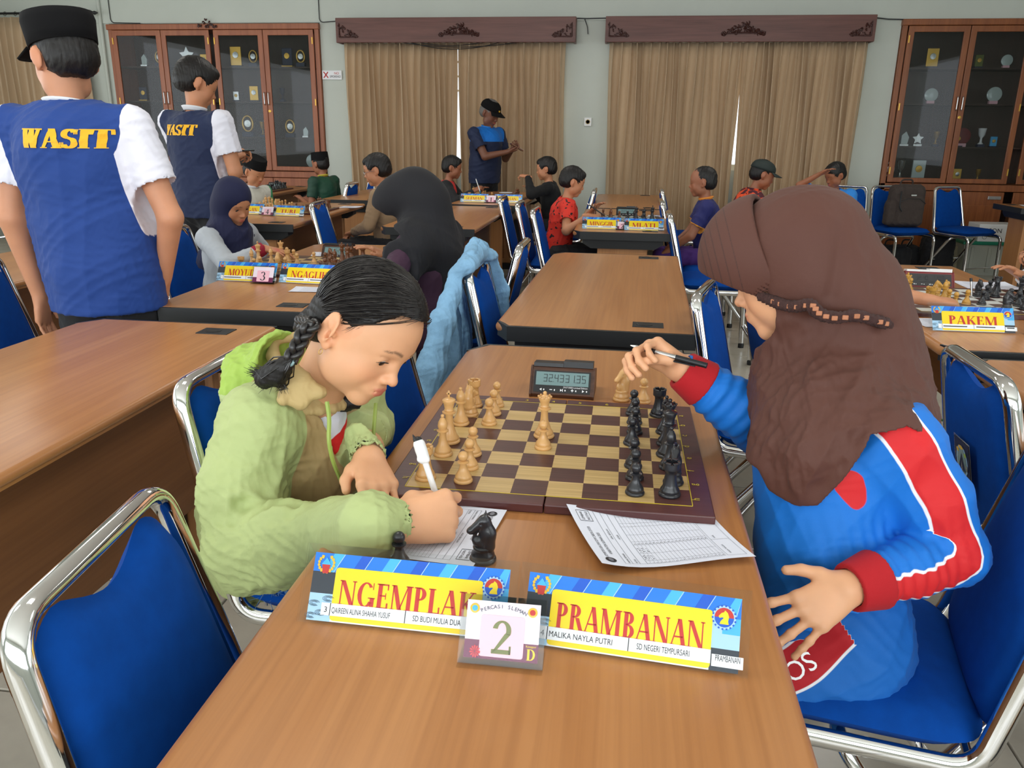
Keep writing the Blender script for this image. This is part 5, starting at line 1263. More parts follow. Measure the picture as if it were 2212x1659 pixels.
def human(label, loc, rz, s=1.0, sit=True, lean=.15, tw=0, head=(0, 0, 0), arms=None, skin_='brown', top=None, bottom=None, hair='short', hairm='hair', h=.0065, sleeve='short', cap=None, collar=None, seat=.47,
          side=0, legs=True, hem=0, girth=1.0, tattr=None, extra=None, group=None, shoes=True, face=True, hands=None, belly=0, stripes=None, sleeve_m=None, adult=False, tmfn=None, feet=None):
    """a person in a local frame: faces +y. sizes for a 1.40 m child at s=1"""
    e = empty('person', loc, rz); tag(e, label, 'person', group)
    pel = np.array([0, 0, (seat + .085 * s) if sit else .80 * s]); up = np.array([side, math.sin(lean), math.cos(lean)]); up /= np.linalg.norm(up)
    chest = pel + up * .27 * s; neck = pel + up * .42 * s; hc = neck + (up * .5 + np.array([0, .5 * math.sin(lean + .3), .5])) * .145 * s
    Rt = Rz3(tw); sh = {k: neck - up * .035 * s + Rt @ np.array([(.155 if k == 'R' else -.155) * s * (1.12 if adult else 1), 0, 0]) for k in 'RL'}
    arms = arms or {}; A = {}
    for k in 'RL':
        sg = 1 if k == 'R' else -1
        if k in arms and arms[k][0] == 'w':
            tgt = Rz3(-rz) @ (np.array(arms[k][1], float) - np.array([loc[0], loc[1], 0])); pole = np.array(arms[k][2] if len(arms[k]) > 2 else (.5 * sg, -.2, -1), float)
            a_, b_ = .235 * s, .205 * s; d_ = tgt - sh[k]; L_ = np.linalg.norm(d_); u_ = d_ / L_
            if L_ > (a_ + b_) * .995: tgt = sh[k] + u_ * (a_ + b_) * .995; L_ = (a_ + b_) * .995
            c_ = (a_ * a_ + L_ * L_ - b_ * b_) / (2 * L_); h_ = math.sqrt(max(a_ * a_ - c_ * c_, 0)); pole -= u_ * (pole @ u_); pole /= np.linalg.norm(pole)
            A[k] = (sh[k] + u_ * c_ + pole * h_, tgt); continue
        el, wr = arms.get(k, ((.20 * sg, .06, (pel[2] + .10) / s), (.14 * sg, .26, (pel[2] + .16) / s)))
        A[k] = (np.array(el) * s, np.array(wr) * s)
    hip = {k: pel + np.array([(.075 if k == 'R' else -.075) * s, .01, -.01]) for k in 'RL'}
    if sit:
        kn = {k: pel + np.array([(.095 if k == 'R' else -.095) * s, .36 * s, -.01]) for k in 'RL'}; an = {k: np.array([(.10 if k == 'R' else -.10) * s, .36 * s - (.02), .075]) for k in 'RL'}
        if feet: an = {k: np.array(feet[k]) for k in 'RL'}
    else:
        kn = {k: np.array([(.085 if k == 'R' else -.085) * s, .015, .42 * s]) for k in 'RL'}; an = {k: np.array([(.09 if k == 'R' else -.09) * s, 0, .075]) for k in 'RL'}
    pts = [pel, chest, neck, hc] + [A[k][0] for k in 'RL'] + [A[k][1] for k in 'RL'] + [sh[k] for k in 'RL'] + ([kn[k] for k in 'RL'] + [an[k] for k in 'RL'] if legs else [])
    lo = np.min(pts, 0) - .19; hi = np.max(pts, 0) + .19; lo[2] = max(lo[2], -.01)
    HR = eulR(*head); g = None
    F = Field(lo, hi, h)
    # torso, limbs
    F.cone(pel, pel + up * .10 * s, .088 * s, .082 * s, .03); F.cone(pel + up * .1 * s, chest + up * .03 * s, .085 * s, .094 * s, .03)
    F.cone(neck - up * .03 * s, hc - np.array([0, .012, .02]) * s, .043 * s, .040 * s, .02)
    for k in 'RL':
        F.cone(chest + up * .08 * s, sh[k], .06 * s, .046 * s, .04); el, wr = A[k]
        F.cone(sh[k], el, .043 * s, .034 * s, .012); F.cone(el, wr, .035 * s, .022 * s, .012)
        if legs: F.cone(hip[k], kn[k], .072 * s, .050 * s, .03); F.cone(kn[k], an[k], .048 * s, .032 * s, .012); F.cone(an[k], an[k] + [0, .13 * s, -.045], .034 * s, .024 * s, .01)
        d = wr - el; hd = (hands or {}).get(k, {}); dr = np.array(hd.get('dir', d), float); nz = np.array(hd.get('back', (0, 0, 1)), float)
        Rh = frame(dr, nz)
        if k == 'L': pass
        thx = 1 if k == 'R' else -1       # thumb side: for palm-down right hand facing +y the thumb is at -x
        Rm = Rh.copy(); Rm[:, 0] = -Rm[:, 0] if k == 'R' else Rm[:, 0]
        hg = Rig(F, Rm, wr + dr / np.linalg.norm(dr) * .012 * s, s * (.86 if not adult else .82)); hand(hg, hd.get('curl', C_REST), hd.get('thumb', TH_REST))
    hs = s * (1.0 if not adult else .98); g = Rig(F, HR, hc, hs); head_sdf(g, detail=(h <= .0055), adult=adult, lids=(h <= .003))
    body = skin('body', F, SK[skin_], e, smooth=1, attr=face_attr(g) if face else None)
    if face:                                           # simple eyes for people farther off
        for sd in (-1, 1):
            b = MB(); c = g.p((.030 * sd, .0805 if h > .0055 else .077, -.002)); b.lathe([(.0001, -.0022), (.0085, -.001), (.0105, 0), (.0085, .001), (.0001, .0022)], 10)
            q = Vector((0, 0, 1)).rotation_difference(Vector(g.R @ np.array([.25 * sd, 1, 0]))).to_matrix().to_4x4(); b.xf(Matrix.Translation(Vector(c)) @ q @ Matrix.Diagonal((1 * hs, .42 * hs, 1.5 * hs, 1))); b.build('eye', M['lash'], body)
    # shirt
    if top:
        F = Field(lo, hi, h); T_ = .016 * girth; hz = pel[2] + hem
        F.cone(pel + up * (.02 + 0) * s - [0, 0, .02], pel + up * .1 * s, .100 * s * girth + belly, .100 * s * girth + belly, .03); F.cone(pel + up * .1 * s, chest + up * .04 * s, .100 * s * girth + belly * .7, .112 * s * girth, .03)
        if hem < 0: F.cone(pel + [0, 0, hem], pel, .104 * s * girth, .104 * s * girth, .03)
        if hem < 0 and not sit:
            for k in 'RL': F.cone(hip[k] * [.9, 1, 1] + [0, 0, hem - .01], hip[k] * [.9, 1, 1] + up * .14 * s, .100 * s, .085 * s * girth, .03)
            F.plane(pel + [0, 0, hem - .02], (0, 0, -1))
        for k in 'RL':
            F.ell(chest + up * .02 * s + (sh[k] - neck) * .42, np.array([.075, .085, .13]) * s * girth, k=.03); F.cone(chest + up * .085 * s, sh[k], .070 * s, .058 * s, .04); el, wr = A[k]
            if sleeve == 'long': F.cone(sh[k], el, .060 * s, .050 * s, .02); F.cone(el, wr - (wr - el) * .05, .050 * s, .036 * s, .015)
            elif sleeve == 'short': F.cone(sh[k], sh[k] + (el - sh[k]) * .62, .060 * s, .060 * s, .02)
        F.cone(neck - up * .04 * s, neck + up * .015 * s, .060 * s, .053 * s, .03)
        for k in 'RL':
            el, wr = A[k]
            if sleeve == 'short':
                n_ = el - sh[k]; n_ = n_ / np.linalg.norm(n_); c = sh[k] + (el - sh[k]) * .62; F.cone(c + n_ * .062 * s, c + n_ * .12 * s, .08 * s, .08 * s, .0, 's') if True else None
            elif sleeve == 'long':
                n_ = wr - el; n_ = n_ / np.linalg.norm(n_); F.cone(wr + n_ * .05 * s, wr + n_ * .15 * s, .055 * s, .055 * s, 0, 's')
            elif sleeve == 'vest': pass
        F.cone(neck + up * .03 * s, neck + up * .1 * s, .055 * s, .07 * s, .01, 's')
        tops = top if isinstance(top, (list, tuple)) else [top]
        mf = None
        if tmfn: mf = lambda C, t=tmfn: t(C, dict(pel=pel, chest=chest, neck=neck, sh=sh, A=A, s=s, up=up))
        ctx = dict(pel=pel, chest=chest, neck=neck, sh=sh, A=A, s=s, up=up)
        shirt_o = skin('shirt', F, [M[t] for t in tops], e, smooth=1, attr={k_: (lambda V, f_=f_: f_(V, ctx)) for k_, f_ in tattr.items()} if tattr else None, disp=lambda V: .0045 * s * folds(V, 34, seed=int(abs(loc[0] * 97 + loc[1] * 31))), mfn=mf)
        if collar:
            b = MB(); n = 20
            def cf(u, v):
                a = u * 2 * PI; r = (.050 + .012 * v) * s; o = neck + up * (.012 + .022 * v) * s; w_ = .004
                return tuple(o + np.array([r * math.cos(a), r * math.sin(a) * .95, .010 * math.sin(a) * -1 * s]))
            b.grid(cf, 20, 4, closed_u=True); o = b.build('collar', M[collar], e, sharp=False); o.modifiers.new('t', 'SOLIDIFY').thickness = .005
    if bottom and legs:
        F = Field(lo, hi, h)
        F.cone(pel - [0, 0, .02], pel + up * .05 * s, .094 * s * girth, .090 * s * girth, .02)
        for k in 'RL': F.cone(hip[k], kn[k], .084 * s, .064 * s, .03); F.cone(kn[k], an[k] + [0, 0, .02], .062 * s, .046 * s, .01)
        for k in 'RL': F.ell(an[k] - [0, 0, .06], (.08, .08, .05), k=0, op='s')
        skin('trousers', F, M[bottom], e, smooth=1, disp=lambda V: .005 * s * folds(V, 40, seed=3))
        if shoes:
            for k in 'RL':
                F = Field(an[k] - [.07, .09, .08], an[k] + [.07, .22, .06], .008); F.cone(an[k] + [0, -.01, -.03], an[k] + [0, .125 * s, -.042], .043 * s, .032 * s, .01); F.cone(an[k], an[k] - [0, 0, .03], .042 * s, .042 * s, .01)
                F.plane((0, 0, .002), (0, 0, -1)); skin('shoe', F, M['black_plastic'], e)
    # head wear
    hh = min(h, .005); lo2, hi2 = hc - .17 * hs, hc + .17 * hs
    if hair in ('short', 'cap_hair', 'buzz'):
        F = Field(lo2, hi2, hh); g2 = Rig(F, HR, hc, hs); t_ = {'short': .011, 'cap_hair': .006, 'buzz': .004}[hair]
        g2.ell((0, -.012, .036), (.074 + t_, .094 + t_, .084 + t_), k=0); g2.ell((0, -.045, -.008), (.066 + t_, .058 + t_, .060), k=.02)
        if hair == 'short': g2.ell((0, .060, .078), (.050, .032, .026), k=.02)
        # carve away the face: everything in front of and below the hairline, and round the ears
        g2.ell((0, .105, -.012), (.068, .078, .070), k=.012, op='s'); g2.ell((0, .05, -.085), (.080, .095, .055), k=.012, op='s')
        for sd in (-1, 1): g2.ell((.088 * sd, .002, -.012), (.030, .034, .040), k=.008, op='s')
        g2.ell((0, -.045, -.100), (.12, .09, .040), k=.01, op='s')
        skin('hair', F, M[hairm], e, smooth=1, disp=lambda V: .003 * folds(V, 160, seed=5, aniso=(1, 1, .35)))
    if cap:
        g2 = Rig(None, HR, hc, hs); A_ = Matrix([list(HR[0]) + [hc[0]], list(HR[1]) + [hc[1]], list(HR[2]) + [hc[2]], [0, 0, 0, 1]]) @ Matrix.Scale(hs, 4)
        if cap == 'songkok':
            b = MB(); P0 = rrect(.158, .200, .074, 8); P1 = rrect(.150, .188, .070, 8); n = len(P0); z0, z1 = .046, .125
            V = [(x, y - .008, z0 + (-.012 if y < 0 else 0)) for x, y in P0] + [(x, y - .008, z1) for x, y in P1] + [(x * .96, y * .96 - .008, z1 + .004) for x, y in P1] + [(x * .5, y * .5 - .008, z1 + .001) for x, y in P1]
            Fc = [(k * n + i, k * n + (i + 1) % n, (k + 1) * n + (i + 1) % n, (k + 1) * n + i) for k in range(3) for i in range(n)] + [tuple(range(3 * n, 4 * n))]
            b.add(V, Fc, 0, True); b.xf(A_); b.build('songkok', M['black_cap'], e)
        else:
            b = MB(); ca = {'cap': 'black_cap', 'darkcap': 'dark_cap'}[cap]; RX, RY, RZ = .086, .106, .084
            def dome(u, v):
                a = u * 2 * PI; t = (1 - v) * PI / 2; sq = 1 + .0 * math.sin(a); return (RX * math.cos(a) * math.sin(t) ** .8, -.012 + RY * math.sin(a) * math.sin(t) ** .8, .036 + RZ * max(0, math.cos(t)) ** .85)
            b.grid(dome, 28, 10, closed_u=True); b.xf(A_); c = b.build('cap', M[ca], e, sharp=False); c.modifiers.new('t', 'SOLIDIFY').thickness = .003
            b = MB()
            def vis(u, v): 
                a = PI * (.18 + .64 * u); r = v * .068; return ((RX + r * .25) * math.cos(a), -.012 + (RY + r) * math.sin(a) ** (1), .040 - .012 * v - .022 * (math.cos(a) ** 2) * v)
            b.grid(vis, 16, 5); b.xf(A_); v_ = b.build('visor', M[ca], c, sharp=False); v_.modifiers.new('t', 'SOLIDIFY').thickness = .004
            b = MB(); b.lathe([(.0001, 0), (.006, 0), (.005, .003), (.0001, .004)], 8, c=(0, -.012, .119)); b.xf(A_); b.build('top_button', M[ca], c)
            b = MB(); b.lathe([(.0001, 0), (.013, 0), (.012, .002), (.0001, .003)], 14); b.xf(A_ @ Matrix.Translation((0, .088, .062)) @ Matrix.Rotation(-PI / 2.6, 4, 'X')); b.build('badge', M['gold_print'] if cap == 'cap' else M[ca], c)
    info = dict(e=e, body=body, shirt=(shirt_o if top else None), g=g, hc=hc, neck=neck, chest=chest, pel=pel, sh=sh, A=A, HR=HR, s=s, up=up, lo=lo, hi=hi, hs=hs)
    if extra: extra(info)
    return info
M['black_cap'] = mat('black_felt_cap', srgb(16, 16, 18), .95, bump=(500, .2, .001), spec=.2)
M['dark_cap'] = mat('dark_green_cap', srgb(26, 38, 36), .7, bump=(400, .2, .001))

def a_sleeve(V, c):
    s = c['s']; q = np.full(len(V), -1.)
    for k, g in (('R', 1), ('L', -1)):
        d = (V - c['sh'][k]); q = np.maximum(q, np.minimum(d[:, 0] * g - .004 * s + .30 * np.maximum(-d[:, 2] - .02, 0), .084 * s - seg_d(V, c['sh'][k], c['A'][k][0])))
    return q
def a_front(V, c): return .068 * c['s'] - np.abs(V[:, 0])
def a_hem(V, c):
    out = np.full(len(V), -1.)
    for k in 'RL':
        a, b_ = c['sh'][k], c['A'][k][0]; u = b_ - a; L = np.linalg.norm(u); u = u / L; t = (V - a) @ u; out = np.maximum(out, np.where(seg_d(V, a, b_) < .085 * c['s'], t - .60 * L, -1))
    return out
def a_cuff(V, c):
    return .07 * c['s'] - np.minimum(np.linalg.norm(V - c['A']['R'][1], axis=1), np.linalg.norm(V - c['A']['L'][1], axis=1))
def scarf(info, mname, front=.10, back=.06, visor=0, length=.20, open_w=.062, shw=.068):
    s, hc, HR, hs, neck, up, ch = info['s'], info['hc'], info['HR'], info['hs'], info['neck'], info['up'], info['chest']; h = .0055
    lo, hi = np.minimum(info['lo'], hc - .25), hc + .26; F = Field([min(info['sh']['L'][0], info['sh']['R'][0]) - .1, lo[1], ch[2] - .28 * s - length * .3], [max(info['sh']['R'][0], info['sh']['L'][0]) + .1, hi[1], hi[2]], h); g = Rig(F, HR, hc, hs)
    g.ell((0, -.014, .038), (.092, .108, .098), k=0); g.ell((0, -.022, -.02), (.090, .090, .090), k=.02)
    if visor: g.ell((0, .040, .040), (.092, .100 + visor, .098), k=.01)
    F.cone(g.p((0, -.04, -.04)), neck - up * .02, .085 * s, .090 * s, .04)
    for k in 'RL': F.cone(neck - up * .03, info['sh'][k] * [.88, 1, 1] + [0, 0, 0], .085 * s, shw * s, .05)
    for k in ('RL' if shw > .08 else ''): F.cone(info['sh'][k] * [.9, 1, 1], info['A'][k][0] * [.85, 1, 1] + [0, 0, .0], shw * s, shw * .85 * s, .05)
    F.cone(neck - up * .02 + [0, .03, 0], ch + [0, front * .35, .04 - length * .25], .092 * s, (.118) * s, .04); F.cone(neck - up * .02, ch - [0, back, length * .5 - .05], .088 * s, .100 * s, .04)
    g.ell((0, .112, -.022 - (.02 if visor else 0)), (open_w, .090, .078), k=.004, op='s')
    if visor:
        n_ = HR @ np.array([0, .79, -.61]); p_ = g.p((0, .150, .030)); m_ = HR @ np.array([0, 0, 1]); p2 = g.p((0, 0, -.125)); p3 = g.p((0, .005, 0)); f_ = HR @ np.array([0, 1, 0])
        F.fn(lambda X, Y, Z: np.maximum(np.maximum(-((X - p_[0]) * n_[0] + (Y - p_[1]) * n_[1] + (Z - p_[2]) * n_[2]), -((X - p2[0]) * m_[0] + (Y - p2[1]) * m_[1] + (Z - p2[2]) * m_[2])), -((X - p3[0]) * f_[0] + (Y - p3[1]) * f_[1] + (Z - p3[2]) * f_[2])).astype(np.float32), 's', .006)
    if shw > .08: F.cone(g.p((0, -.045, -.03)), neck - up * .07 - [0, .02, 0], .098 * s, .135 * s, .05)
    zc = ch[2] - length * .55
    F.fn(lambda X, Y, Z: (zc + (.25 if shw < .08 else .0) * np.abs(X) + .10 * (Y - ch[1]) * -1 - Z).astype(np.float32), 'i')
    skin('headscarf', F, M[mname], info['e'], smooth=1, disp=lambda V: .005 * folds(V, 45, seed=9, aniso=(1, 1, .4)) * np.clip((hc[2] - V[:, 2]) / .1, .1, 1))
from mathutils.bvhtree import BVHTree
def on_surface(info, word, h_, w_, zc, mname, back=True, name='lettering', serif_=True, up_v=(0, 0, 1), lift=.0035, xc=0, bold=.0035):
    """letters laid onto the back (or front) of the shirt"""
    me = info['shirt'].data; bvh = BVHTree.FromPolygons([v.co[:] for v in me.vertices], [tuple(p.vertices) for p in me.polygons]); sg = -1 if back else 1
    b = MB()
    for dx in ((-bold, 0, bold) if bold else (0,)): serif(word, b, lambda u, v: (u + dx, v, 0), 0, 0, h_, w_)
    bm = bmesh.new(); vs_ = [bm.verts.new(v) for v in b.v]
    for f in b.f:
        try: bm.faces.new([vs_[i] for i in f])
        except ValueError: pass
    bmesh.ops.triangulate(bm, faces=bm.faces[:])
    for _ in range(3):
        E_l = [e_ for e_ in bm.edges if e_.calc_length() > .012]
        if not E_l: break
        bmesh.ops.subdivide_edges(bm, edges=E_l, cuts=1); bmesh.ops.triangulate(bm, faces=bm.faces[:])
    bm.verts.index_update(); W_ = MB()
    def P(u, v):
        x = (u - w_ / 2) * (1 if back else -1) + xc; o = Vector((x, sg * .6, zc + v)); hit = bvh.ray_cast(o, Vector((0, -sg, 0)))
        return (hit[0] + Vector((0, sg * lift, 0))) if hit[0] else Vector((x, sg * .1, zc + v))
    W_.add([P(v.co.x, v.co.y) for v in bm.verts], [[v.index for v in f.verts] for f in bm.faces]); bm.free()
    W_.build(name, M[mname], info['shirt'])
# ================================================================ the girl in the green jacket
cloth('jacket_green', srgb(186, 202, 142), .7, bump=(130, .3, .0012), var=(6, .05)); cloth('jacket_tan', srgb(186, 160, 108), .75, bump=(130, .3, .0012)); cloth('jacket_lime', srgb(160, 190, 84), .7, bump=(130, .3, .0012))
cloth('shirt_red', srgb(222, 30, 30), .6); cloth('shirt_white', srgb(226, 228, 240), .7); cloth('denim', srgb(92, 128, 172), .85, bump=(300, .5, .001), var=(30, .2)); cloth('zip_green', srgb(150, 170, 80), .5)
G1 = empty('person', (-.45, -.05, 0)); tag(G1, 'girl with a black braid in a light green jacket, writing on a score sheet', 'person'); G1inv = Matrix.Translation((.45, .05, 0))
def own(o, e=None, inv=None):
    o.matrix_parent_inverse = G1inv if inv is None else inv; return o
HR1 = eulR(-1.994, -.535, -.287); HT1 = v3((-.318, -.104, .980)); HS1 = .95
pelv, chest1, nb = v3((-.575, .02, .55)), P_(652, 985, -.03), v3((-.452, -.045, .862))
shN, elN, wrN = P_(563, 915, -.16), P_(545, 1185, -.235), v3(atz(862, 1130, .789))
shF, elF, wrF = v3((-.405, .085, .825)), P_(800, 925, .10), v3(atz(797, 990, .797))
knN = v3(atz(955, 1112, .787)); tipF = wrF + np.array([.055, -.105, -.022])
F = Field((-.74, -.46, .40), (.02, .36, 1.13), .0026)
g1 = Rig(F, HR1, HT1, HS1)
F.cone(pelv, chest1, .085, .09, .03); F.cone(chest1, nb - [0, 0, .05], .085, .06, .03); F.cone(nb - [.01, 0, .06], g1.p((0, -.030, -.035)), .045, .040, .02)
F.cone(nb - [0, 0, .05], g1.p((0, .0, -.06)), .036, .036, .02); F.cone(chest1 + [.012, -.01, .04], nb + [.012, -.008, -.045], .076, .046, .03)
for a, b_, c in ((shN, elN, wrN), (shF, elF, wrF)):
    F.cone(chest1 + [0, 0, .08], a, .05, .042, .03); F.cone(a, b_, .040, .032, .01); F.cone(b_, c, .032, .023, .01)
F.cone(pelv, pelv + [.26, -.06, -.02], .07, .06, .02); F.cone(pelv + [0, .1, 0], pelv + [.26, .1, -.02], .07, .06, .02)
head_sdf(g1)
dN = knN - wrN; fr = frame(dN + [0, 0, -.002], (.10, -.80, .58)); fr[:, 0] *= -1
hN = Rig(F, fr, wrN - dN * .10, .92)
hand(hN, [(.75, 1.15, .45), (.95, 1.25, .6), (1.15, 1.3, .8), (1.25, 1.35, .8)], [(.036, .040, -.014), (.038, .072, -.026), (.026, .094, -.040)], spread=.03)
dF = tipF - wrF; frF = frame(dF + [0, 0, -.01], (.25, .1, 1))      # left hand: thumb on the +x side of travel
hF = Rig(F, frF, wrF, .84); hand(hF, [(.30, .40, .25), (.26, .32, .25), (.28, .34, .25), (.34, .4, .3)], [(.036, .030, -.010), (.050, .052, -.018), (.050, .074, -.024)], spread=.06)
body1 = own(skin('body', F, SK['fair'], G1, smooth=1, attr=face_attr(g1)))
eyes(g1, body1, gaze=(.15, -.42))
for sd in (-1, 1):            # lashes and the crease of the upper lid
    b = MB(); b.tube([g1.p((x * sd, y, z)) for x, y, z in ((.0190, .0820, -.0022), (.0250, .0850, -.0002), (.0315, .0850, .0004), (.0375, .0820, -.0010), (.0425, .0775, -.0040), (.0450, .0750, -.0060))], [.0004, .0008, .0009, .0009, .0009, .0003], 5); b.build('eyelash', M['lash'], body1)
b = MB(); b.tube([g1.p((.0765 + .0035 * math.cos(a) * .2, -.004 + .0035 * math.cos(a), -.046 + .005 * math.sin(a))) for a in np.linspace(0, 2 * PI, 12, endpoint=False)], .0006, 5, closed=True); b.build('earring', M['gold'], body1)
for o in body1.children: pass
# hair: a combed shell, long locks swept back into the plait
F = Field(HT1 - .17, HT1 + .17, .0022); gh = Rig(F, HR1, HT1, HS1)
HC, HRad = np.array((0, -.004, .040)), np.array((.0790, .1035, .0925))
gh.ell(HC, HRad, k=0); gh.ell((0, -.050, -.012), (.070, .052, .055), k=.02); gh.ell((.040, -.074, -.042), (.026, .022, .026), k=.015); gh.ell((-.040, -.078, -.040), (.028, .024, .028), k=.015)
hy, hzv = [-.004, .012, .046, .064, .080, .110], [-.020, .015, .050, .082, .086, .080]
def hcut(X, Y, Z):
    q = [((X - HT1[0]) * HR1[0, k] + (Y - HT1[1]) * HR1[1, k] + (Z - HT1[2]) * HR1[2, k]) / HS1 for k in (1, 2)]
    return (np.maximum((q[1] - np.interp(q[0], hy, hzv)) * .8, -.004 - q[0]) * HS1).astype(np.float32)
F.fn(hcut, 's', .003); gh.ell((0, .035, -.085), (.095, .10, .055), k=.008, op='s')
for sd in (-1, 1): gh.ell((.092 * sd, .004, -.010), (.032, .036, .040), k=.005, op='s')
hair1 = own(skin('hair', F, M['hair'], G1, smooth=1, disp=lambda V: .0010 * folds(gh.inv(V), 260, seed=2, aniso=(1, .2, 1))))
b = MB()
def onscalp(d, k=1.012): d = d / np.linalg.norm(d); return HC + HRad * d * k
nl = 0
while nl < 1500:
    d0 = r.normal(size=3); d0 /= np.linalg.norm(d0); q = HC + HRad * d0
    if q[2] < .0 or (q[1] > -.004 and q[2] < np.interp(q[1], hy, hzv) + .004) or (abs(q[0]) > .050 and -.03 < q[1] <= -.004 and q[2] < .045): continue
    sd = 1 if q[0] > 0 else -1
    if sd < 0 and r.random() < .45: continue
    root = np.array([.045 * sd, -.088, -.035]); dr = (root - HC) / HRad; dr /= np.linalg.norm(dr)
    w_ = math.acos(max(-1, min(1, d0 @ dr))); n = 9; pts = []; j = r.normal(size=3) * .0016; amp = r.uniform(.996, 1.012)
    for k in range(n):
        t = k / (n - 1); d = (math.sin((1 - t) * w_) * d0 + math.sin(t * w_) * dr) / math.sin(w_) if w_ > .05 else d0
        bow = math.sin(t * PI) * .16 * (1 - abs(d0[2]) * .3); d = d + np.array([.25 * sd * bow, 0, .55 * bow]); p_ = onscalp(d, amp - .03 * max(0, t - .75)) + j * math.sin(t * PI)
        pts.append(gh.p(p_))
    rr = r.uniform(.0003, .0008); b.tube(pts, [rr * .3] + [rr] * (n - 2) + [rr * .8], 4); nl += 1
# baby hairs along the forehead and temple
for k in range(60):
    u = r.uniform(-.6, 1); sd = 1 if u > 0 else -1; a = abs(u)
    yy_ = .084 - .074 * a ** 1.3; p0 = np.array([(.010 + .066 * a ** .7) * sd, yy_ + .002, np.interp(yy_, hy, hzv) + .002]); p0 = HC + (p0 - HC) * 1.0
    pts = []; L_h = r.uniform(.006, .020); dx = r.normal(size=3) * .25
    for t in (0, .35, .7, 1): pts.append(gh.p(p0 + np.array([.35 * sd + dx[0], -.5 + dx[1] * .5, -.55 + dx[2]]) * L_h * t + np.array([0, .002, .004 * (1 - t)])))
    b.tube(pts, [.0004, .00035, .0003, .0001], 3, cap=False)
lk = own(b.build('hair_locks', M['hair_lock'], G1)); lk['kind'] = 'stuff'
def plait(pts, r0, r1, name, tw=.016):
    """three interwoven strands along a polyline"""
    P = [Vector(p) for p in pts]; L = [0]
    for i in range(1, len(P)): L.append(L[-1] + (P[i] - P[i - 1]).length)
    def at(s_):
        s_ = min(max(s_, 0), L[-1] - 1e-6); i = max(k for k in range(len(L)) if L[k] <= s_); i = min(i, len(P) - 2); t = (s_ - L[i]) / (L[i + 1] - L[i]); return P[i].lerp(P[i + 1], t)
    b = MB(); n = int(L[-1] / .0022)
    for st in range(3):
        q = []; rs = []
        for k in range(n + 1):
            s_ = L[-1] * k / n; c = at(s_); T = (at(s_ + .01) - at(s_ - .01)).normalized(); A = T.cross(Vector((.3, -1, .2))).normalized(); B = T.cross(A); ph = s_ / tw * PI * .62 + st * 2 * PI / 3
            R0 = r0 + (r1 - r0) * k / n; q.append(c + A * math.sin(ph) * R0 * .95 + B * math.sin(2 * ph) * R0 * .45); rs.append(R0 * .68)
        b.tube(q, rs, 9)
    return b
rootR = gh.p((.050, -.090, -.030))
pl = [gh.p((.050, -.084, -.048)), P_(676, 702, -.180), P_(655, 722, -.185), P_(640, 755, -.19), P_(626, 778, -.192)]
own(plait(pl, .0092, .0080, 'plait').build('plait', M['hair_lock'], G1))
b = MB(); tb = [P_(626, 778, -.192), P_(612, 792, -.192), P_(590, 803, -.19), P_(565, 806, -.186), P_(548, 800, -.185)]
F = Field(P_(590, 810, -.19) - .09, P_(590, 810, -.19) + .09, .003)
F.chain([P_(627, 777, -.192), P_(605, 796, -.192), P_(575, 812, -.188), P_(550, 806, -.184)], [.008, .014, .013, .004], .01); F.chain([P_(615, 790, -.192), P_(600, 815, -.190), P_(605, 832, -.188)], [.010, .014, .004], .012); F.chain([P_(590, 805, -.19), P_(570, 822, -.188), P_(556, 822, -.187)], [.012, .010, .003], .012)
own(skin('plait_tuft', F, M['hair'], G1, disp=lambda V: .002 * folds(V, 300, seed=3, aniso=(.3, 1, 1))))
b = MB()
for k in range(160):
    a0, a1 = r.normal(size=3) * .006, r.normal(size=3) * .006; e0, e1 = [(P_(545, 800, -.184), P_(575, 812, -.188)), (P_(608, 838, -.188), P_(603, 815, -.19)), (P_(562, 828, -.187), P_(585, 812, -.19))][k % 3]
    s0 = P_(627, 777, -.192) + a0 * .4; m_ = e1 + a0; b.tube([s0, (s0 + m_) / 2 + a0 * .5, m_, e0 + a1], [.0010, .0012, .001, .0002], 4)
o = own(b.build('tuft_strands', M['hair_lock'], G1)); o['kind'] = 'stuff'
own(MB().tube([Vector(P_(627, 777, -.192)) + Vector((.006 * math.cos(a), .004 * math.sin(a), .008 * math.sin(a))) for a in np.linspace(0, 2 * PI, 14, endpoint=False)], .003, 6, closed=True).build('hair_tie', M['lcd'], G1))
F = Field(P_(750, 860, -.04) - .07, P_(750, 860, -.04) + .07, .003); F.chain([P_(728, 835, -.03), P_(745, 866, -.05), P_(772, 874, -.06)], [.012, .018, .008], .01)
own(skin('far_plait_tuft', F, M['hair'], G1, disp=lambda V: .0015 * folds(V, 300, seed=8, aniso=(.3, 1, 1))))
# the jacket
lo, hi = v3((-.80, -.46, .42)), v3((-.14, .36, .93)); F = Field(lo, hi, .0036)
back = P_(560, 1010, .02)
F.cone(pelv + [-.01, 0, -.055], pelv + [-.0, 0, .06], .118, .118, .03); F.cone(pelv + [0, 0, .05], chest1 + [-.03, 0, -.02], .118, .108, .04); F.cone(chest1 + [-.03, 0, -.02], nb + [-.01, 0, -.085], .110, .075, .04)
F.cone(chest1 + [.0, -.01, .0], nb + [.03, 0, -.09], .085, .05, .03)
F.cone(chest1 + [.006, -.008, -.12], chest1 + [.014, -.01, .03], .104, .104, .03); F.cone(chest1 + [.014, -.012, .03], nb + [.022, -.01, -.05], .100, .066, .03)
F.cone(nb - [.02, 0, .075], shN, .065, .066, .04); F.cone(nb - [.02, 0, .075], shF, .065, .060, .04)
mN = P_(522, 1050, -.20)
s1, s2, s3, s4 = P_(640, 1178, -.275), P_(730, 1158, -.315), v3(atz(800, 1136, .793)), v3(atz(838, 1131, .790))
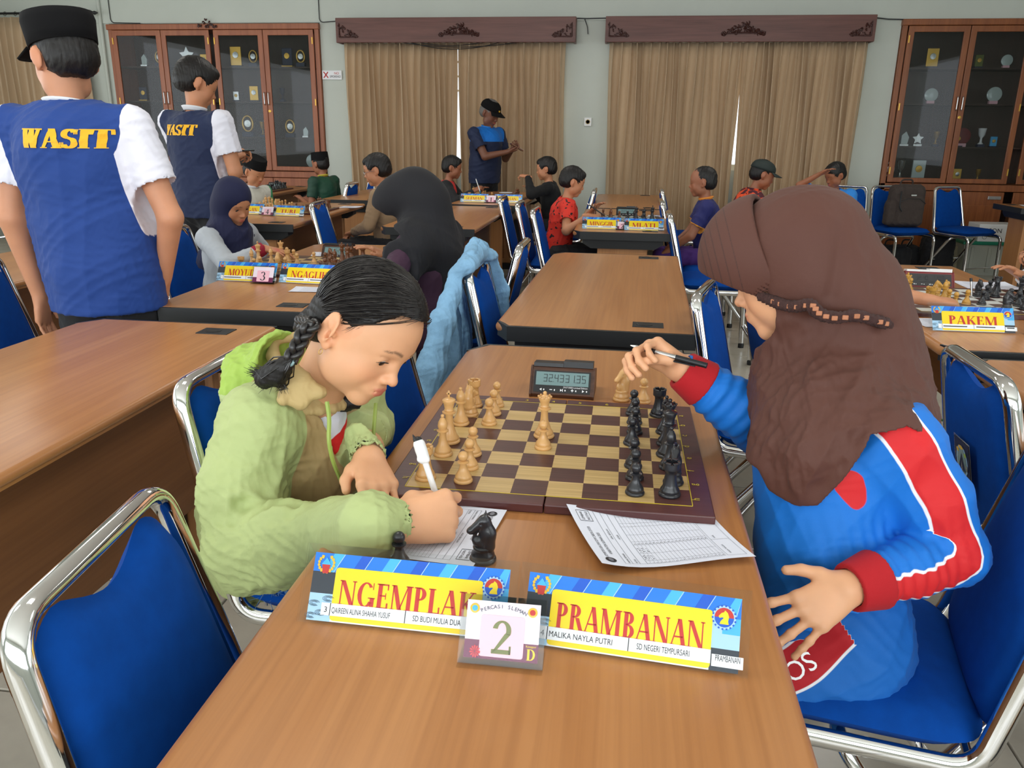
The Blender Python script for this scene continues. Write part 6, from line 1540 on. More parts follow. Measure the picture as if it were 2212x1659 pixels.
F.chain([shN, mN, elN + [-.004, 0, 0]], [.066, .070, .074], .02); F.chain([elN, s1, s2, s3], [.074, .063, .055, .048], .025)
F.cone(s3, s4, .046, .034, .006); F.cone(s4, s4 + (s4 - s3) * .35, .034, .033, .002)
dh = dF / np.linalg.norm(dF); cuf = wrF - dh * .045 + [0, .01, .008]; cuf2 = wrF - dh * .012
F.chain([shF, elF, (elF + cuf) / 2, cuf], [.054, .046, .039, .036], .02); F.cone(cuf, cuf2, .035, .030, .004)
# hollow cuffs, collar opening and the open front
F.cone(s4 + (s4 - s3) * .9, s4 - (s4 - s3) * .5, .027, .027, .002, 's'); F.cone(wrF + dh * .03, wrF - dh * .04, .0265, .025, .002, 's')
F.cone(nb - [0, 0, .05], g1.p((0, -.01, -.03)), .052, .062, .01, 's')
oc = [v3(atx(735, 840, -.36)), v3(atx(738, 870, -.36)), v3(atx(748, 930, -.35)), v3(atx(750, 1008, -.34))]
fdir = np.array([.88, -.47, 0]); ldir = np.array([.47, .88, 0])
def wedge(zs, ls, ws, f0):
    o = np.argsort(zs); zs, ls, ws = np.array(zs)[o], np.array(ls)[o], np.array(ws)[o]
    def fn(X, Y, Z):
        lc = np.interp(Z, zs, ls); ww = np.interp(Z, zs, ws); l = X * ldir[0] + Y * ldir[1]; f = (X - chest1[0]) * fdir[0] + (Y - chest1[1]) * fdir[1]
        return np.maximum(np.maximum(np.abs(l - lc) - ww, f0 - f), np.minimum(zs[0] - Z, 9)).astype(np.float32)
    return fn
F.fn(wedge([p[2] for p in oc], [p @ ldir + .026 for p in oc], [.054, .052, .036, .004], .0), 's', .004)
zl = [v3(atx(690, 835, -.40)), v3(atx(702, 900, -.38)), v3(atx(712, 960, -.37)), v3(atx(742, 1055, -.355))]
def jtan(C):
    z = C[:, 2]; zz = np.array([p[2] for p in zl][::-1]); lz = np.interp(z, zz, np.array([p @ ldir for p in zl])[::-1]); l = C @ ldir - lz; f = (C - chest1) @ fdir
    sl = np.minimum(np.minimum(seg_d(C, shN + (mN - shN) * .1, mN) - .078, seg_d(C, mN, elN) - .083), np.minimum(seg_d(C, shF + (elF - shF) * .05, elF) - .062, seg_d(C, elF, wrF) - .060))
    return np.minimum(np.minimum(np.minimum(f - .01, z - .672), np.minimum(l + .060, .17 - l)), sl)
region_mat('jacket', srgb(174, 187, 126), [('tan', srgb(172, 146, 98))], .72, bump=(130, .3, .0012))
def jd(V):
    ew = np.exp(-(seg_d(V, mN, elN) / .10) ** 2) + np.exp(-(seg_d(V, elN, s1) / .09) ** 2)
    d = .0042 * folds(V, 32, seed=21) + .0012 * folds(V, 90, seed=5) + .0065 * np.clip(ew, 0, 1) * folds(V, 42, seed=17, aniso=(1, 1, 1.5))
    # gathered cuff and hem, elbow creases
    c = s4; u = V - c; rr = np.linalg.norm(u, axis=1); ang = np.arctan2(u[:, 2], u[:, 1]); d = d + .0016 * np.sin(ang * 26) * np.exp(-(rr / .045) ** 2)
    c2 = cuf2; u = V - c2; rr = np.linalg.norm(u, axis=1); ang = np.arctan2(u[:, 2], u[:, 0]); d = d + .0018 * np.sin(ang * 18) * np.exp(-(rr / .045) ** 2)
    d = d + .0022 * np.sin(np.arctan2(V[:, 1] - pelv[1], V[:, 0] - pelv[0]) * 44) * np.exp(-((V[:, 2] - .475) / .022) ** 2)
    for (a, b_, w_, A_) in (((515, 1090), (610, 1075), .010, .008), ((560, 1130), (640, 1090), .011, .010), ((530, 1150), (600, 1210), .012, .006), ((600, 1100), (690, 1150), .012, .006)):
        p0, p1 = P_(*a, -.27), P_(*b_, -.285); ba = p1 - p0; t = np.clip(((V - p0) @ ba) / (ba @ ba), 0, 1); dd = np.linalg.norm(V - p0 - t[:, None] * ba, axis=1); d = d - A_ * np.exp(-(dd / w_) ** 2) * (dd < .06) + A_ * .6 * np.exp(-((dd - .018) / .01) ** 2)
    return d
own(skin('jacket', F, M['jacket'], G1, smooth=1, disp=jd, attr={'tan': jtan}))
# collar leaf, hood, zip, shirt
F = Field(v3((-.62, -.30, .76)), v3((-.28, .20, .98)), .003)
cn = nb + [.0, 0, -.005]; ring = [cn + np.array([.078 * math.cos(a) - .002, .082 * math.sin(a), -.012 * math.cos(a) + .012]) for a in np.radians(np.arange(-75, 290, 14))]
F.chain(ring[:], [.0085] * len(ring), .006); F.chain([p + [0, 0, -.018] + .10 * (p - cn) for p in ring], [.008] * len(ring), .010)
Cf = [P_(634, 800, -.15), P_(625, 832, -.175), P_(612, 862, -.185), P_(650, 868, -.175), P_(690, 848, -.165), P_(655, 815, -.155)]
for a in range(1, 5): F.chain([Cf[0], Cf[a], Cf[a + 1]], [.006, .006, .006], .016)
F.chain([Cf[5], Cf[3]], [.006, .006], .016); F.ell((Cf[0] + Cf[3] + Cf[4]) / 3, .017, k=.012)
own(skin('collar', F, M['jacket_tan'], G1, disp=lambda V: .0022 * folds(V, 90, seed=6)))
F = Field(v3((-.72, -.22, .74)), v3((-.34, .22, 1.0)), .0034); hc1 = P_(575, 800, .0)
F.ell(P_(560, 800, -.02), (.060, .090, .045), k=.02, R=Ry3(.5)); F.ell(P_(600, 772, -.03), (.045, .080, .050), k=.02, R=Ry3(.6)); F.ell(P_(520, 845, -.06), (.035, .055, .03), k=.02)
F.ell(P_(625, 775, -.06), (.045, .070, .055), k=.01, op='s', R=Ry3(.6)); F.ell(P_(625, 810, -.17), (.03, .06, .05), k=.02, op='s')
own(skin('hood', F, [M['jacket_lime'], M['jacket_green']], G1, disp=lambda V: .005 * folds(V, 55, seed=9) + .002 * folds(V, 140, seed=1), mfn=lambda C: (C[:, 2] < P_(540, 815, 0)[2]).astype(int)))
F = Field(v3((-.62, -.16, .72)), v3((-.38, .16, .98)), .003)
F.chain([P_(592, 735, -.02), P_(640, 728, .0), P_(662, 740, .03)], [.008, .009, .008], .006); F.chain([P_(592, 735, -.02), P_(590, 770, -.05), P_(612, 800, -.09), P_(628, 815, -.12)], [.008, .011, .011, .010], .008)
own(skin('hood_lining', F, M['jacket_tan'], G1))
b = MB(); zp = [v3(atx(x, y, X)) for x, y, X in ((706, 868, -.345), (712, 905, -.338), (709, 950, -.335), (718, 995, -.334), (742, 1052, -.332))]
b.tube(bez(zp, r=.02), .0035, 6); own(b.build('zip', M['zip_green'], G1))
b = MB(); zp = [v3(atx(x, y, X)) for x, y, X in ((812, 872, -.305), (808, 920, -.30), (806, 955, -.30))]; b.tube(bez(zp, r=.02), .0035, 6); own(b.build('zip', M['zip_green'], G1))
F = Field(v3((-.60, -.24, .55)), v3((-.26, .18, .90)), .0034); F.cone(chest1 + [.012, -.01, -.1], chest1 + [.012, -.01, .03], .092, .092, .02); F.cone(chest1 + [.014, -.014, .03], nb + [.02, -.01, -.045], .086, .052, .03)
F.cone(nb + [.0, 0, -.025], g1.p((0, 0, -.04)), .050, .05, .006, 's'); vc = [v3(atx(740, 862, -.36)), v3(atx(740, 928, -.35))]; F.fn(wedge([p[2] for p in vc], [p @ ldir + .022 for p in vc], [.036, .001], .0), 's', .003)
vn = [v3(atx(705, 880, -.36)) + ldir * .018, v3(atx(740, 955, -.36)) + ldir * .018, v3(atx(775, 872, -.36)) + ldir * .018]
def vneck(C):
    zc = np.interp(C[:, 1], [vn[0][1] - .02, vn[0][1], vn[1][1], vn[2][1], vn[2][1] + .02], [vn[0][2] + .02, vn[0][2], vn[1][2], vn[2][2], vn[2][2] + .02]); return C[:, 2] - zc + .004
region_mat('shirt_red_white', srgb(214, 28, 28), [('collar', srgb(226, 228, 240))])
own(skin('shirt', F, M['shirt_red_white'], G1, attr={'collar': vneck}, disp=lambda V: .002 * folds(V, 60, seed=4)))
F = Field((-.74, -.30, .36), (-.1, .30, .60), .006); F.cone(pelv + [0, -.04, -.02], pelv + [.30, -.06, -.035], .088, .07, .03); F.cone(pelv + [0, .08, -.02], pelv + [.30, .10, -.035], .088, .07, .03)
own(skin('jeans', F, M['denim'], G1, disp=lambda V: .004 * folds(V, 60, seed=4)))
b = MB(); c0 = P_(598, 1292, -.04)
for k in range(60): q = P_(r.uniform(565, 625), r.uniform(1262, 1285), r.uniform(-.12, -.06)); b.tube([q, q + r.normal(size=3) * .006 + [0, 0, -.012], q + r.normal(size=3) * .01 + [0, 0, -.02]], [.001, .0008, .0004], 4)
o = own(b.build('denim_fringe', M['denim'], G1)); o['kind'] = 'stuff'
F = Field((-.40, -.25, .02), (-.10, .30, .56), .008)
for yy in (-.06, .12): F.cone((-.27, yy, .50), (-.24, yy, .10), .05, .035, .02); F.cone((-.24, yy, .07), (-.14, yy, .05), .04, .03, .01)
own(skin('lower_leg', F, M['denim'], G1))
# pen with a white animal figure on its end
pe = empty('pen', (0, 0, 0)); tag(pe, 'white pen with a small cat figure, held by the girl in green', 'pen')
tip = v3(atz(962, 1128, .752)); topp = P_(914, 985, -.275); d_ = (topp - tip); d_ /= np.linalg.norm(d_)
pe.location = tip; mk = lambda b, n, m: b.build(n, m, pe)
b = MB(); b.tube([d_ * .004, d_ * .012, d_ * np.linalg.norm(topp - tip)], [.0008, .0046, .0046], 12); mk(b, 'barrel', M['white_plastic'])
F = Field(topp - tip - .03, topp - tip + .035, .0009); o_ = topp - tip; F.chain([o_ - d_ * .004, o_ + d_ * .010], [.0085, .0090], .004); F.ell(o_ + d_ * .018, .0088, k=.003); F.ell(o_ - d_ * .004 + [.005, -.004, 0], .0045, k=.003); F.ell(o_ - d_ * .004 + [-.005, -.004, 0], .0045, k=.003)
skin('cat_figure', F, M['white_plastic'], pe)
F = Field(topp - tip - .03, topp - tip + .045, .0009); F.ell(o_ + d_ * .0235, (.0068, .0068, .0068), k=0); F.cone(o_ + d_ * .026 + [-.004, 0, 0], o_ + d_ * .033 + [-.005, 0, 0], .003, .0008, .002)
skin('cap', F, M['black_plastic'], pe)
# ================================================================ the girl in the brown headscarf
BL, RD, WH = srgb(0, 112, 206), srgb(206, 24, 30), srgb(232, 234, 240)
region_mat('track_top', BL, [('white', WH), ('red', RD)], .7, bump=(700, .25, .0006)); region_mat('track_trousers', srgb(0, 98, 184), [('white', WH), ('red', srgb(176, 16, 30))], .75, bump=(700, .25, .0006))
cloth('cuff_red', srgb(176, 14, 26), .85, bump=(900, .5, .001))
region_mat('scarf_brown', srgb(84, 47, 36), [('seam', srgb(58, 32, 26))], .72, bump=(900, .3, .0006)); cloth('braid_trim', srgb(62, 34, 30), .8, bump=(600, .8, .002)); M['copper'] = mat('copper_ribbon', srgb(176, 116, 84), .35, .3)
G2 = empty('person', (.62, .0, 0)); tag(G2, 'girl in a brown headscarf and blue and red tracksuit, raising a pen over the board', 'person'); G2inv = Matrix.Translation((-.62, 0, 0))
def own2(o): o.matrix_parent_inverse = G2inv; return o
HR2 = eulR(1.22, -.36, .10); HS2 = .98
nose_w = P_(1592, 655, .055)               # nose tip of the left-looking profile
HT2 = nose_w - HR2 @ (np.array([0, .104, -.030]) * HS2)
g2 = lambda F: Rig(F, HR2, HT2, HS2)
pel2, wst2, ch2, nb2 = P_(1822, 1345, -.13), P_(1782, 1170, -.10), P_(1790, 1010, -.06), P_(1800, 860, -.04)
# near arm is her left arm: shoulder top right, elbow far right, hand resting on her lap
s2N, e2N, w2N = P_(1935, 960, -.13), P_(2062, 1195, -.17), P_(1828, 1272, -.262)
s2F, e2F, w2F = P_(1690, 960, .14), P_(1590, 880, .06), P_(1468, 795, .055)
F = Field((.04, -.44, .34), (.96, .34, 1.25), .0029)
h2 = g2(F)
F.cone(pel2, wst2, .085, .085, .03); F.cone(wst2, ch2, .085, .09, .03); F.cone(ch2, nb2, .08, .05, .03); F.cone(nb2, h2.p((0, -.03, -.04)), .045, .042, .02)
for a, b_, c in ((s2N, e2N, w2N), (s2F, e2F, w2F)):
    F.cone(nb2 - [0, 0, .04], a, .05, .042, .03); F.cone(a, b_, .042, .034, .01); F.cone(b_, c, .033, .023, .01)
kneeN, kneeF = P_(1560, 1440, -.27), v3((.30, .02, .555)); kneeN = P_(1560, 1470, -.19); kneeF = kneeN + [0, .22, 0]
F.cone(pel2 + [0, -.05, -.02], kneeN, .066, .050, .02); F.cone(pel2 + [0, .08, -.02], kneeF, .066, .050, .02); 
head_sdf(h2)
k2 = P_(1725, 1335, -.290) - w2N                                            # lap hand: back of the hand to the viewer, fingers down-left
frn = frame(k2, (.10, -.80, .60)); hn = Rig(F, frn, w2N - k2 * .08, .86)
hand(hn, [(.12, .20, .15), (.05, .20, .15), (.10, .18, .15), (.10, .20, .15)], [(.040, .030, -.004), (.062, .052, -.006), (.074, .074, -.008)], spread=.30)
kf = P_(1408, 772, .055) - w2F                                              # raised hand with the pen
frf = frame(kf + [0, 0, .010], (.05, .82, .55)); frf[:, 0] *= 1
hf = Rig(F, frf, w2F - kf * .10, .84)
hand(hf, [(.95, 1.05, .45), (1.05, 1.10, .55), (1.05, 1.10, .6), (1.0, 1.15, .6)], [(-.026, .040, -.022), (-.020, .068, -.038), (-.006, .088, -.050)], spread=.08)
body2 = own2(skin('body', F, SK['fair'], G2, smooth=1, attr=face_attr(h2)))
eyes(h2, body2, gaze=(0, -.3))
# tracksuit top
F = Field((.22, -.44, .40), (1.02, .34, 1.02), .0038)
F.cone(pel2 + [-.01, 0, -.03], wst2, .112, .104, .03); F.cone(wst2, ch2, .104, .112, .04); F.cone(ch2, nb2 - [0, 0, .03], .115, .075, .04)
F.cone(nb2 - [0, 0, .06], s2N, .07, .066, .04); F.cone(nb2 - [0, 0, .06], s2F, .07, .060, .04)
m2 = (s2N + e2N) / 2 + [.008, 0, 0]; cN = w2N + (e2N - w2N) * .18; cF = w2F + (e2F - w2F) * .16
F.chain([s2N, m2, e2N], [.066, .056, .050], .02); F.chain([e2N, (e2N + cN) / 2, cN], [.050, .043, .037], .012)
F.chain([s2F, e2F, (e2F + cF) / 2, cF], [.060, .050, .043, .036], .015)
for w_, c_ in ((w2N, cN), (w2F, cF)): F.cone(w_ - (c_ - w_) * .6, c_ + (c_ - w_) * .5, .026, .028, .001, 's')
F.cone(nb2 - [0, 0, .02], nb2 + [0, 0, .1], .05, .06, .01, 's')
axN = [s2N + (s2N - m2) * .6, s2N, m2, e2N, cN]
crv = np.array([list(p) for p in bez(axN, n=10, r=.06)]); vw = [np.array((.16, -.97, .18)), np.array((.16, -.97, .18)), np.array((.14, -.97, .14)), np.array((.02, -.98, -.10)), np.array((.05, -.95, -.25))]
_l = np.r_[0, np.cumsum(np.linalg.norm(np.diff(crv, axis=0), axis=1))]; _la = np.r_[0, np.cumsum(np.linalg.norm(np.diff(np.array(axN), axis=0), axis=1))]; _la = _la * _l[-1] / _la[-1]
_s = np.linspace(0, _l[-1], 160); CC = np.stack([np.interp(_s, _l, crv[:, k]) for k in range(3)], 1); NN = np.stack([np.interp(_s, _la, [v_[k] for v_ in vw]) for k in range(3)], 1)
TT = np.gradient(CC, axis=0); _k = np.ones(21) / 21; TT = np.stack([np.convolve(np.pad(TT[:, k], 10, 'edge'), _k, 'valid') for k in range(3)], 1); TT /= np.linalg.norm(TT, axis=1, keepdims=True)
NN -= TT * (NN * TT).sum(1, keepdims=True); NN /= np.linalg.norm(NN, axis=1, keepdims=True); QQ = np.cross(TT, NN)
def stripe(V):
    """signed distance to the edge of the band that runs down the outside of the sleeve"""
    out = np.full(len(V), -.03)
    for c0 in range(0, len(V), 20000):
        v = V[c0:c0 + 20000]; D2 = ((v[:, None, :] - CC[None]) ** 2).sum(2); D2 = np.exp(-(D2 - D2.min(1, keepdims=True)) / .00012); D2 /= D2.sum(1, keepdims=True)
        c = D2 @ CC; n_ = D2 @ NN; q = D2 @ QQ; t_ = D2 @ _s; q /= np.linalg.norm(q, axis=1, keepdims=True); d = v - c; lat = (d * q).sum(1); fr_ = (d * n_).sum(1); rr = np.linalg.norm(d, axis=1)
        out[c0:c0 + 20000] = np.where((fr_ > -.004) & (rr < .085), .029 - .004 * t_ / _l[-1] * 2 - np.abs(lat), -.03)
    return out
def yoke(V):
    p0, p1, p2 = P_(1780, 975, -.16), P_(1880, 1075, -.20), P_(1845, 1100, -.20); d = np.minimum(seg_d(V, P_(1778, 985, -.17), P_(1838, 1045, -.19)) - .012, seg_d(V, P_(1838, 1050, -.19), P_(1860, 1085, -.20)) - .024); return -d * (V[:, 1] < -.05) - .01 * (V[:, 1] >= -.05)
def cuff_clip(V): return np.minimum(np.linalg.norm(V - w2N, axis=1), np.linalg.norm(V - w2F, axis=1)) - .03
def topfold(V):
    a = np.exp(-(np.linalg.norm(V - e2N, axis=1) / .07) ** 2); dl = (V - e2N) @ ((w2N - e2N) / np.linalg.norm(w2N - e2N))
    fo = np.exp(-(seg_d(V, e2N, w2N) / .07) ** 2) * np.clip(dl / .05, 0, 1); b_ = np.exp(-(seg_d(V, e2F, cF) / .07) ** 2); df = (V - e2F) @ ((cF - e2F) / np.linalg.norm(cF - e2F))
    return .0040 * folds(V, 28, seed=31) + .0025 * a * folds(V, 80, seed=2) + .0024 * fo * np.sin(dl * 330) + .0030 * b_ * np.sin(df * 260 + 8 * V[:, 2])
own2(skin('tracksuit_top', F, M['track_top'], G2, smooth=1, disp=topfold, attr={'white': lambda V: np.maximum(stripe(V) + .0042, 0 * V[:, 0] - 1), 'red': lambda V: np.maximum(stripe(V), yoke(V))}))
for w_, c_ in ((w2N, cN), (w2F, cF)):
    u = (c_ - w_) / np.linalg.norm(c_ - w_); a_ = w_ + u * .001; b_ = w_ + u * .052; F = Field(np.minimum(a_, b_) - .07, np.maximum(a_, b_) + .07, .0026); F.cone(a_, b_, .0350, .0445, 0)
    F.plane(a_ + u * .004, -u); F.plane(b_ + u * .002, u); F.cone(a_ - u * .02, a_ + u * .03, .0275, .0275, 0, 's'); own2(skin('cuff', F, M['cuff_red'], G2))
# trousers
F = Field((.20, -.44, .02), (.92, .24, .72), .0045)
F.cone(pel2 + [.01, 0, -.03], pel2 + [.0, 0, .03], .108, .10, .03); F.cone(pel2 + [0, -.055, -.025], kneeN, .086, .072, .03); F.cone(pel2 + [0, .09, -.025], kneeF, .086, .072, .03)
F.cone(kneeN, (kneeN[0], kneeN[1], .09), .066, .050, .02); F.cone(kneeF, (kneeN[0], kneeF[1], .09), .066, .050, .02)
def leg_st(V):
    a, b_ = P_(1800, 1385, -.30), P_(1660, 1480, -.33); ba = b_ - a; L = np.linalg.norm(ba); u = ba / L; t = (V - a) @ u; nn_ = np.array((.05, -.75, .66)); q = np.cross(u, nn_); q /= np.linalg.norm(q)
    lat = (V - a) @ q + .008 * np.sin(t * 30); return np.where((V[:, 1] < -.22) & (t > -.035), np.minimum(.030 - np.abs(lat), .05), -.03)
own2(skin('tracksuit_trousers', F, M['track_trousers'], G2, smooth=1, disp=lambda V: .005 * folds(V, 30, seed=7), attr={'white': lambda V: leg_st(V) + .004, 'red': leg_st}))
b = MB(); a_ = P_(1745, 1405, -.338); u_ = P_(1690, 1440, -.35) - a_; u_ = u_ / np.linalg.norm(u_); n_ = np.array((.0, -.72, .69)); n_ -= u_ * (n_ @ u_); n_ /= np.linalg.norm(n_); v_ = np.cross(n_, u_)
text_mesh('SO7', .036, b, 0, a_ + n_ * .006, tuple(u_), tuple(v_)); own2(b.build('leg_lettering', M['white'], G2))
for yy in (-.26, .05):
    F = Field((.16, yy - .07, -.01), (.38, yy + .07, .14), .005); F.cone((.32, yy, .05), (.22, yy, .035), .042, .034, .01); F.cone((.32, yy, .05), (.32, yy, .09), .04, .036, .01); F.plane((0, 0, .003), (0, 0, -1)); own2(skin('shoe', F, M['black_plastic'], G2))
# the headscarf: hood over the head with a stiff visor, falling over the shoulders
F = Field((.16, -.33, .66), (.86, .38, 1.30), .0033); h2 = g2(F)
h2.ell((0, -.014, .038), (.093, .108, .098), k=0); h2.ell((0, -.025, -.02), (.094, .090, .090), k=.02)
h2.cone((0, -.050, .03), (0, -.075, -.09), .075, .072, .04)
F.chain([P_(1850, 640, .02), P_(1880, 780, .0), P_(1900, 880, -.02), P_(1940, 920, -.02)], [.075, .076, .075, .055], .05)
F.chain([h2.p((0, .02, -.085)), P_(1755, 840, .0), P_(1740, 940, -.05)], [.060, .086, .070], .05)
F.chain([P_(1740, 900, -.03), P_(1700, 990, -.09), P_(1718, 1012, -.11)], [.085, .052, .040], .04); F.chain([P_(1760, 850, .02), P_(1860, 880, .0)], [.09, .088], .05); F.chain([P_(1700, 900, .05), P_(1672, 960, .02)], [.075, .045], .04)
F.ell(P_(1752, 985, -.155), (.05, .04, .055), k=.03); F.chain([P_(1860, 860, -.04), P_(1925, 900, -.06), P_(1962, 950, -.07)], [.085, .060, .016], .03)
F.chain([nb2 + [0, -.02, -.02], s2N + [-.03, .0, .0]], [.105, .080], .04); F.chain([ch2 + [-.0, -.012, .06], ch2 + [-.025, -.03, -.01]], [.112, .092], .04); F.chain([nb2 + [0, .02, -.02], s2F + [.03, 0, 0]], [.10, .07], .04)
# face opening
h2.ell((0, .100, -.046), (.098, .108, .066), k=.004, op='s'); h2.ell((0, .150, -.02), (.085, .085, .075), k=.004, op='s')
# lower hem: open below, following the front drape
hemp = [(1632, 1000), (1650, 1035), (1700, 1052), (1742, 1045), (1790, 985), (1845, 892), (1920, 880), (1965, 905), (1990, 965)]
hx = np.array([P_(x, y, -.10)[0] for x, y in hemp]); hz = np.array([P_(x, y, -.10)[2] for x, y in hemp])
F.fn(lambda X, Y, Z: (np.interp(X, hx, hz) - Z + 0 * Y).astype(np.float32), 'i')
seam0 = [np.array(p) for p in ((-.0, .098, .070),)]
def sfold(V):
    q = h2.inv(V); lo_ = np.clip((HT2[2] - .02 - V[:, 2]) / .12, 0, 1)
    d = .0012 * folds(V, 60, seed=12) + lo_ * (.0075 * folds(V, 42, seed=14, aniso=(1, 1, .35)) + .0025 * folds(V, 90, seed=3, aniso=(1, 1, .3)))
    # gathered waist of the scarf behind the jaw
    for p0, p1, A_, w_ in (((1700, 690), (1770, 700), .008, .010), ((1760, 700), (1945, 710), .006, .012), ((1690, 760), (1655, 900), .010, .016), ((1720, 780), (1700, 960), .008, .015), ((1840, 470), (1800, 640), .007, .012), ((1900, 560), (1905, 700), .006, .013), ((1800, 850), (1900, 860), .006, .016)):
        a, b_ = P_(*p0, -.09), P_(*p1, -.09); dd = seg_d(V * [1, .25, 1], a * [1, .25, 1], b_ * [1, .25, 1]); d = d - A_ * np.exp(-(dd / w_) ** 2) * (V[:, 1] < .05)
    return d * np.clip((V[:, 2] - np.interp(V[:, 0], hx, hz) - .004) / .03, 0, 1)
own2(skin('headscarf', F, M['scarf_brown'], G2, smooth=1, disp=sfold, attr={'seam': lambda V: -1 + 0 * V[:, 0]}))
# visor
F = Field(HT2 - .20, HT2 + .20, .0022); h2 = g2(F)
h2.ell((0, .046, .038), (.095, .106, .106), k=0); h2.ell((0, .040, .030), (.088, .104, .103), k=0, op='s')
n_ = HR2 @ np.array([0, -1, .10]); F.plane(h2.p((0, .020, .04)), n_); F.plane(h2.p((0, .150, .044)), HR2 @ np.array([0, .72, -1]))
own2(skin('visor', F, M['scarf_brown'], G2, attr={'seam': lambda V: (lambda q: .0008 - np.min([np.abs(np.linalg.norm((q - [0, .055, .048]) / [.086, .105, .078], axis=1) * 0 + q[:, 1] - k_ - .25 * np.abs(q[:, 0]) * -1) for k_ in (.088, .104, .118, .130, .140)], axis=0))(h2.inv(V))}))
b = MB()
tr = [P_(x, y, Y) for x, y, Y in ((1644, 640, -.03), (1680, 655, -.055), (1715, 664, -.085), (1755, 655, -.105), (1762, 676, -.108), (1800, 688, -.112), (1850, 680, -.105), (1900, 695, -.085), (1938, 706, -.055), (1948, 690, -.03))]
FT = Field(np.min(tr, 0) - .03, np.max(tr, 0) + .03, .0022); sm_ = [np.array(p) for p in bez(tr, r=.012, n=4)]
FT.chain(sm_, [.0085] * len(sm_), .004); own2(skin('gathered_trim', FT, M['braid_trim'], G2, disp=lambda V: .0022 * folds(V, 420, seed=3)))
for k in range(17):
    t = (k + .5) / 17 * (len(sm_) - 1); i = int(t); p = sm_[i] + (sm_[min(i + 1, len(sm_) - 1)] - sm_[i]) * (t - i); q = MB().box(-.0045, .0045, -.0016, .0016, -.0036, .0036, bev=.0012)
    q.xf(Matrix.Translation(Vector(p) + Vector((0, -.0098, .001))) @ Matrix.Rotation(r.uniform(-.3, .3), 4, 'Z')); own2(q.build('ribbon_piece', M['copper'], G2))
# pen in the raised hand
pe = empty('pen', tuple(P_(1440, 765, .0))); tag(pe, 'black and clear ballpoint pen held up over the foreground board', 'pen'); O_ = P_(1440, 765, .0)
a_, b_ = P_(1362, 746, .045) - O_, P_(1527, 790, .000) - O_; d_ = b_ - a_; L_p = np.linalg.norm(d_); d_ /= L_p
MB().tube([a_, a_ + d_ * .010], [.0008, .0028], 10).build('tip', M['white_plastic'], pe); MB().tube([a_ + d_ * .010, a_ + d_ * .028], .0034, 10).build('grip', M['silver'], pe)
MB().tube([a_ + d_ * .028, a_ + d_ * .046], .0046, 12).build('collar_ring', M['black_plastic'], pe); MB().tube([a_ + d_ * .046, a_ + d_ * (L_p - .02)], .0042, 12).build('barrel', M['silver'], pe)
MB().tube([a_ + d_ * (L_p - .055), a_ + d_ * L_p], .0050, 12).build('cap', M['black_plastic'], pe); MB().tube([a_ + d_ * (L_p - .02) + [0, 0, -.006], a_ + d_ * (L_p - .06) + [0, 0, -.0075]], .0018, 6).build('clip', M['black_plastic'], pe)
# ================================================================ everybody else
M['wasit_yellow'] = mat('lettering_yellow', srgb(238, 178, 22), .6); M['black_cloth'] = cloth('black_cloth', srgb(20, 20, 24), .85); cloth('navy_cloth', srgb(24, 30, 70), .8); cloth('dark_trousers', srgb(26, 26, 30), .85)
region_mat('vest_blue', srgb(20, 60, 134), [('sleeve', srgb(226, 226, 238))], .8); region_mat('vest_navy', srgb(24, 38, 74), [('sleeve', srgb(226, 226, 238))], .8)
region_mat('shirt_twotone', srgb(18, 32, 66), [('yoke', srgb(0, 112, 206))], .75); region_mat('raglan', srgb(196, 196, 186), [('sleeve', srgb(44, 140, 96))], .8)
region_mat('green_jersey', srgb(16, 70, 50), [('sleeve', srgb(14, 60, 44))], .6); region_mat('black_red', srgb(24, 24, 28), [('front', srgb(196, 44, 40))], .8)
cloth('black_sweat', srgb(14, 14, 16), .9); region_mat('navy_orange', srgb(22, 26, 92), [('hem', srgb(228, 150, 50))], .7); cloth('khaki', srgb(150, 122, 92), .85); cloth('neck_red', srgb(186, 22, 36), .7); cloth('orange_collar', srgb(228, 140, 50), .7); cloth('gold_collar', srgb(200, 180, 60), .7)
cloth('scarf_navy', srgb(14, 20, 60), .8); cloth('scarf_black', srgb(20, 20, 26), .85); region_mat('grey_sport', srgb(178, 184, 192), [('cuff', srgb(150, 20, 48))], .8); cloth('plum_dress', srgb(62, 34, 56), .85); cloth('sky_blue', srgb(40, 130, 214), .8); cloth('grey_green', srgb(150, 156, 132), .85); cloth('white_shirt', srgb(224, 226, 232), .8); cloth('purple_cloth', srgb(70, 34, 110), .85)
def blotch(name, c0, c1, scale, lo, hi):
    m = mat(name, c0, .75); nt = m.node_tree; N = nt.nodes; L = nt.links; b = N['Principled BSDF']; tc = N.new('ShaderNodeTexCoord'); n = N.new('ShaderNodeTexNoise'); n.inputs['Scale'].default_value = scale; n.inputs['Detail'].default_value = 2
    L.new(tc.outputs['Object'], n.inputs['Vector']); r_ = N.new('ShaderNodeMapRange'); r_.inputs[1].default_value = lo; r_.inputs[2].default_value = hi; mx = N.new('ShaderNodeMix'); mx.data_type = 'RGBA'; mx.inputs[6].default_value = c0; mx.inputs[7].default_value = c1
    L.new(n.outputs[0], r_.inputs[0]); L.new(r_.outputs[0], mx.inputs[0]); L.new(mx.outputs[2], b.inputs['Base Color']); M[name] = m
blotch('red_speckle', srgb(214, 46, 30), srgb(30, 14, 16), 38, .60, .62); blotch('orange_camo', srgb(226, 78, 34), srgb(74, 20, 34), 16, .50, .54)
def a_yoke(V, c): return V[:, 2] - (c['chest'][2] + .045 * c['s']) - .15 * np.abs(V[:, 0]) * 0 - 1.0 * (np.maximum((V - c['sh']['R'])[:, 0], -(V - c['sh']['L'])[:, 0]) > .0) * .5
R_ = math.radians
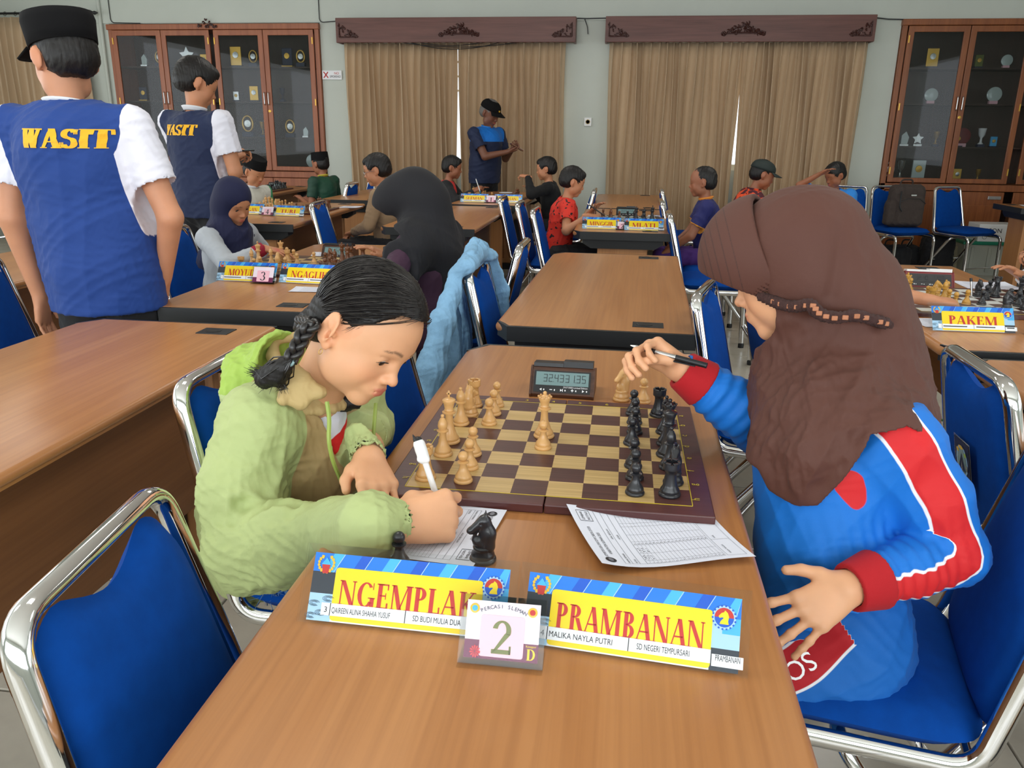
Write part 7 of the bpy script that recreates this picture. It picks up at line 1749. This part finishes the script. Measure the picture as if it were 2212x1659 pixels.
# referees
def vent_text(info, h_, w_, z): on_surface(info, 'WASIT', h_, w_, z, 'wasit_yellow')
w1 = human('nearer referee seen from behind, blue vest lettered WASIT, black cap', (-1.545, 1.02, 0), R_(2), s=1.10, sit=False, lean=.06, side=-.13, head=(R_(58), R_(-10), 0), skin_='ref', top='vest_blue', tattr={'sleeve': a_sleeve}, bottom='dark_trousers', hair='cap_hair', cap=None, collar='white_shirt', adult=True, girth=1.36, hem=-.12, h=.006,
           arms={'L': ((-.245, -.02, .93), (-.235, .03, .70)), 'R': ((.222, .0, .94), (.15, .06, .76))}, hands={'L': dict(dir=(-.02, .05, -1), back=(-1, 0, 0)), 'R': dict(dir=(-.3, .1, -1), back=(1, 0, 0))}, extra=lambda i: on_surface(i, 'WASIT', .054, .245, i['chest'][2] + .066, 'wasit_yellow', xc=.006))
def army_cap(info, mname='black_cap'):
    HR, hc, hs = info['HR'], info['hc'], info['hs']; A_ = Matrix([list(HR[0]) + [hc[0]], list(HR[1]) + [hc[1]], list(HR[2]) + [hc[2]], [0, 0, 0, 1]]) @ Matrix.Scale(hs, 4)
    b = MB(); n = 32; V = []; rows = [(.086, .106, .034), (.088, .108, .060), (.092, .112, .098), (.088, .106, .118), (.06, .07, .128), (.001, .001, .130)]
    for rx, ry, z in rows: V += [(rx * math.cos(2 * PI * k / n), -.010 + ry * math.sin(2 * PI * k / n), z + (.006 * math.sin(2 * PI * k / n) if z > .09 else 0)) for k in range(n)]
    b.add(V, [(j * n + i, j * n + (i + 1) % n, (j + 1) * n + (i + 1) % n, (j + 1) * n + i) for j in range(5) for i in range(n)], 0, True); b.xf(A_); c = b.build('cap', M[mname], info['e'], sharp=False); c.modifiers.new('t', 'SOLIDIFY').thickness = .004
    b = MB(); b.grid(lambda u, v: ((.086 + v * .02) * math.cos(PI * (.2 + .6 * u)), -.010 + (.106 + v * .066) * math.sin(PI * (.2 + .6 * u)), .038 - .012 * v - .02 * math.cos(PI * (.2 + .6 * u)) ** 2 * v), 14, 4); b.xf(A_); v_ = b.build('visor', M[mname], c, sharp=False); v_.modifiers.new('t', 'SOLIDIFY').thickness = .005
army_cap(w1)
w2 = human('farther referee with short black hair and navy vest lettered WASIT, holding a phone', (-2.30, 3.05, 0), R_(-20), s=1.13, sit=False, lean=.05, head=(R_(-28), R_(-22), 0), skin_='tan', top='vest_navy', tattr={'sleeve': a_sleeve}, bottom='dark_trousers', hair='short', collar='white_shirt', adult=True, girth=1.12, hem=-.06, h=.0065,
           arms={'R': ('w', (-2.16, 3.20, 1.15), (.8, -.5, -1)), 'L': ('w', (-2.24, 3.30, 1.15), (-.6, -.3, -1))}, hands={'R': dict(dir=(-.1, .8, .3), back=(.6, -.3, .5), curl=C_GRIP), 'L': dict(dir=(.5, .8, .2), back=(-.6, -.3, .3), curl=C_GRIP)}, extra=lambda i: vent_text(i, .056, .235, i['chest'][2] + .06))
e = empty('phone', (-2.15, 3.34, 1.185), R_(0)); tag(e, 'dark phone held by the farther referee', 'phone'); MB().box(-.036, .036, -.07, .07, -.004, .004, bev=.003).build('body', M['black_plastic'], e); MB().box(-.033, .033, -.066, .066, .004, .0048).build('screen', M['lcd'], e)
cm = human('older man standing in a black cap and blue two-tone shirt, looking at a phone', (-1.36, 7.12, 0), R_(-122), s=1.10, sit=False, lean=.10, head=(R_(6), R_(-26), 0), skin_='dark', top='shirt_twotone', tattr={'yoke': a_yoke}, bottom='dark_trousers', hair='cap_hair', hairm='hair_grey', cap='cap', collar='sky_blue', adult=True, girth=1.28, h=.0075, hem=-.05, belly=.01,
           arms={'R': ('w', (-1.09, 6.93, 1.13), (.8, -.3, -1)), 'L': ('w', (-1.07, 7.12, 1.14), (-.5, -.3, -1))}, hands={'R': dict(curl=C_GRIP, back=(0, .2, -1)), 'L': dict(curl=C_GRIP, back=(0, .2, -1))})
e = empty('phone', (-1.0, 6.98, 1.175), R_(20)); tag(e, 'phone in a brown flip case held by the older man in the cap', 'phone'); MB().box(-.07, .07, -.04, .04, -.007, .007, bev=.004).xf(Matrix.Rotation(.5, 4, 'Y')).build('case', M['brown_piece'], e); MB().box(.03, .068, -.03, .03, .008, .0095).xf(Matrix.Rotation(.5, 4, 'Y')).build('screen', M['white'], e)
# players
def nv(info): scarf(info, 'scarf_navy', length=.14)
human('girl in a navy headscarf reaching over the MOYUDAN board', (-1.70, 2.06, 0), R_(-102), s=.82, lean=.20, head=(R_(-16), R_(-24), R_(4)), skin_='tan', top='grey_sport', tattr={'cuff': a_cuff}, sleeve='long', bottom='navy_cloth', hair=None, h=.0052, extra=nv,
      arms={'R': ('w', (-1.42, 1.93, .815), (.9, -.3, -.5)), 'L': ('w', (-1.62, 2.20, .66), (-.6, -.2, -1))}, hands={'R': dict(dir=(-.2, 1, -.12), back=(0, .15, 1), curl=[(.2, .3, .2)] * 4)})
def bk(info): scarf(info, 'scarf_black', length=.52, visor=.045, back=.12, shw=.100)
human('girl in a long black headscarf seated with her back turned, opposite the navy headscarf', (-.60, 1.72, 0), R_(78), s=.90, lean=.18, head=(R_(6), R_(-28), 0), skin_='tan', top='plum_dress', sleeve='long', bottom='plum_dress', hair=None, h=.0052, extra=bk, hem=-.12, girth=1.12,
      arms={'L': ('w', (-.90, 1.46, .80), (-.9, -.3, -.5)), 'R': ('w', (-.86, 1.90, .80), (.6, -.3, -1))}, hands={'L': dict(curl=C_FIST, back=(-.3, .3, 1), dir=(.2, 1, -.2)), 'R': dict(curl=C_REST)})
gb = human('boy with glasses in a khaki scout shirt with a red neckerchief, hands in his lap', (-1.50, 4.12, 0), R_(92), s=.90, lean=.12, head=(R_(4), R_(-12), 0), skin_='tan', top='khaki', sleeve='long', bottom='dark_trousers', hair='short', collar='khaki', h=.006, girth=1.08,
           arms={'L': ('w', (-1.74, 4.05, .64), (-.7, -.2, -1)), 'R': ('w', (-1.74, 4.16, .64), (.7, -.2, -1))}, hands={'L': dict(curl=C_GRIP)})
g_ = gb['g']; b = MB()
for sd in (-1, 1): b.tube([g_.p((.031 * sd + .020 * math.cos(a), .098 - .006 * abs(math.cos(a)), -.003 + .015 * math.sin(a))) for a in np.linspace(0, 2 * PI, 16, endpoint=False)], .0016, 6, closed=True); b.tube([g_.p((.051 * sd, .094, 0)), g_.p((.078 * sd, .04, .002)), g_.p((.083 * sd, -.01, -.002))], .0014, 5)
b.tube([g_.p((.011, .100, 0)), g_.p((-.011, .100, 0))], .0014, 5); b.build('glasses', M['silver'], gb['e'])
F = Field(gb['neck'] - .14, gb['neck'] + .10, .005); nk = gb['neck']; F.chain([nk + [.045 * math.cos(a), .045 * math.sin(a), -.012 * math.sin(a)] for a in np.linspace(0, 2 * PI, 12)], [.012] * 12, .008); F.chain([nk + [0, .07, -.03], nk + [0, .10, -.12]], [.012, .008], .01); skin('neckerchief', F, M['neck_red'], gb['e'])
human('boy in a black velvet cap and white shirt with green sleeves, looking down', (-2.68, 4.44, 0), R_(-112), s=.84, lean=.16, head=(0, R_(-24), 0), skin_='tan', top='raglan', tattr={'sleeve': a_sleeve}, bottom='dark_trousers', hair='cap_hair', cap='songkok', collar='white_shirt', h=.0065)
human('boy in a black velvet cap and dark green jersey, seen from behind', (-2.62, 5.95, 0), R_(66), s=.84, lean=.12, head=(R_(0), R_(-6), 0), skin_='brown', top='green_jersey', tattr={'sleeve': a_sleeve}, bottom='dark_trousers', hair='cap_hair', cap='songkok', collar='gold_collar', h=.0075, extra=lambda i: None)
sb = human('boy in a red vest over black sleeves, writing behind the SLEMAN plate', (-1.52, 5.82, 0), R_(-84), s=.84, lean=.18, head=(0, R_(-8), 0), skin_='brown', top='black_red', tattr={'front': a_front}, sleeve='long', bottom='dark_trousers', hair='short', h=.0075,
           arms={'R': ('w', (-1.20, 5.66, .82), (.8, -.2, -1)), 'L': ('w', (-1.22, 5.95, .80), (-.6, -.3, -1))}, hands={'R': dict(curl=C_GRIP, back=(.4, .2, 1))})
e = empty('pen', (-1.135, 5.62, .83)); tag(e, 'white pen in the hand of the boy behind the SLEMAN plate', 'pen'); MB().tube([(0, 0, 0), (-.035, 0, .10)], .004, 8).build('barrel', M['white_plastic'], e); MB().tube([(0.006, 0, -.018), (0, 0, 0)], [.001, .004], 8).build('tip', M['plate_cyan'], e)
human('boy in a black sweatshirt raising one hand near his face', (-.52, 5.80, 0), R_(88), s=.84, lean=.10, head=(R_(2), R_(-6), 0), skin_='tan', top='black_sweat', sleeve='long', bottom='dark_trousers', hair='short', h=.0075,
      arms={'L': ('w', (-.72, 5.62, .955), (-.6, -.4, -1)), 'R': ('w', (-.70, 5.95, .80), (.6, -.3, -1))}, hands={'L': dict(curl=C_GRIP, dir=(.3, .8, .1), back=(-.2, 0, 1))})
human('small boy in a red speckled jersey holding a pen at the MINGGIR desk', (-.34, 4.14, 0), R_(-80), s=.82, lean=.16, head=(R_(2), R_(-16), 0), skin_='tan', top='red_speckle', bottom='dark_trousers', hair='short', h=.0058, girth=1.06,
      arms={'R': ('w', (-.13, 3.93, .80), (.8, -.2, -1)), 'L': ('w', (-.12, 4.25, .80), (-.6, -.3, -1))}, hands={'R': dict(curl=C_GRIP, dir=(0, 1, -.05), back=(.2, 0, 1))})
e = empty('pen', (-.075, 3.93, .835)); tag(e, 'dark pen held by the small boy in red', 'pen'); MB().tube([(-.05, 0, .035), (.05, 0, -.03)], .0042, 8).build('barrel', M['black_plastic'], e); MB().tube([(-.05, 0, .035), (-.062, 0, .043)], .005, 8).build('cap', M['silver'], e)
chair(.70, 4.12, W_, 'blue chrome chair under the boy in the navy and orange shirt')
human('boy in a navy shirt with orange trim waiting at the MLATI side of the desk', (.66, 4.12, 0), R_(86), s=.84, lean=.10, head=(R_(-4), R_(-4), 0), skin_='brown', top='navy_orange', tattr={'hem': a_hem}, bottom='purple_cloth', hair='buzz', collar='orange_collar', h=.0058,
      arms={'L': ('w', (.40, 4.03, .585), (-.5, -.5, -1)), 'R': ('w', (.42, 4.20, .585), (.6, -.3, -1))}, hem=-.10)
desk(1.36, 5.25, 0, 'wooden desk reached over by the boy in the orange shirt, behind the brown headscarf')
chair(1.02, 4.98, E_, 'blue chrome chair under the boy in the orange camouflage shirt')
human('boy in a dark cap and orange camouflage shirt reaching over a desk', (.92, 5.0, 0), R_(-84), s=.90, lean=.34, head=(0, R_(-18), 0), skin_='brown', top='orange_camo', bottom='dark_trousers', hair='cap_hair', cap='darkcap', collar='orange_camo', h=.0065, girth=1.06,
      arms={'R': ('w', (1.30, 4.80, .84), (.9, -.2, -.6)), 'L': ('w', (1.32, 5.12, .84), (-.6, -.2, -1))}, hands={'R': dict(curl=C_GRIP)})
chair(1.78, 5.80, R_(168), 'blue chrome chair under the boy in light blue')
human('boy in a light blue shirt with a raised elbow, above the brown headscarf', (1.80, 5.70, 0), R_(160), s=.84, lean=.16, head=(R_(-40), R_(-22), 0), skin_='brown', top='sky_blue', bottom='dark_trousers', hair='short', h=.0075, arms={'R': ('w', (1.62, 5.52, 1.02), (.9, .2, -.2)), 'L': ('w', (1.80, 5.50, .80), (-.6, -.3, -1))})
human('child with dark hair hidden behind the brown headscarf, forearm on the PAKEM desk', (.70, 1.60, 0), R_(-84), s=.84, lean=.10, head=(0, R_(-24), 0), skin_='tan', top='grey_green', sleeve='short', bottom='grey_green', hair='short', h=.0058,
      arms={'R': ('w', (1.165, 1.29, .792), (.9, -.2, -.4)), 'L': ('w', (.95, 1.80, .66), (-.6, -.3, -1))}, hands={'R': dict(dir=(0, 1, -.1), back=(.2, 0, 1), curl=C_GRIP)})
chair(1.98, 1.72, W_, 'blue chrome chair beyond the right edge beside the PAKEM desk')
human('player at the right edge of the PAKEM desk, white sleeve with a navy cuff', (1.93, 1.78, 0), R_(92), s=.88, lean=.15, head=(0, R_(-24), 0), skin_='tan', top='white_shirt', sleeve='long', bottom='navy_cloth', hair='short', h=.0058,
      arms={'L': ('w', (1.60, 1.70, .93), (-.8, -.3, -.8)), 'R': ('w', (1.62, 1.95, .80), (.6, -.3, -1))}, hands={'L': dict(dir=(.25, .9, -.1), back=(-.3, 0, 1), curl=C_GRIP)})
# ================================================================ the other boards
def game(cx_, cy_, rz, tag_, pale, dark, pm='pale_piece', dm='brown_piece', off_p=(), off_d=(), th=.012, dark_m='brd_dark', light_m='brd_light', bord='brd_border', nm=('pale', 'brown'), y_last=None):
    board(cx_, cy_, .75, rz, 'chessboard ' + tag_, th=th, letters=False, dark=dark_m, light=light_m, bord=bord)
    c, s = math.cos(rz), math.sin(rz); q = random.Random(len(tag_))
    for L, mk, n_ in ((pale, pm, nm[0]), (dark, dm, nm[1])):
        for k, i, j in L:
            x, y = (-.22 + (i + .5) * .055), (-.22 + (j + .5) * .055); x += q.uniform(-.004, .004); y += q.uniform(-.004, .004)
            piece(k, mk, cx_ + c * x - s * y, cy_ + s * x + c * y, .75 + th, '%s %s on square %s%d of the chessboard %s' % (n_, k, files[j], i + 1, tag_), '%s pieces of the chessboard %s' % (n_, tag_), rz=q.uniform(0, 6.2), lod=1)
KND = ['rook', 'knight', 'bishop', 'king', 'queen', 'bishop', 'knight', 'rook']
full_w = [(k, 0, j) for j, k in enumerate(KND)]; full_b = [(k, 7, j) for j, k in enumerate(KND)]
game(-1.215, 1.87, .02, 'behind the MOYUDAN plate', [('king', 0, 3), ('rook', 0, 0), ('bishop', 0, 2), ('bishop', 1, 3), ('knight', 2, 2), ('rook', 2, 4), ('queen', 1, 5), ('pawn', 1, 1), ('pawn', 1, 0), ('pawn', 3, 1), ('pawn', 3, 3), ('pawn', 4, 4), ('pawn', 2, 5), ('pawn', 1, 6)],
     [('king', 7, 3), ('rook', 7, 7), ('rook', 7, 0), ('queen', 6, 5), ('bishop', 6, 3), ('knight', 5, 5), ('pawn', 6, 7), ('pawn', 6, 6), ('pawn', 5, 4), ('pawn', 6, 2), ('pawn', 6, 1), ('pawn', 6, 0)])
clock(-1.165, 2.155, .75, -.06, 'brown digital chess clock beside the chessboard behind the MOYUDAN plate', '21.15', '20.35')
game(-2.25, 4.27, .03, 'behind the TURI plate', full_w + [('pawn', 1, j) for j in (0, 1, 2, 5, 6, 7)] + [('pawn', 3, 3), ('pawn', 3, 4)], full_b + [('pawn', 6, j) for j in (0, 1, 2, 4, 5, 6, 7)] + [('pawn', 4, 3)], light_m='brd_light')
game(-3.43, 6.25, 0, 'near the left cabinet', full_w + [('pawn', 1, j) for j in range(8)], full_b + [('pawn', 6, j) for j in range(8)], pm='brown_piece', dm='black_piece', nm=('brown', 'black'))
clock(-3.40, 6.58, .75, 0, 'small grey chess clock on the desk near the left cabinet', '30.00', '30.00', s=.9)
game(-1.02, 5.76, -.05, 'behind the SLEMAN plate', [(k, 0, j) for j, k in enumerate(KND) if j not in (1,)] + [('pawn', 1, j) for j in (0, 2, 5, 6, 7)] + [('pawn', 3, 3)], full_b[:6] + [('pawn', 6, j) for j in (0, 1, 5, 6)])
M['chk_black'] = mat('check_black', srgb(26, 26, 28), .4); M['chk_white'] = mat('check_white', srgb(214, 216, 212), .4)
game(.095, 4.18, .02, 'behind the MINGGIR plate', [('king', 0, 3), ('queen', 0, 4), ('rook', 0, 6), ('bishop', 2, 2), ('knight', 2, 5), ('pawn', 1, 1), ('pawn', 3, 4), ('pawn', 1, 6), ('pawn', 1, 7)], [('king', 7, 3), ('rook', 7, 5), ('queen', 5, 3), ('knight', 5, 5), ('bishop', 6, 4), ('pawn', 4, 4), ('pawn', 6, 6), ('pawn', 6, 2), ('pawn', 6, 1)],
     pm='brown_piece', dm='black_piece', dark_m='chk_black', light_m='chk_white', bord='chk_black', nm=('brown', 'black'))
clock(.115, 4.50, .75, 0, 'dark chess clock with a green screen on the MINGGIR desk', '18.20', '17.45', body='black_plastic')
game(1.285, 1.60, .03, 'behind the PAKEM plate', [('queen', 0, 4), ('king', 0, 6), ('rook', 0, 7), ('rook', 1, 2), ('knight', 2, 4), ('bishop', 2, 3), ('pawn', 1, 3), ('pawn', 2, 2), ('pawn', 1, 6), ('pawn', 3, 5), ('pawn', 2, 1), ('pawn', 3, 2)],
     [('knight', 5, 1), ('knight', 5, 5), ('pawn', 4, 2), ('pawn', 5, 4), ('pawn', 6, 6), ('bishop', 6, 5), ('queen', 7, 4), ('king', 7, 3), ('rook', 7, 7), ('rook', 7, 0), ('pawn', 6, 2), ('bishop', 6, 1), ('pawn', 6, 3), ('pawn', 6, 0)], pm='gold_piece', dm='black_piece', light_m='chk_white', dark_m='brd_dark', nm=('golden', 'black'))
clock(1.27, 1.925, .75, -.05, 'dark red chess clock with a white rocker on the PAKEM desk', '12.10', '11.05', body='red_plastic', top='white_plastic', lcd='black_plastic', W=.085)
e = empty('pen', (1.345, 1.69, .762)); tag(e, 'clear pen standing among the pieces on the PAKEM board', 'pen'); MB().tube([(0, 0, 0), (-.006, .01, .05)], .0042, 8).build('barrel', M['silver'], e); MB().tube([(-.006, .01, .05), (-.008, .013, .062)], .005, 8).build('cap', M['black_plastic'], e)
# plates
name_plate(-1.305, 1.498, .75, .0, 'MOYUDAN', 'yellow MOYUDAN name plate on the desk left of the braided girl', lod=1)
name_plate(-1.06, 1.50, .75, -.05, 'NGAGLIK', 'yellow NGAGLIK name plate, partly hidden by a hand', lod=1)
number_stand(-1.225, 1.468, .75, 0, '3', 'pink number 3 stand in front of the MOYUDAN plate', lod=1)
name_plate(-2.145, 3.885, .75, -.1, 'TURI', 'yellow TURI name plate on the desk behind the navy headscarf', lod=1); name_plate(-2.46, 3.945, .75, 0, 'SEYEGAN', 'yellow name plate ending in N, half hidden by the navy headscarf', lod=1)
number_stand(-2.285, 3.88, .75, 0, '4', 'number 4 stand left of the TURI plate', lod=1)
name_plate(-3.40, 6.16 - .28, .75, 0, 'GAMPING', 'name plate on the desk near the left cabinet', lod=2)
name_plate(-1.145, 5.39, .75, .0, 'SLEMAN', 'yellow SLEMAN name plate in front of the man in the cap', lod=1); name_plate(-.86, 5.395, .75, -.02, 'KALASAN', 'yellow name plate right of the SLEMAN plate, behind a chair', lod=1)
number_stand(-1.0, 5.375, .75, 0, '1', 'small number 1 stand beside the SLEMAN plate', lod=1)
name_plate(-.033, 3.62, .75, 0, 'MINGGIR', 'yellow MINGGIR name plate on the desk of the boy in red', lod=1); name_plate(.222, 3.60, .75, 0, 'MLATI', 'yellow MLATI name plate on the desk of the boy in red', lod=1)
number_stand(.093, 3.605, .75, 0, '2', 'small number 2 stand between the MINGGIR and MLATI plates', lod=1, W=.07, H=.06)
name_plate(1.142, 1.135, .75, .03, 'PAKEM', 'yellow PAKEM name plate right of the brown headscarf', lod=1)
number_stand(1.325, 1.115, .75, 0, '1', 'pink number stand cut off at the right edge beside the PAKEM plate', lod=1)
# papers
def leaf(x, y, rz, label, w_=.15, h_=.21): sheet((x, y), (math.cos(rz), math.sin(rz), 0), (-math.sin(rz), math.cos(rz), 0), w_, h_, label, seed=int(x * 50), curl=.003, z=.7506, lod=1)
leaf(-1.08, 1.44, -PI / 2 + .1, 'score sheet lying in front of the NGAGLIK plate', .10, .19); leaf(-1.35, 2.30, -PI / 2 + .3, 'score sheet left of the clock on the MOYUDAN desk', .17, .16)
leaf(-2.05, 4.75, -PI / 2, 'score sheet at the far end of the TURI desk', .15, .16); leaf(.27, 4.62, -PI / 2, 'score sheet at the right end of the MINGGIR desk', .14, .12)
leaf(1.42, 2.08, -PI / 2, 'score sheet behind the black pieces on the PAKEM desk', .17, .2); leaf(1.01, 1.30, -PI / 2 + .1, 'score sheet peeping out left of the PAKEM plate', .12, .15)
leaf(3.56, 6.25, 0, 'white papers on the side-on desk at the right edge', .30, .2)
e = empty('saucer', (-1.02, 6.42, .75)); tag(e, 'small white saucer at the far end of the SLEMAN desk', 'saucer'); MB().lathe([(.03, 0), (.05, .008), (.072, .016), (.070, .018), (.03, .006)], 24).build('dish', M['white_plastic'], e)
# ================================================================ jacket, bags, boxes
denim2 = mat('light_denim', srgb(128, 172, 206), .9, bump=(160, .7, .002), var=(22, .16)); M['denim_light'] = denim2
e = empty('denim_jacket', (-.42, 1.40, .40)); tag(e, 'light blue denim jacket draped over the back of a blue chair', 'jacket'); inv = Matrix.Translation((.42, -1.40, -.40))
F = Field((-.66, .98, .34), (-.22, 1.72, .97), .0045)
F.chain([(-.405, 1.26, .875), (-.405, 1.42, .905), (-.405, 1.575, .870)], [.034, .036, .032], .03)
F.chain([(-.445, 1.30, .84), (-.462, 1.29, .70), (-.485, 1.26, .55), (-.50, 1.22, .43)], [.030, .042, .050, .040], .04); F.chain([(-.435, 1.45, .85), (-.45, 1.45, .70), (-.47, 1.42, .50)], [.032, .040, .045], .04)
F.chain([(-.44, 1.26, .84), (-.475, 1.17, .70), (-.50, 1.12, .56), (-.52, 1.09, .42)], [.030, .040, .046, .036], .03)
F.chain([(-.375, 1.56, .86), (-.335, 1.585, .74), (-.325, 1.58, .64)], [.030, .026, .020], .02); F.chain([(-.375, 1.50, .87), (-.345, 1.54, .80)], [.028, .022], .02)
F.box((-.335, 1.41, .60), (.085, .17, .26), R=Ry3(-.22), rd=.02, k=.012, op='s')
j_ = skin('garment', F, denim2, e, disp=lambda V: .0055 * folds(V, 38, seed=5, aniso=(1, 1, .4)) + .0015 * folds(V, 110, seed=6)); j_.matrix_parent_inverse = inv
F = Field((-.50, 1.2, .84), (-.32, 1.64, .96), .004); F.chain([(-.40, 1.30, .905), (-.41, 1.42, .932), (-.395, 1.54, .905)], [.018, .020, .018], .01); o = skin('collar', F, denim2, e, disp=lambda V: .004 * folds(V, 70, seed=2)); o.matrix_parent_inverse = inv
# emblem sticker on the chair at the right
b = MB(); sx, cz, ch_ = -.2, .60, Matrix.Translation((0, -.2700, .640)) @ Matrix.Rotation(PI / 2 + math.atan2(.10, .43), 4, 'X')
def SP(u, v, o=0): return tuple(ch_ @ Vector((-u, v, .004 + o)))
def quadS(b, u0, v0, u1, v1, o, mi): b.add([SP(u0, v0, o), SP(u1, v0, o), SP(u1, v1, o), SP(u0, v1, o)], [(0, 1, 2, 3)], mi)
quadS(b, -.042, -.055, .042, .055, .0, 0); quadS(b, -.038, -.051, .038, .051, .001, 1)
def blobS(cu, cv, ru, rv, o, mi, n=12): b.add([SP(cu, cv, o)] + [SP(cu + ru * math.cos(a), cv + rv * math.sin(a), o) for a in np.linspace(0, 2 * PI, n + 1)], [(0, k + 1, k + 2) for k in range(n)], mi)
blobS(0, .004, .030, .036, .0016, 2); blobS(0, .004, .024, .030, .0020, 3); b.add([SP(-.018, -.016, .0024), SP(.018, -.016, .0024), SP(0, .022, .0024)], [(0, 1, 2)], 1); b.add([SP(-.005, -.024, .0027), SP(.005, -.024, .0027), SP(0, .008, .0027)], [(0, 1, 2)], 0)
blobS(0, -.032, .012, .007, .0026, 4); blobS(-.020, .024, .006, .005, .0026, 5); blobS(.018, .026, .006, .005, .0026, 6); blobS(-.026, -.004, .004, .008, .0026, 0); blobS(.024, -.02, .006, .006, .0026, 6); blobS(0, .036, .012, .004, .0026, 6)
stk = b.build('emblem_sticker', [M['silver'], M['navy_box'], M['plate_pale'], M['lcd'], M['red_ink'], M['jacket_lime'], M['gold_print']], ST); tag(stk, 'silver-edged sticker with a round multicoloured emblem')
# backpack
cloth('pack_brown', srgb(62, 52, 48), .85, bump=(700, .4, .001)); e = empty('backpack', (2.74, 6.86, .495), R_(8)); tag(e, 'dark brown backpack standing on the blue chair in front of the right cabinet', 'backpack')
F = Field((-.24, -.17, -.01), (.24, .17, .46), .006); F.box((0, 0, .20), (.165, .085, .20), rd=.07, k=0); F.box((.01, -.08, .15), (.13, .045, .13), rd=.04, k=.02); F.box((-.15, -.01, .13), (.04, .06, .11), rd=.03, k=.02); F.plane((0, 0, .002), (0, 0, -1))
skin('bag_body', F, M['pack_brown'], e, disp=lambda V: .006 * folds(V, 32, seed=3))
MB().tube(bez([(-.06, .04, .39), (-.05, .03, .44), (.05, .03, .44), (.06, .04, .39)], r=.03), .008, 8).build('top_handle', M['pack_brown'], e)
MB().tube([(-.12, -.128, .24), (-.05, -.136, .275), (.06, -.136, .275), (.13, -.125, .23)], .003, 6).build('zip', M['black_plastic'], e); MB().box(-.02, .03, -.132, -.126, .30, .312).build('tag', M['silver'], e)
MB().tube(bez([(-.10, -.10, .34), (-.12, -.14, .2), (-.09, -.14, .16)], r=.03), .007, 6).build('strap', M['black_plastic'], e)
for (x, y, sx_, sy, sz, lab, sd) in ((2.72, 7.06, .20, .13, .30, 'black bag on the floor under the chair with the backpack', 1), (3.22, 7.22, .15, .12, .40, 'dark navy backpack on the floor behind the empty chair', 2), (2.98, 7.38, .14, .11, .27, 'black bag between the two chairs in front of the right cabinet', 3)):
    e = empty('bag', (x, y, 0)); tag(e, lab, 'bag'); F = Field((-sx_ - .06, -sy - .06, -.01), (sx_ + .06, sy + .06, sz + .06), .008); F.box((0, 0, sz / 2), (sx_, sy, sz / 2), rd=.07, k=0); F.ell((0, -sy * .8, sz * .4), (sx_ * .7, .05, sz * .3), k=.03); F.plane((0, 0, .002), (0, 0, -1))
    skin('bag_body', F, M['black_cloth'], e, disp=lambda V, sd=sd: .010 * folds(V, 26, seed=sd)); MB().tube(bez([(-.05, 0, sz - .01), (-.04, 0, sz + .05), (.04, 0, sz + .05), (.05, 0, sz - .01)], r=.03), .008, 8).build('handle', M['black_cloth'], e)
e = empty('storage_box', (3.76, 7.44, 0)); tag(e, 'translucent plastic storage box with a green lid under the printer carton', 'box')
M['trans_plastic'] = mat('translucent_plastic', srgb(170, 172, 160), .35); M['green_lid'] = mat('green_lid', srgb(20, 130, 100), .4)
b = MB(); b.prism([(-.24, 0), (.24, 0), (.27, .30), (-.27, .30)], 'y', -.17, .17); b.build('tub', M['trans_plastic'], e); MB().box(-.285, .285, -.185, .185, .30, .335, bev=.01).build('lid', M['green_lid'], e)
b = MB()
for k in range(3): b.box(-.2 + k * .16, -.17 + k * .16, -.178, -.170, .03, .28, bev=.003)
for k in range(3): MB().box(-.2 + k * .16, -.17 + k * .16, -.182, -.170, .03, .28, bev=.003).build('rib', M['trans_plastic'], e)
e = empty('printer_carton', (3.80, 7.40, .335)); tag(e, 'white carton lettered EPSON beside the empty blue chair', 'box'); MB().box(-.20, .17, -.14, .14, 0, .17, bev=.004).build('carton', M['white_plastic'], e)
b = MB(); text_mesh('EPSON', .062, b, 0, (-.175, -.1415, .088), (1, 0, 0), (0, 0, 1), 'LEFT', .18); b.build('lettering', M['ink'], e); b = MB(); b.tube([(-.14 + .02 * math.cos(a), -.142, .045 + .02 * math.sin(a)) for a in np.linspace(0, 2 * PI, 14, endpoint=False)], .0016, 4, closed=True); b.build('recycling_mark', M['ink'], e)
e = empty('acrylic_cup', (3.84, 7.36, .506)); tag(e, 'clear acrylic holder standing on the printer carton', 'holder'); MB().box(-.035, .035, -.03, .03, 0, .10, bev=.002).build('cup', M['acrylic'], e)
e = empty('carton', (3.50, 7.55, 0)); tag(e, 'beige open carton behind the dark navy backpack', 'box'); MB().box(-.12, .12, -.12, .12, 0, .26, bev=.003).build('carton', mat('cardboard', srgb(170, 160, 130), .8), e)
e = empty('green_bag', (1.20, 1.42, 0)); tag(e, 'light green cloth bag standing under the PAKEM desk', 'bag'); M['lime_bag'] = cloth('lime_bag', srgb(120, 176, 60), .8); F = Field((-.1, -.08, -.01), (.1, .08, .34), .006); F.box((0, 0, .15), (.06, .04, .15), rd=.03, k=0); F.plane((0, 0, .002), (0, 0, -1)); skin('bag_body', F, M['lime_bag'], e, disp=lambda V: .008 * folds(V, 35, seed=4)); MB().tube(bez([(-.03, 0, .30), (-.03, 0, .38), (.03, 0, .38), (.03, 0, .30)], r=.03), .004, 6).build('handle', M['lime_bag'], e)
e = empty('desk_tray', (3.92, 6.30, .7505)); tag(e, 'black pen holder beside the papers on the side-on desk', 'holder'); MB().lathe([(.03, 0), (.034, .08), (.030, .08), (.026, .006)], 16).build('cup', M['black_plastic'], e)
bpy.context.view_layer.update()
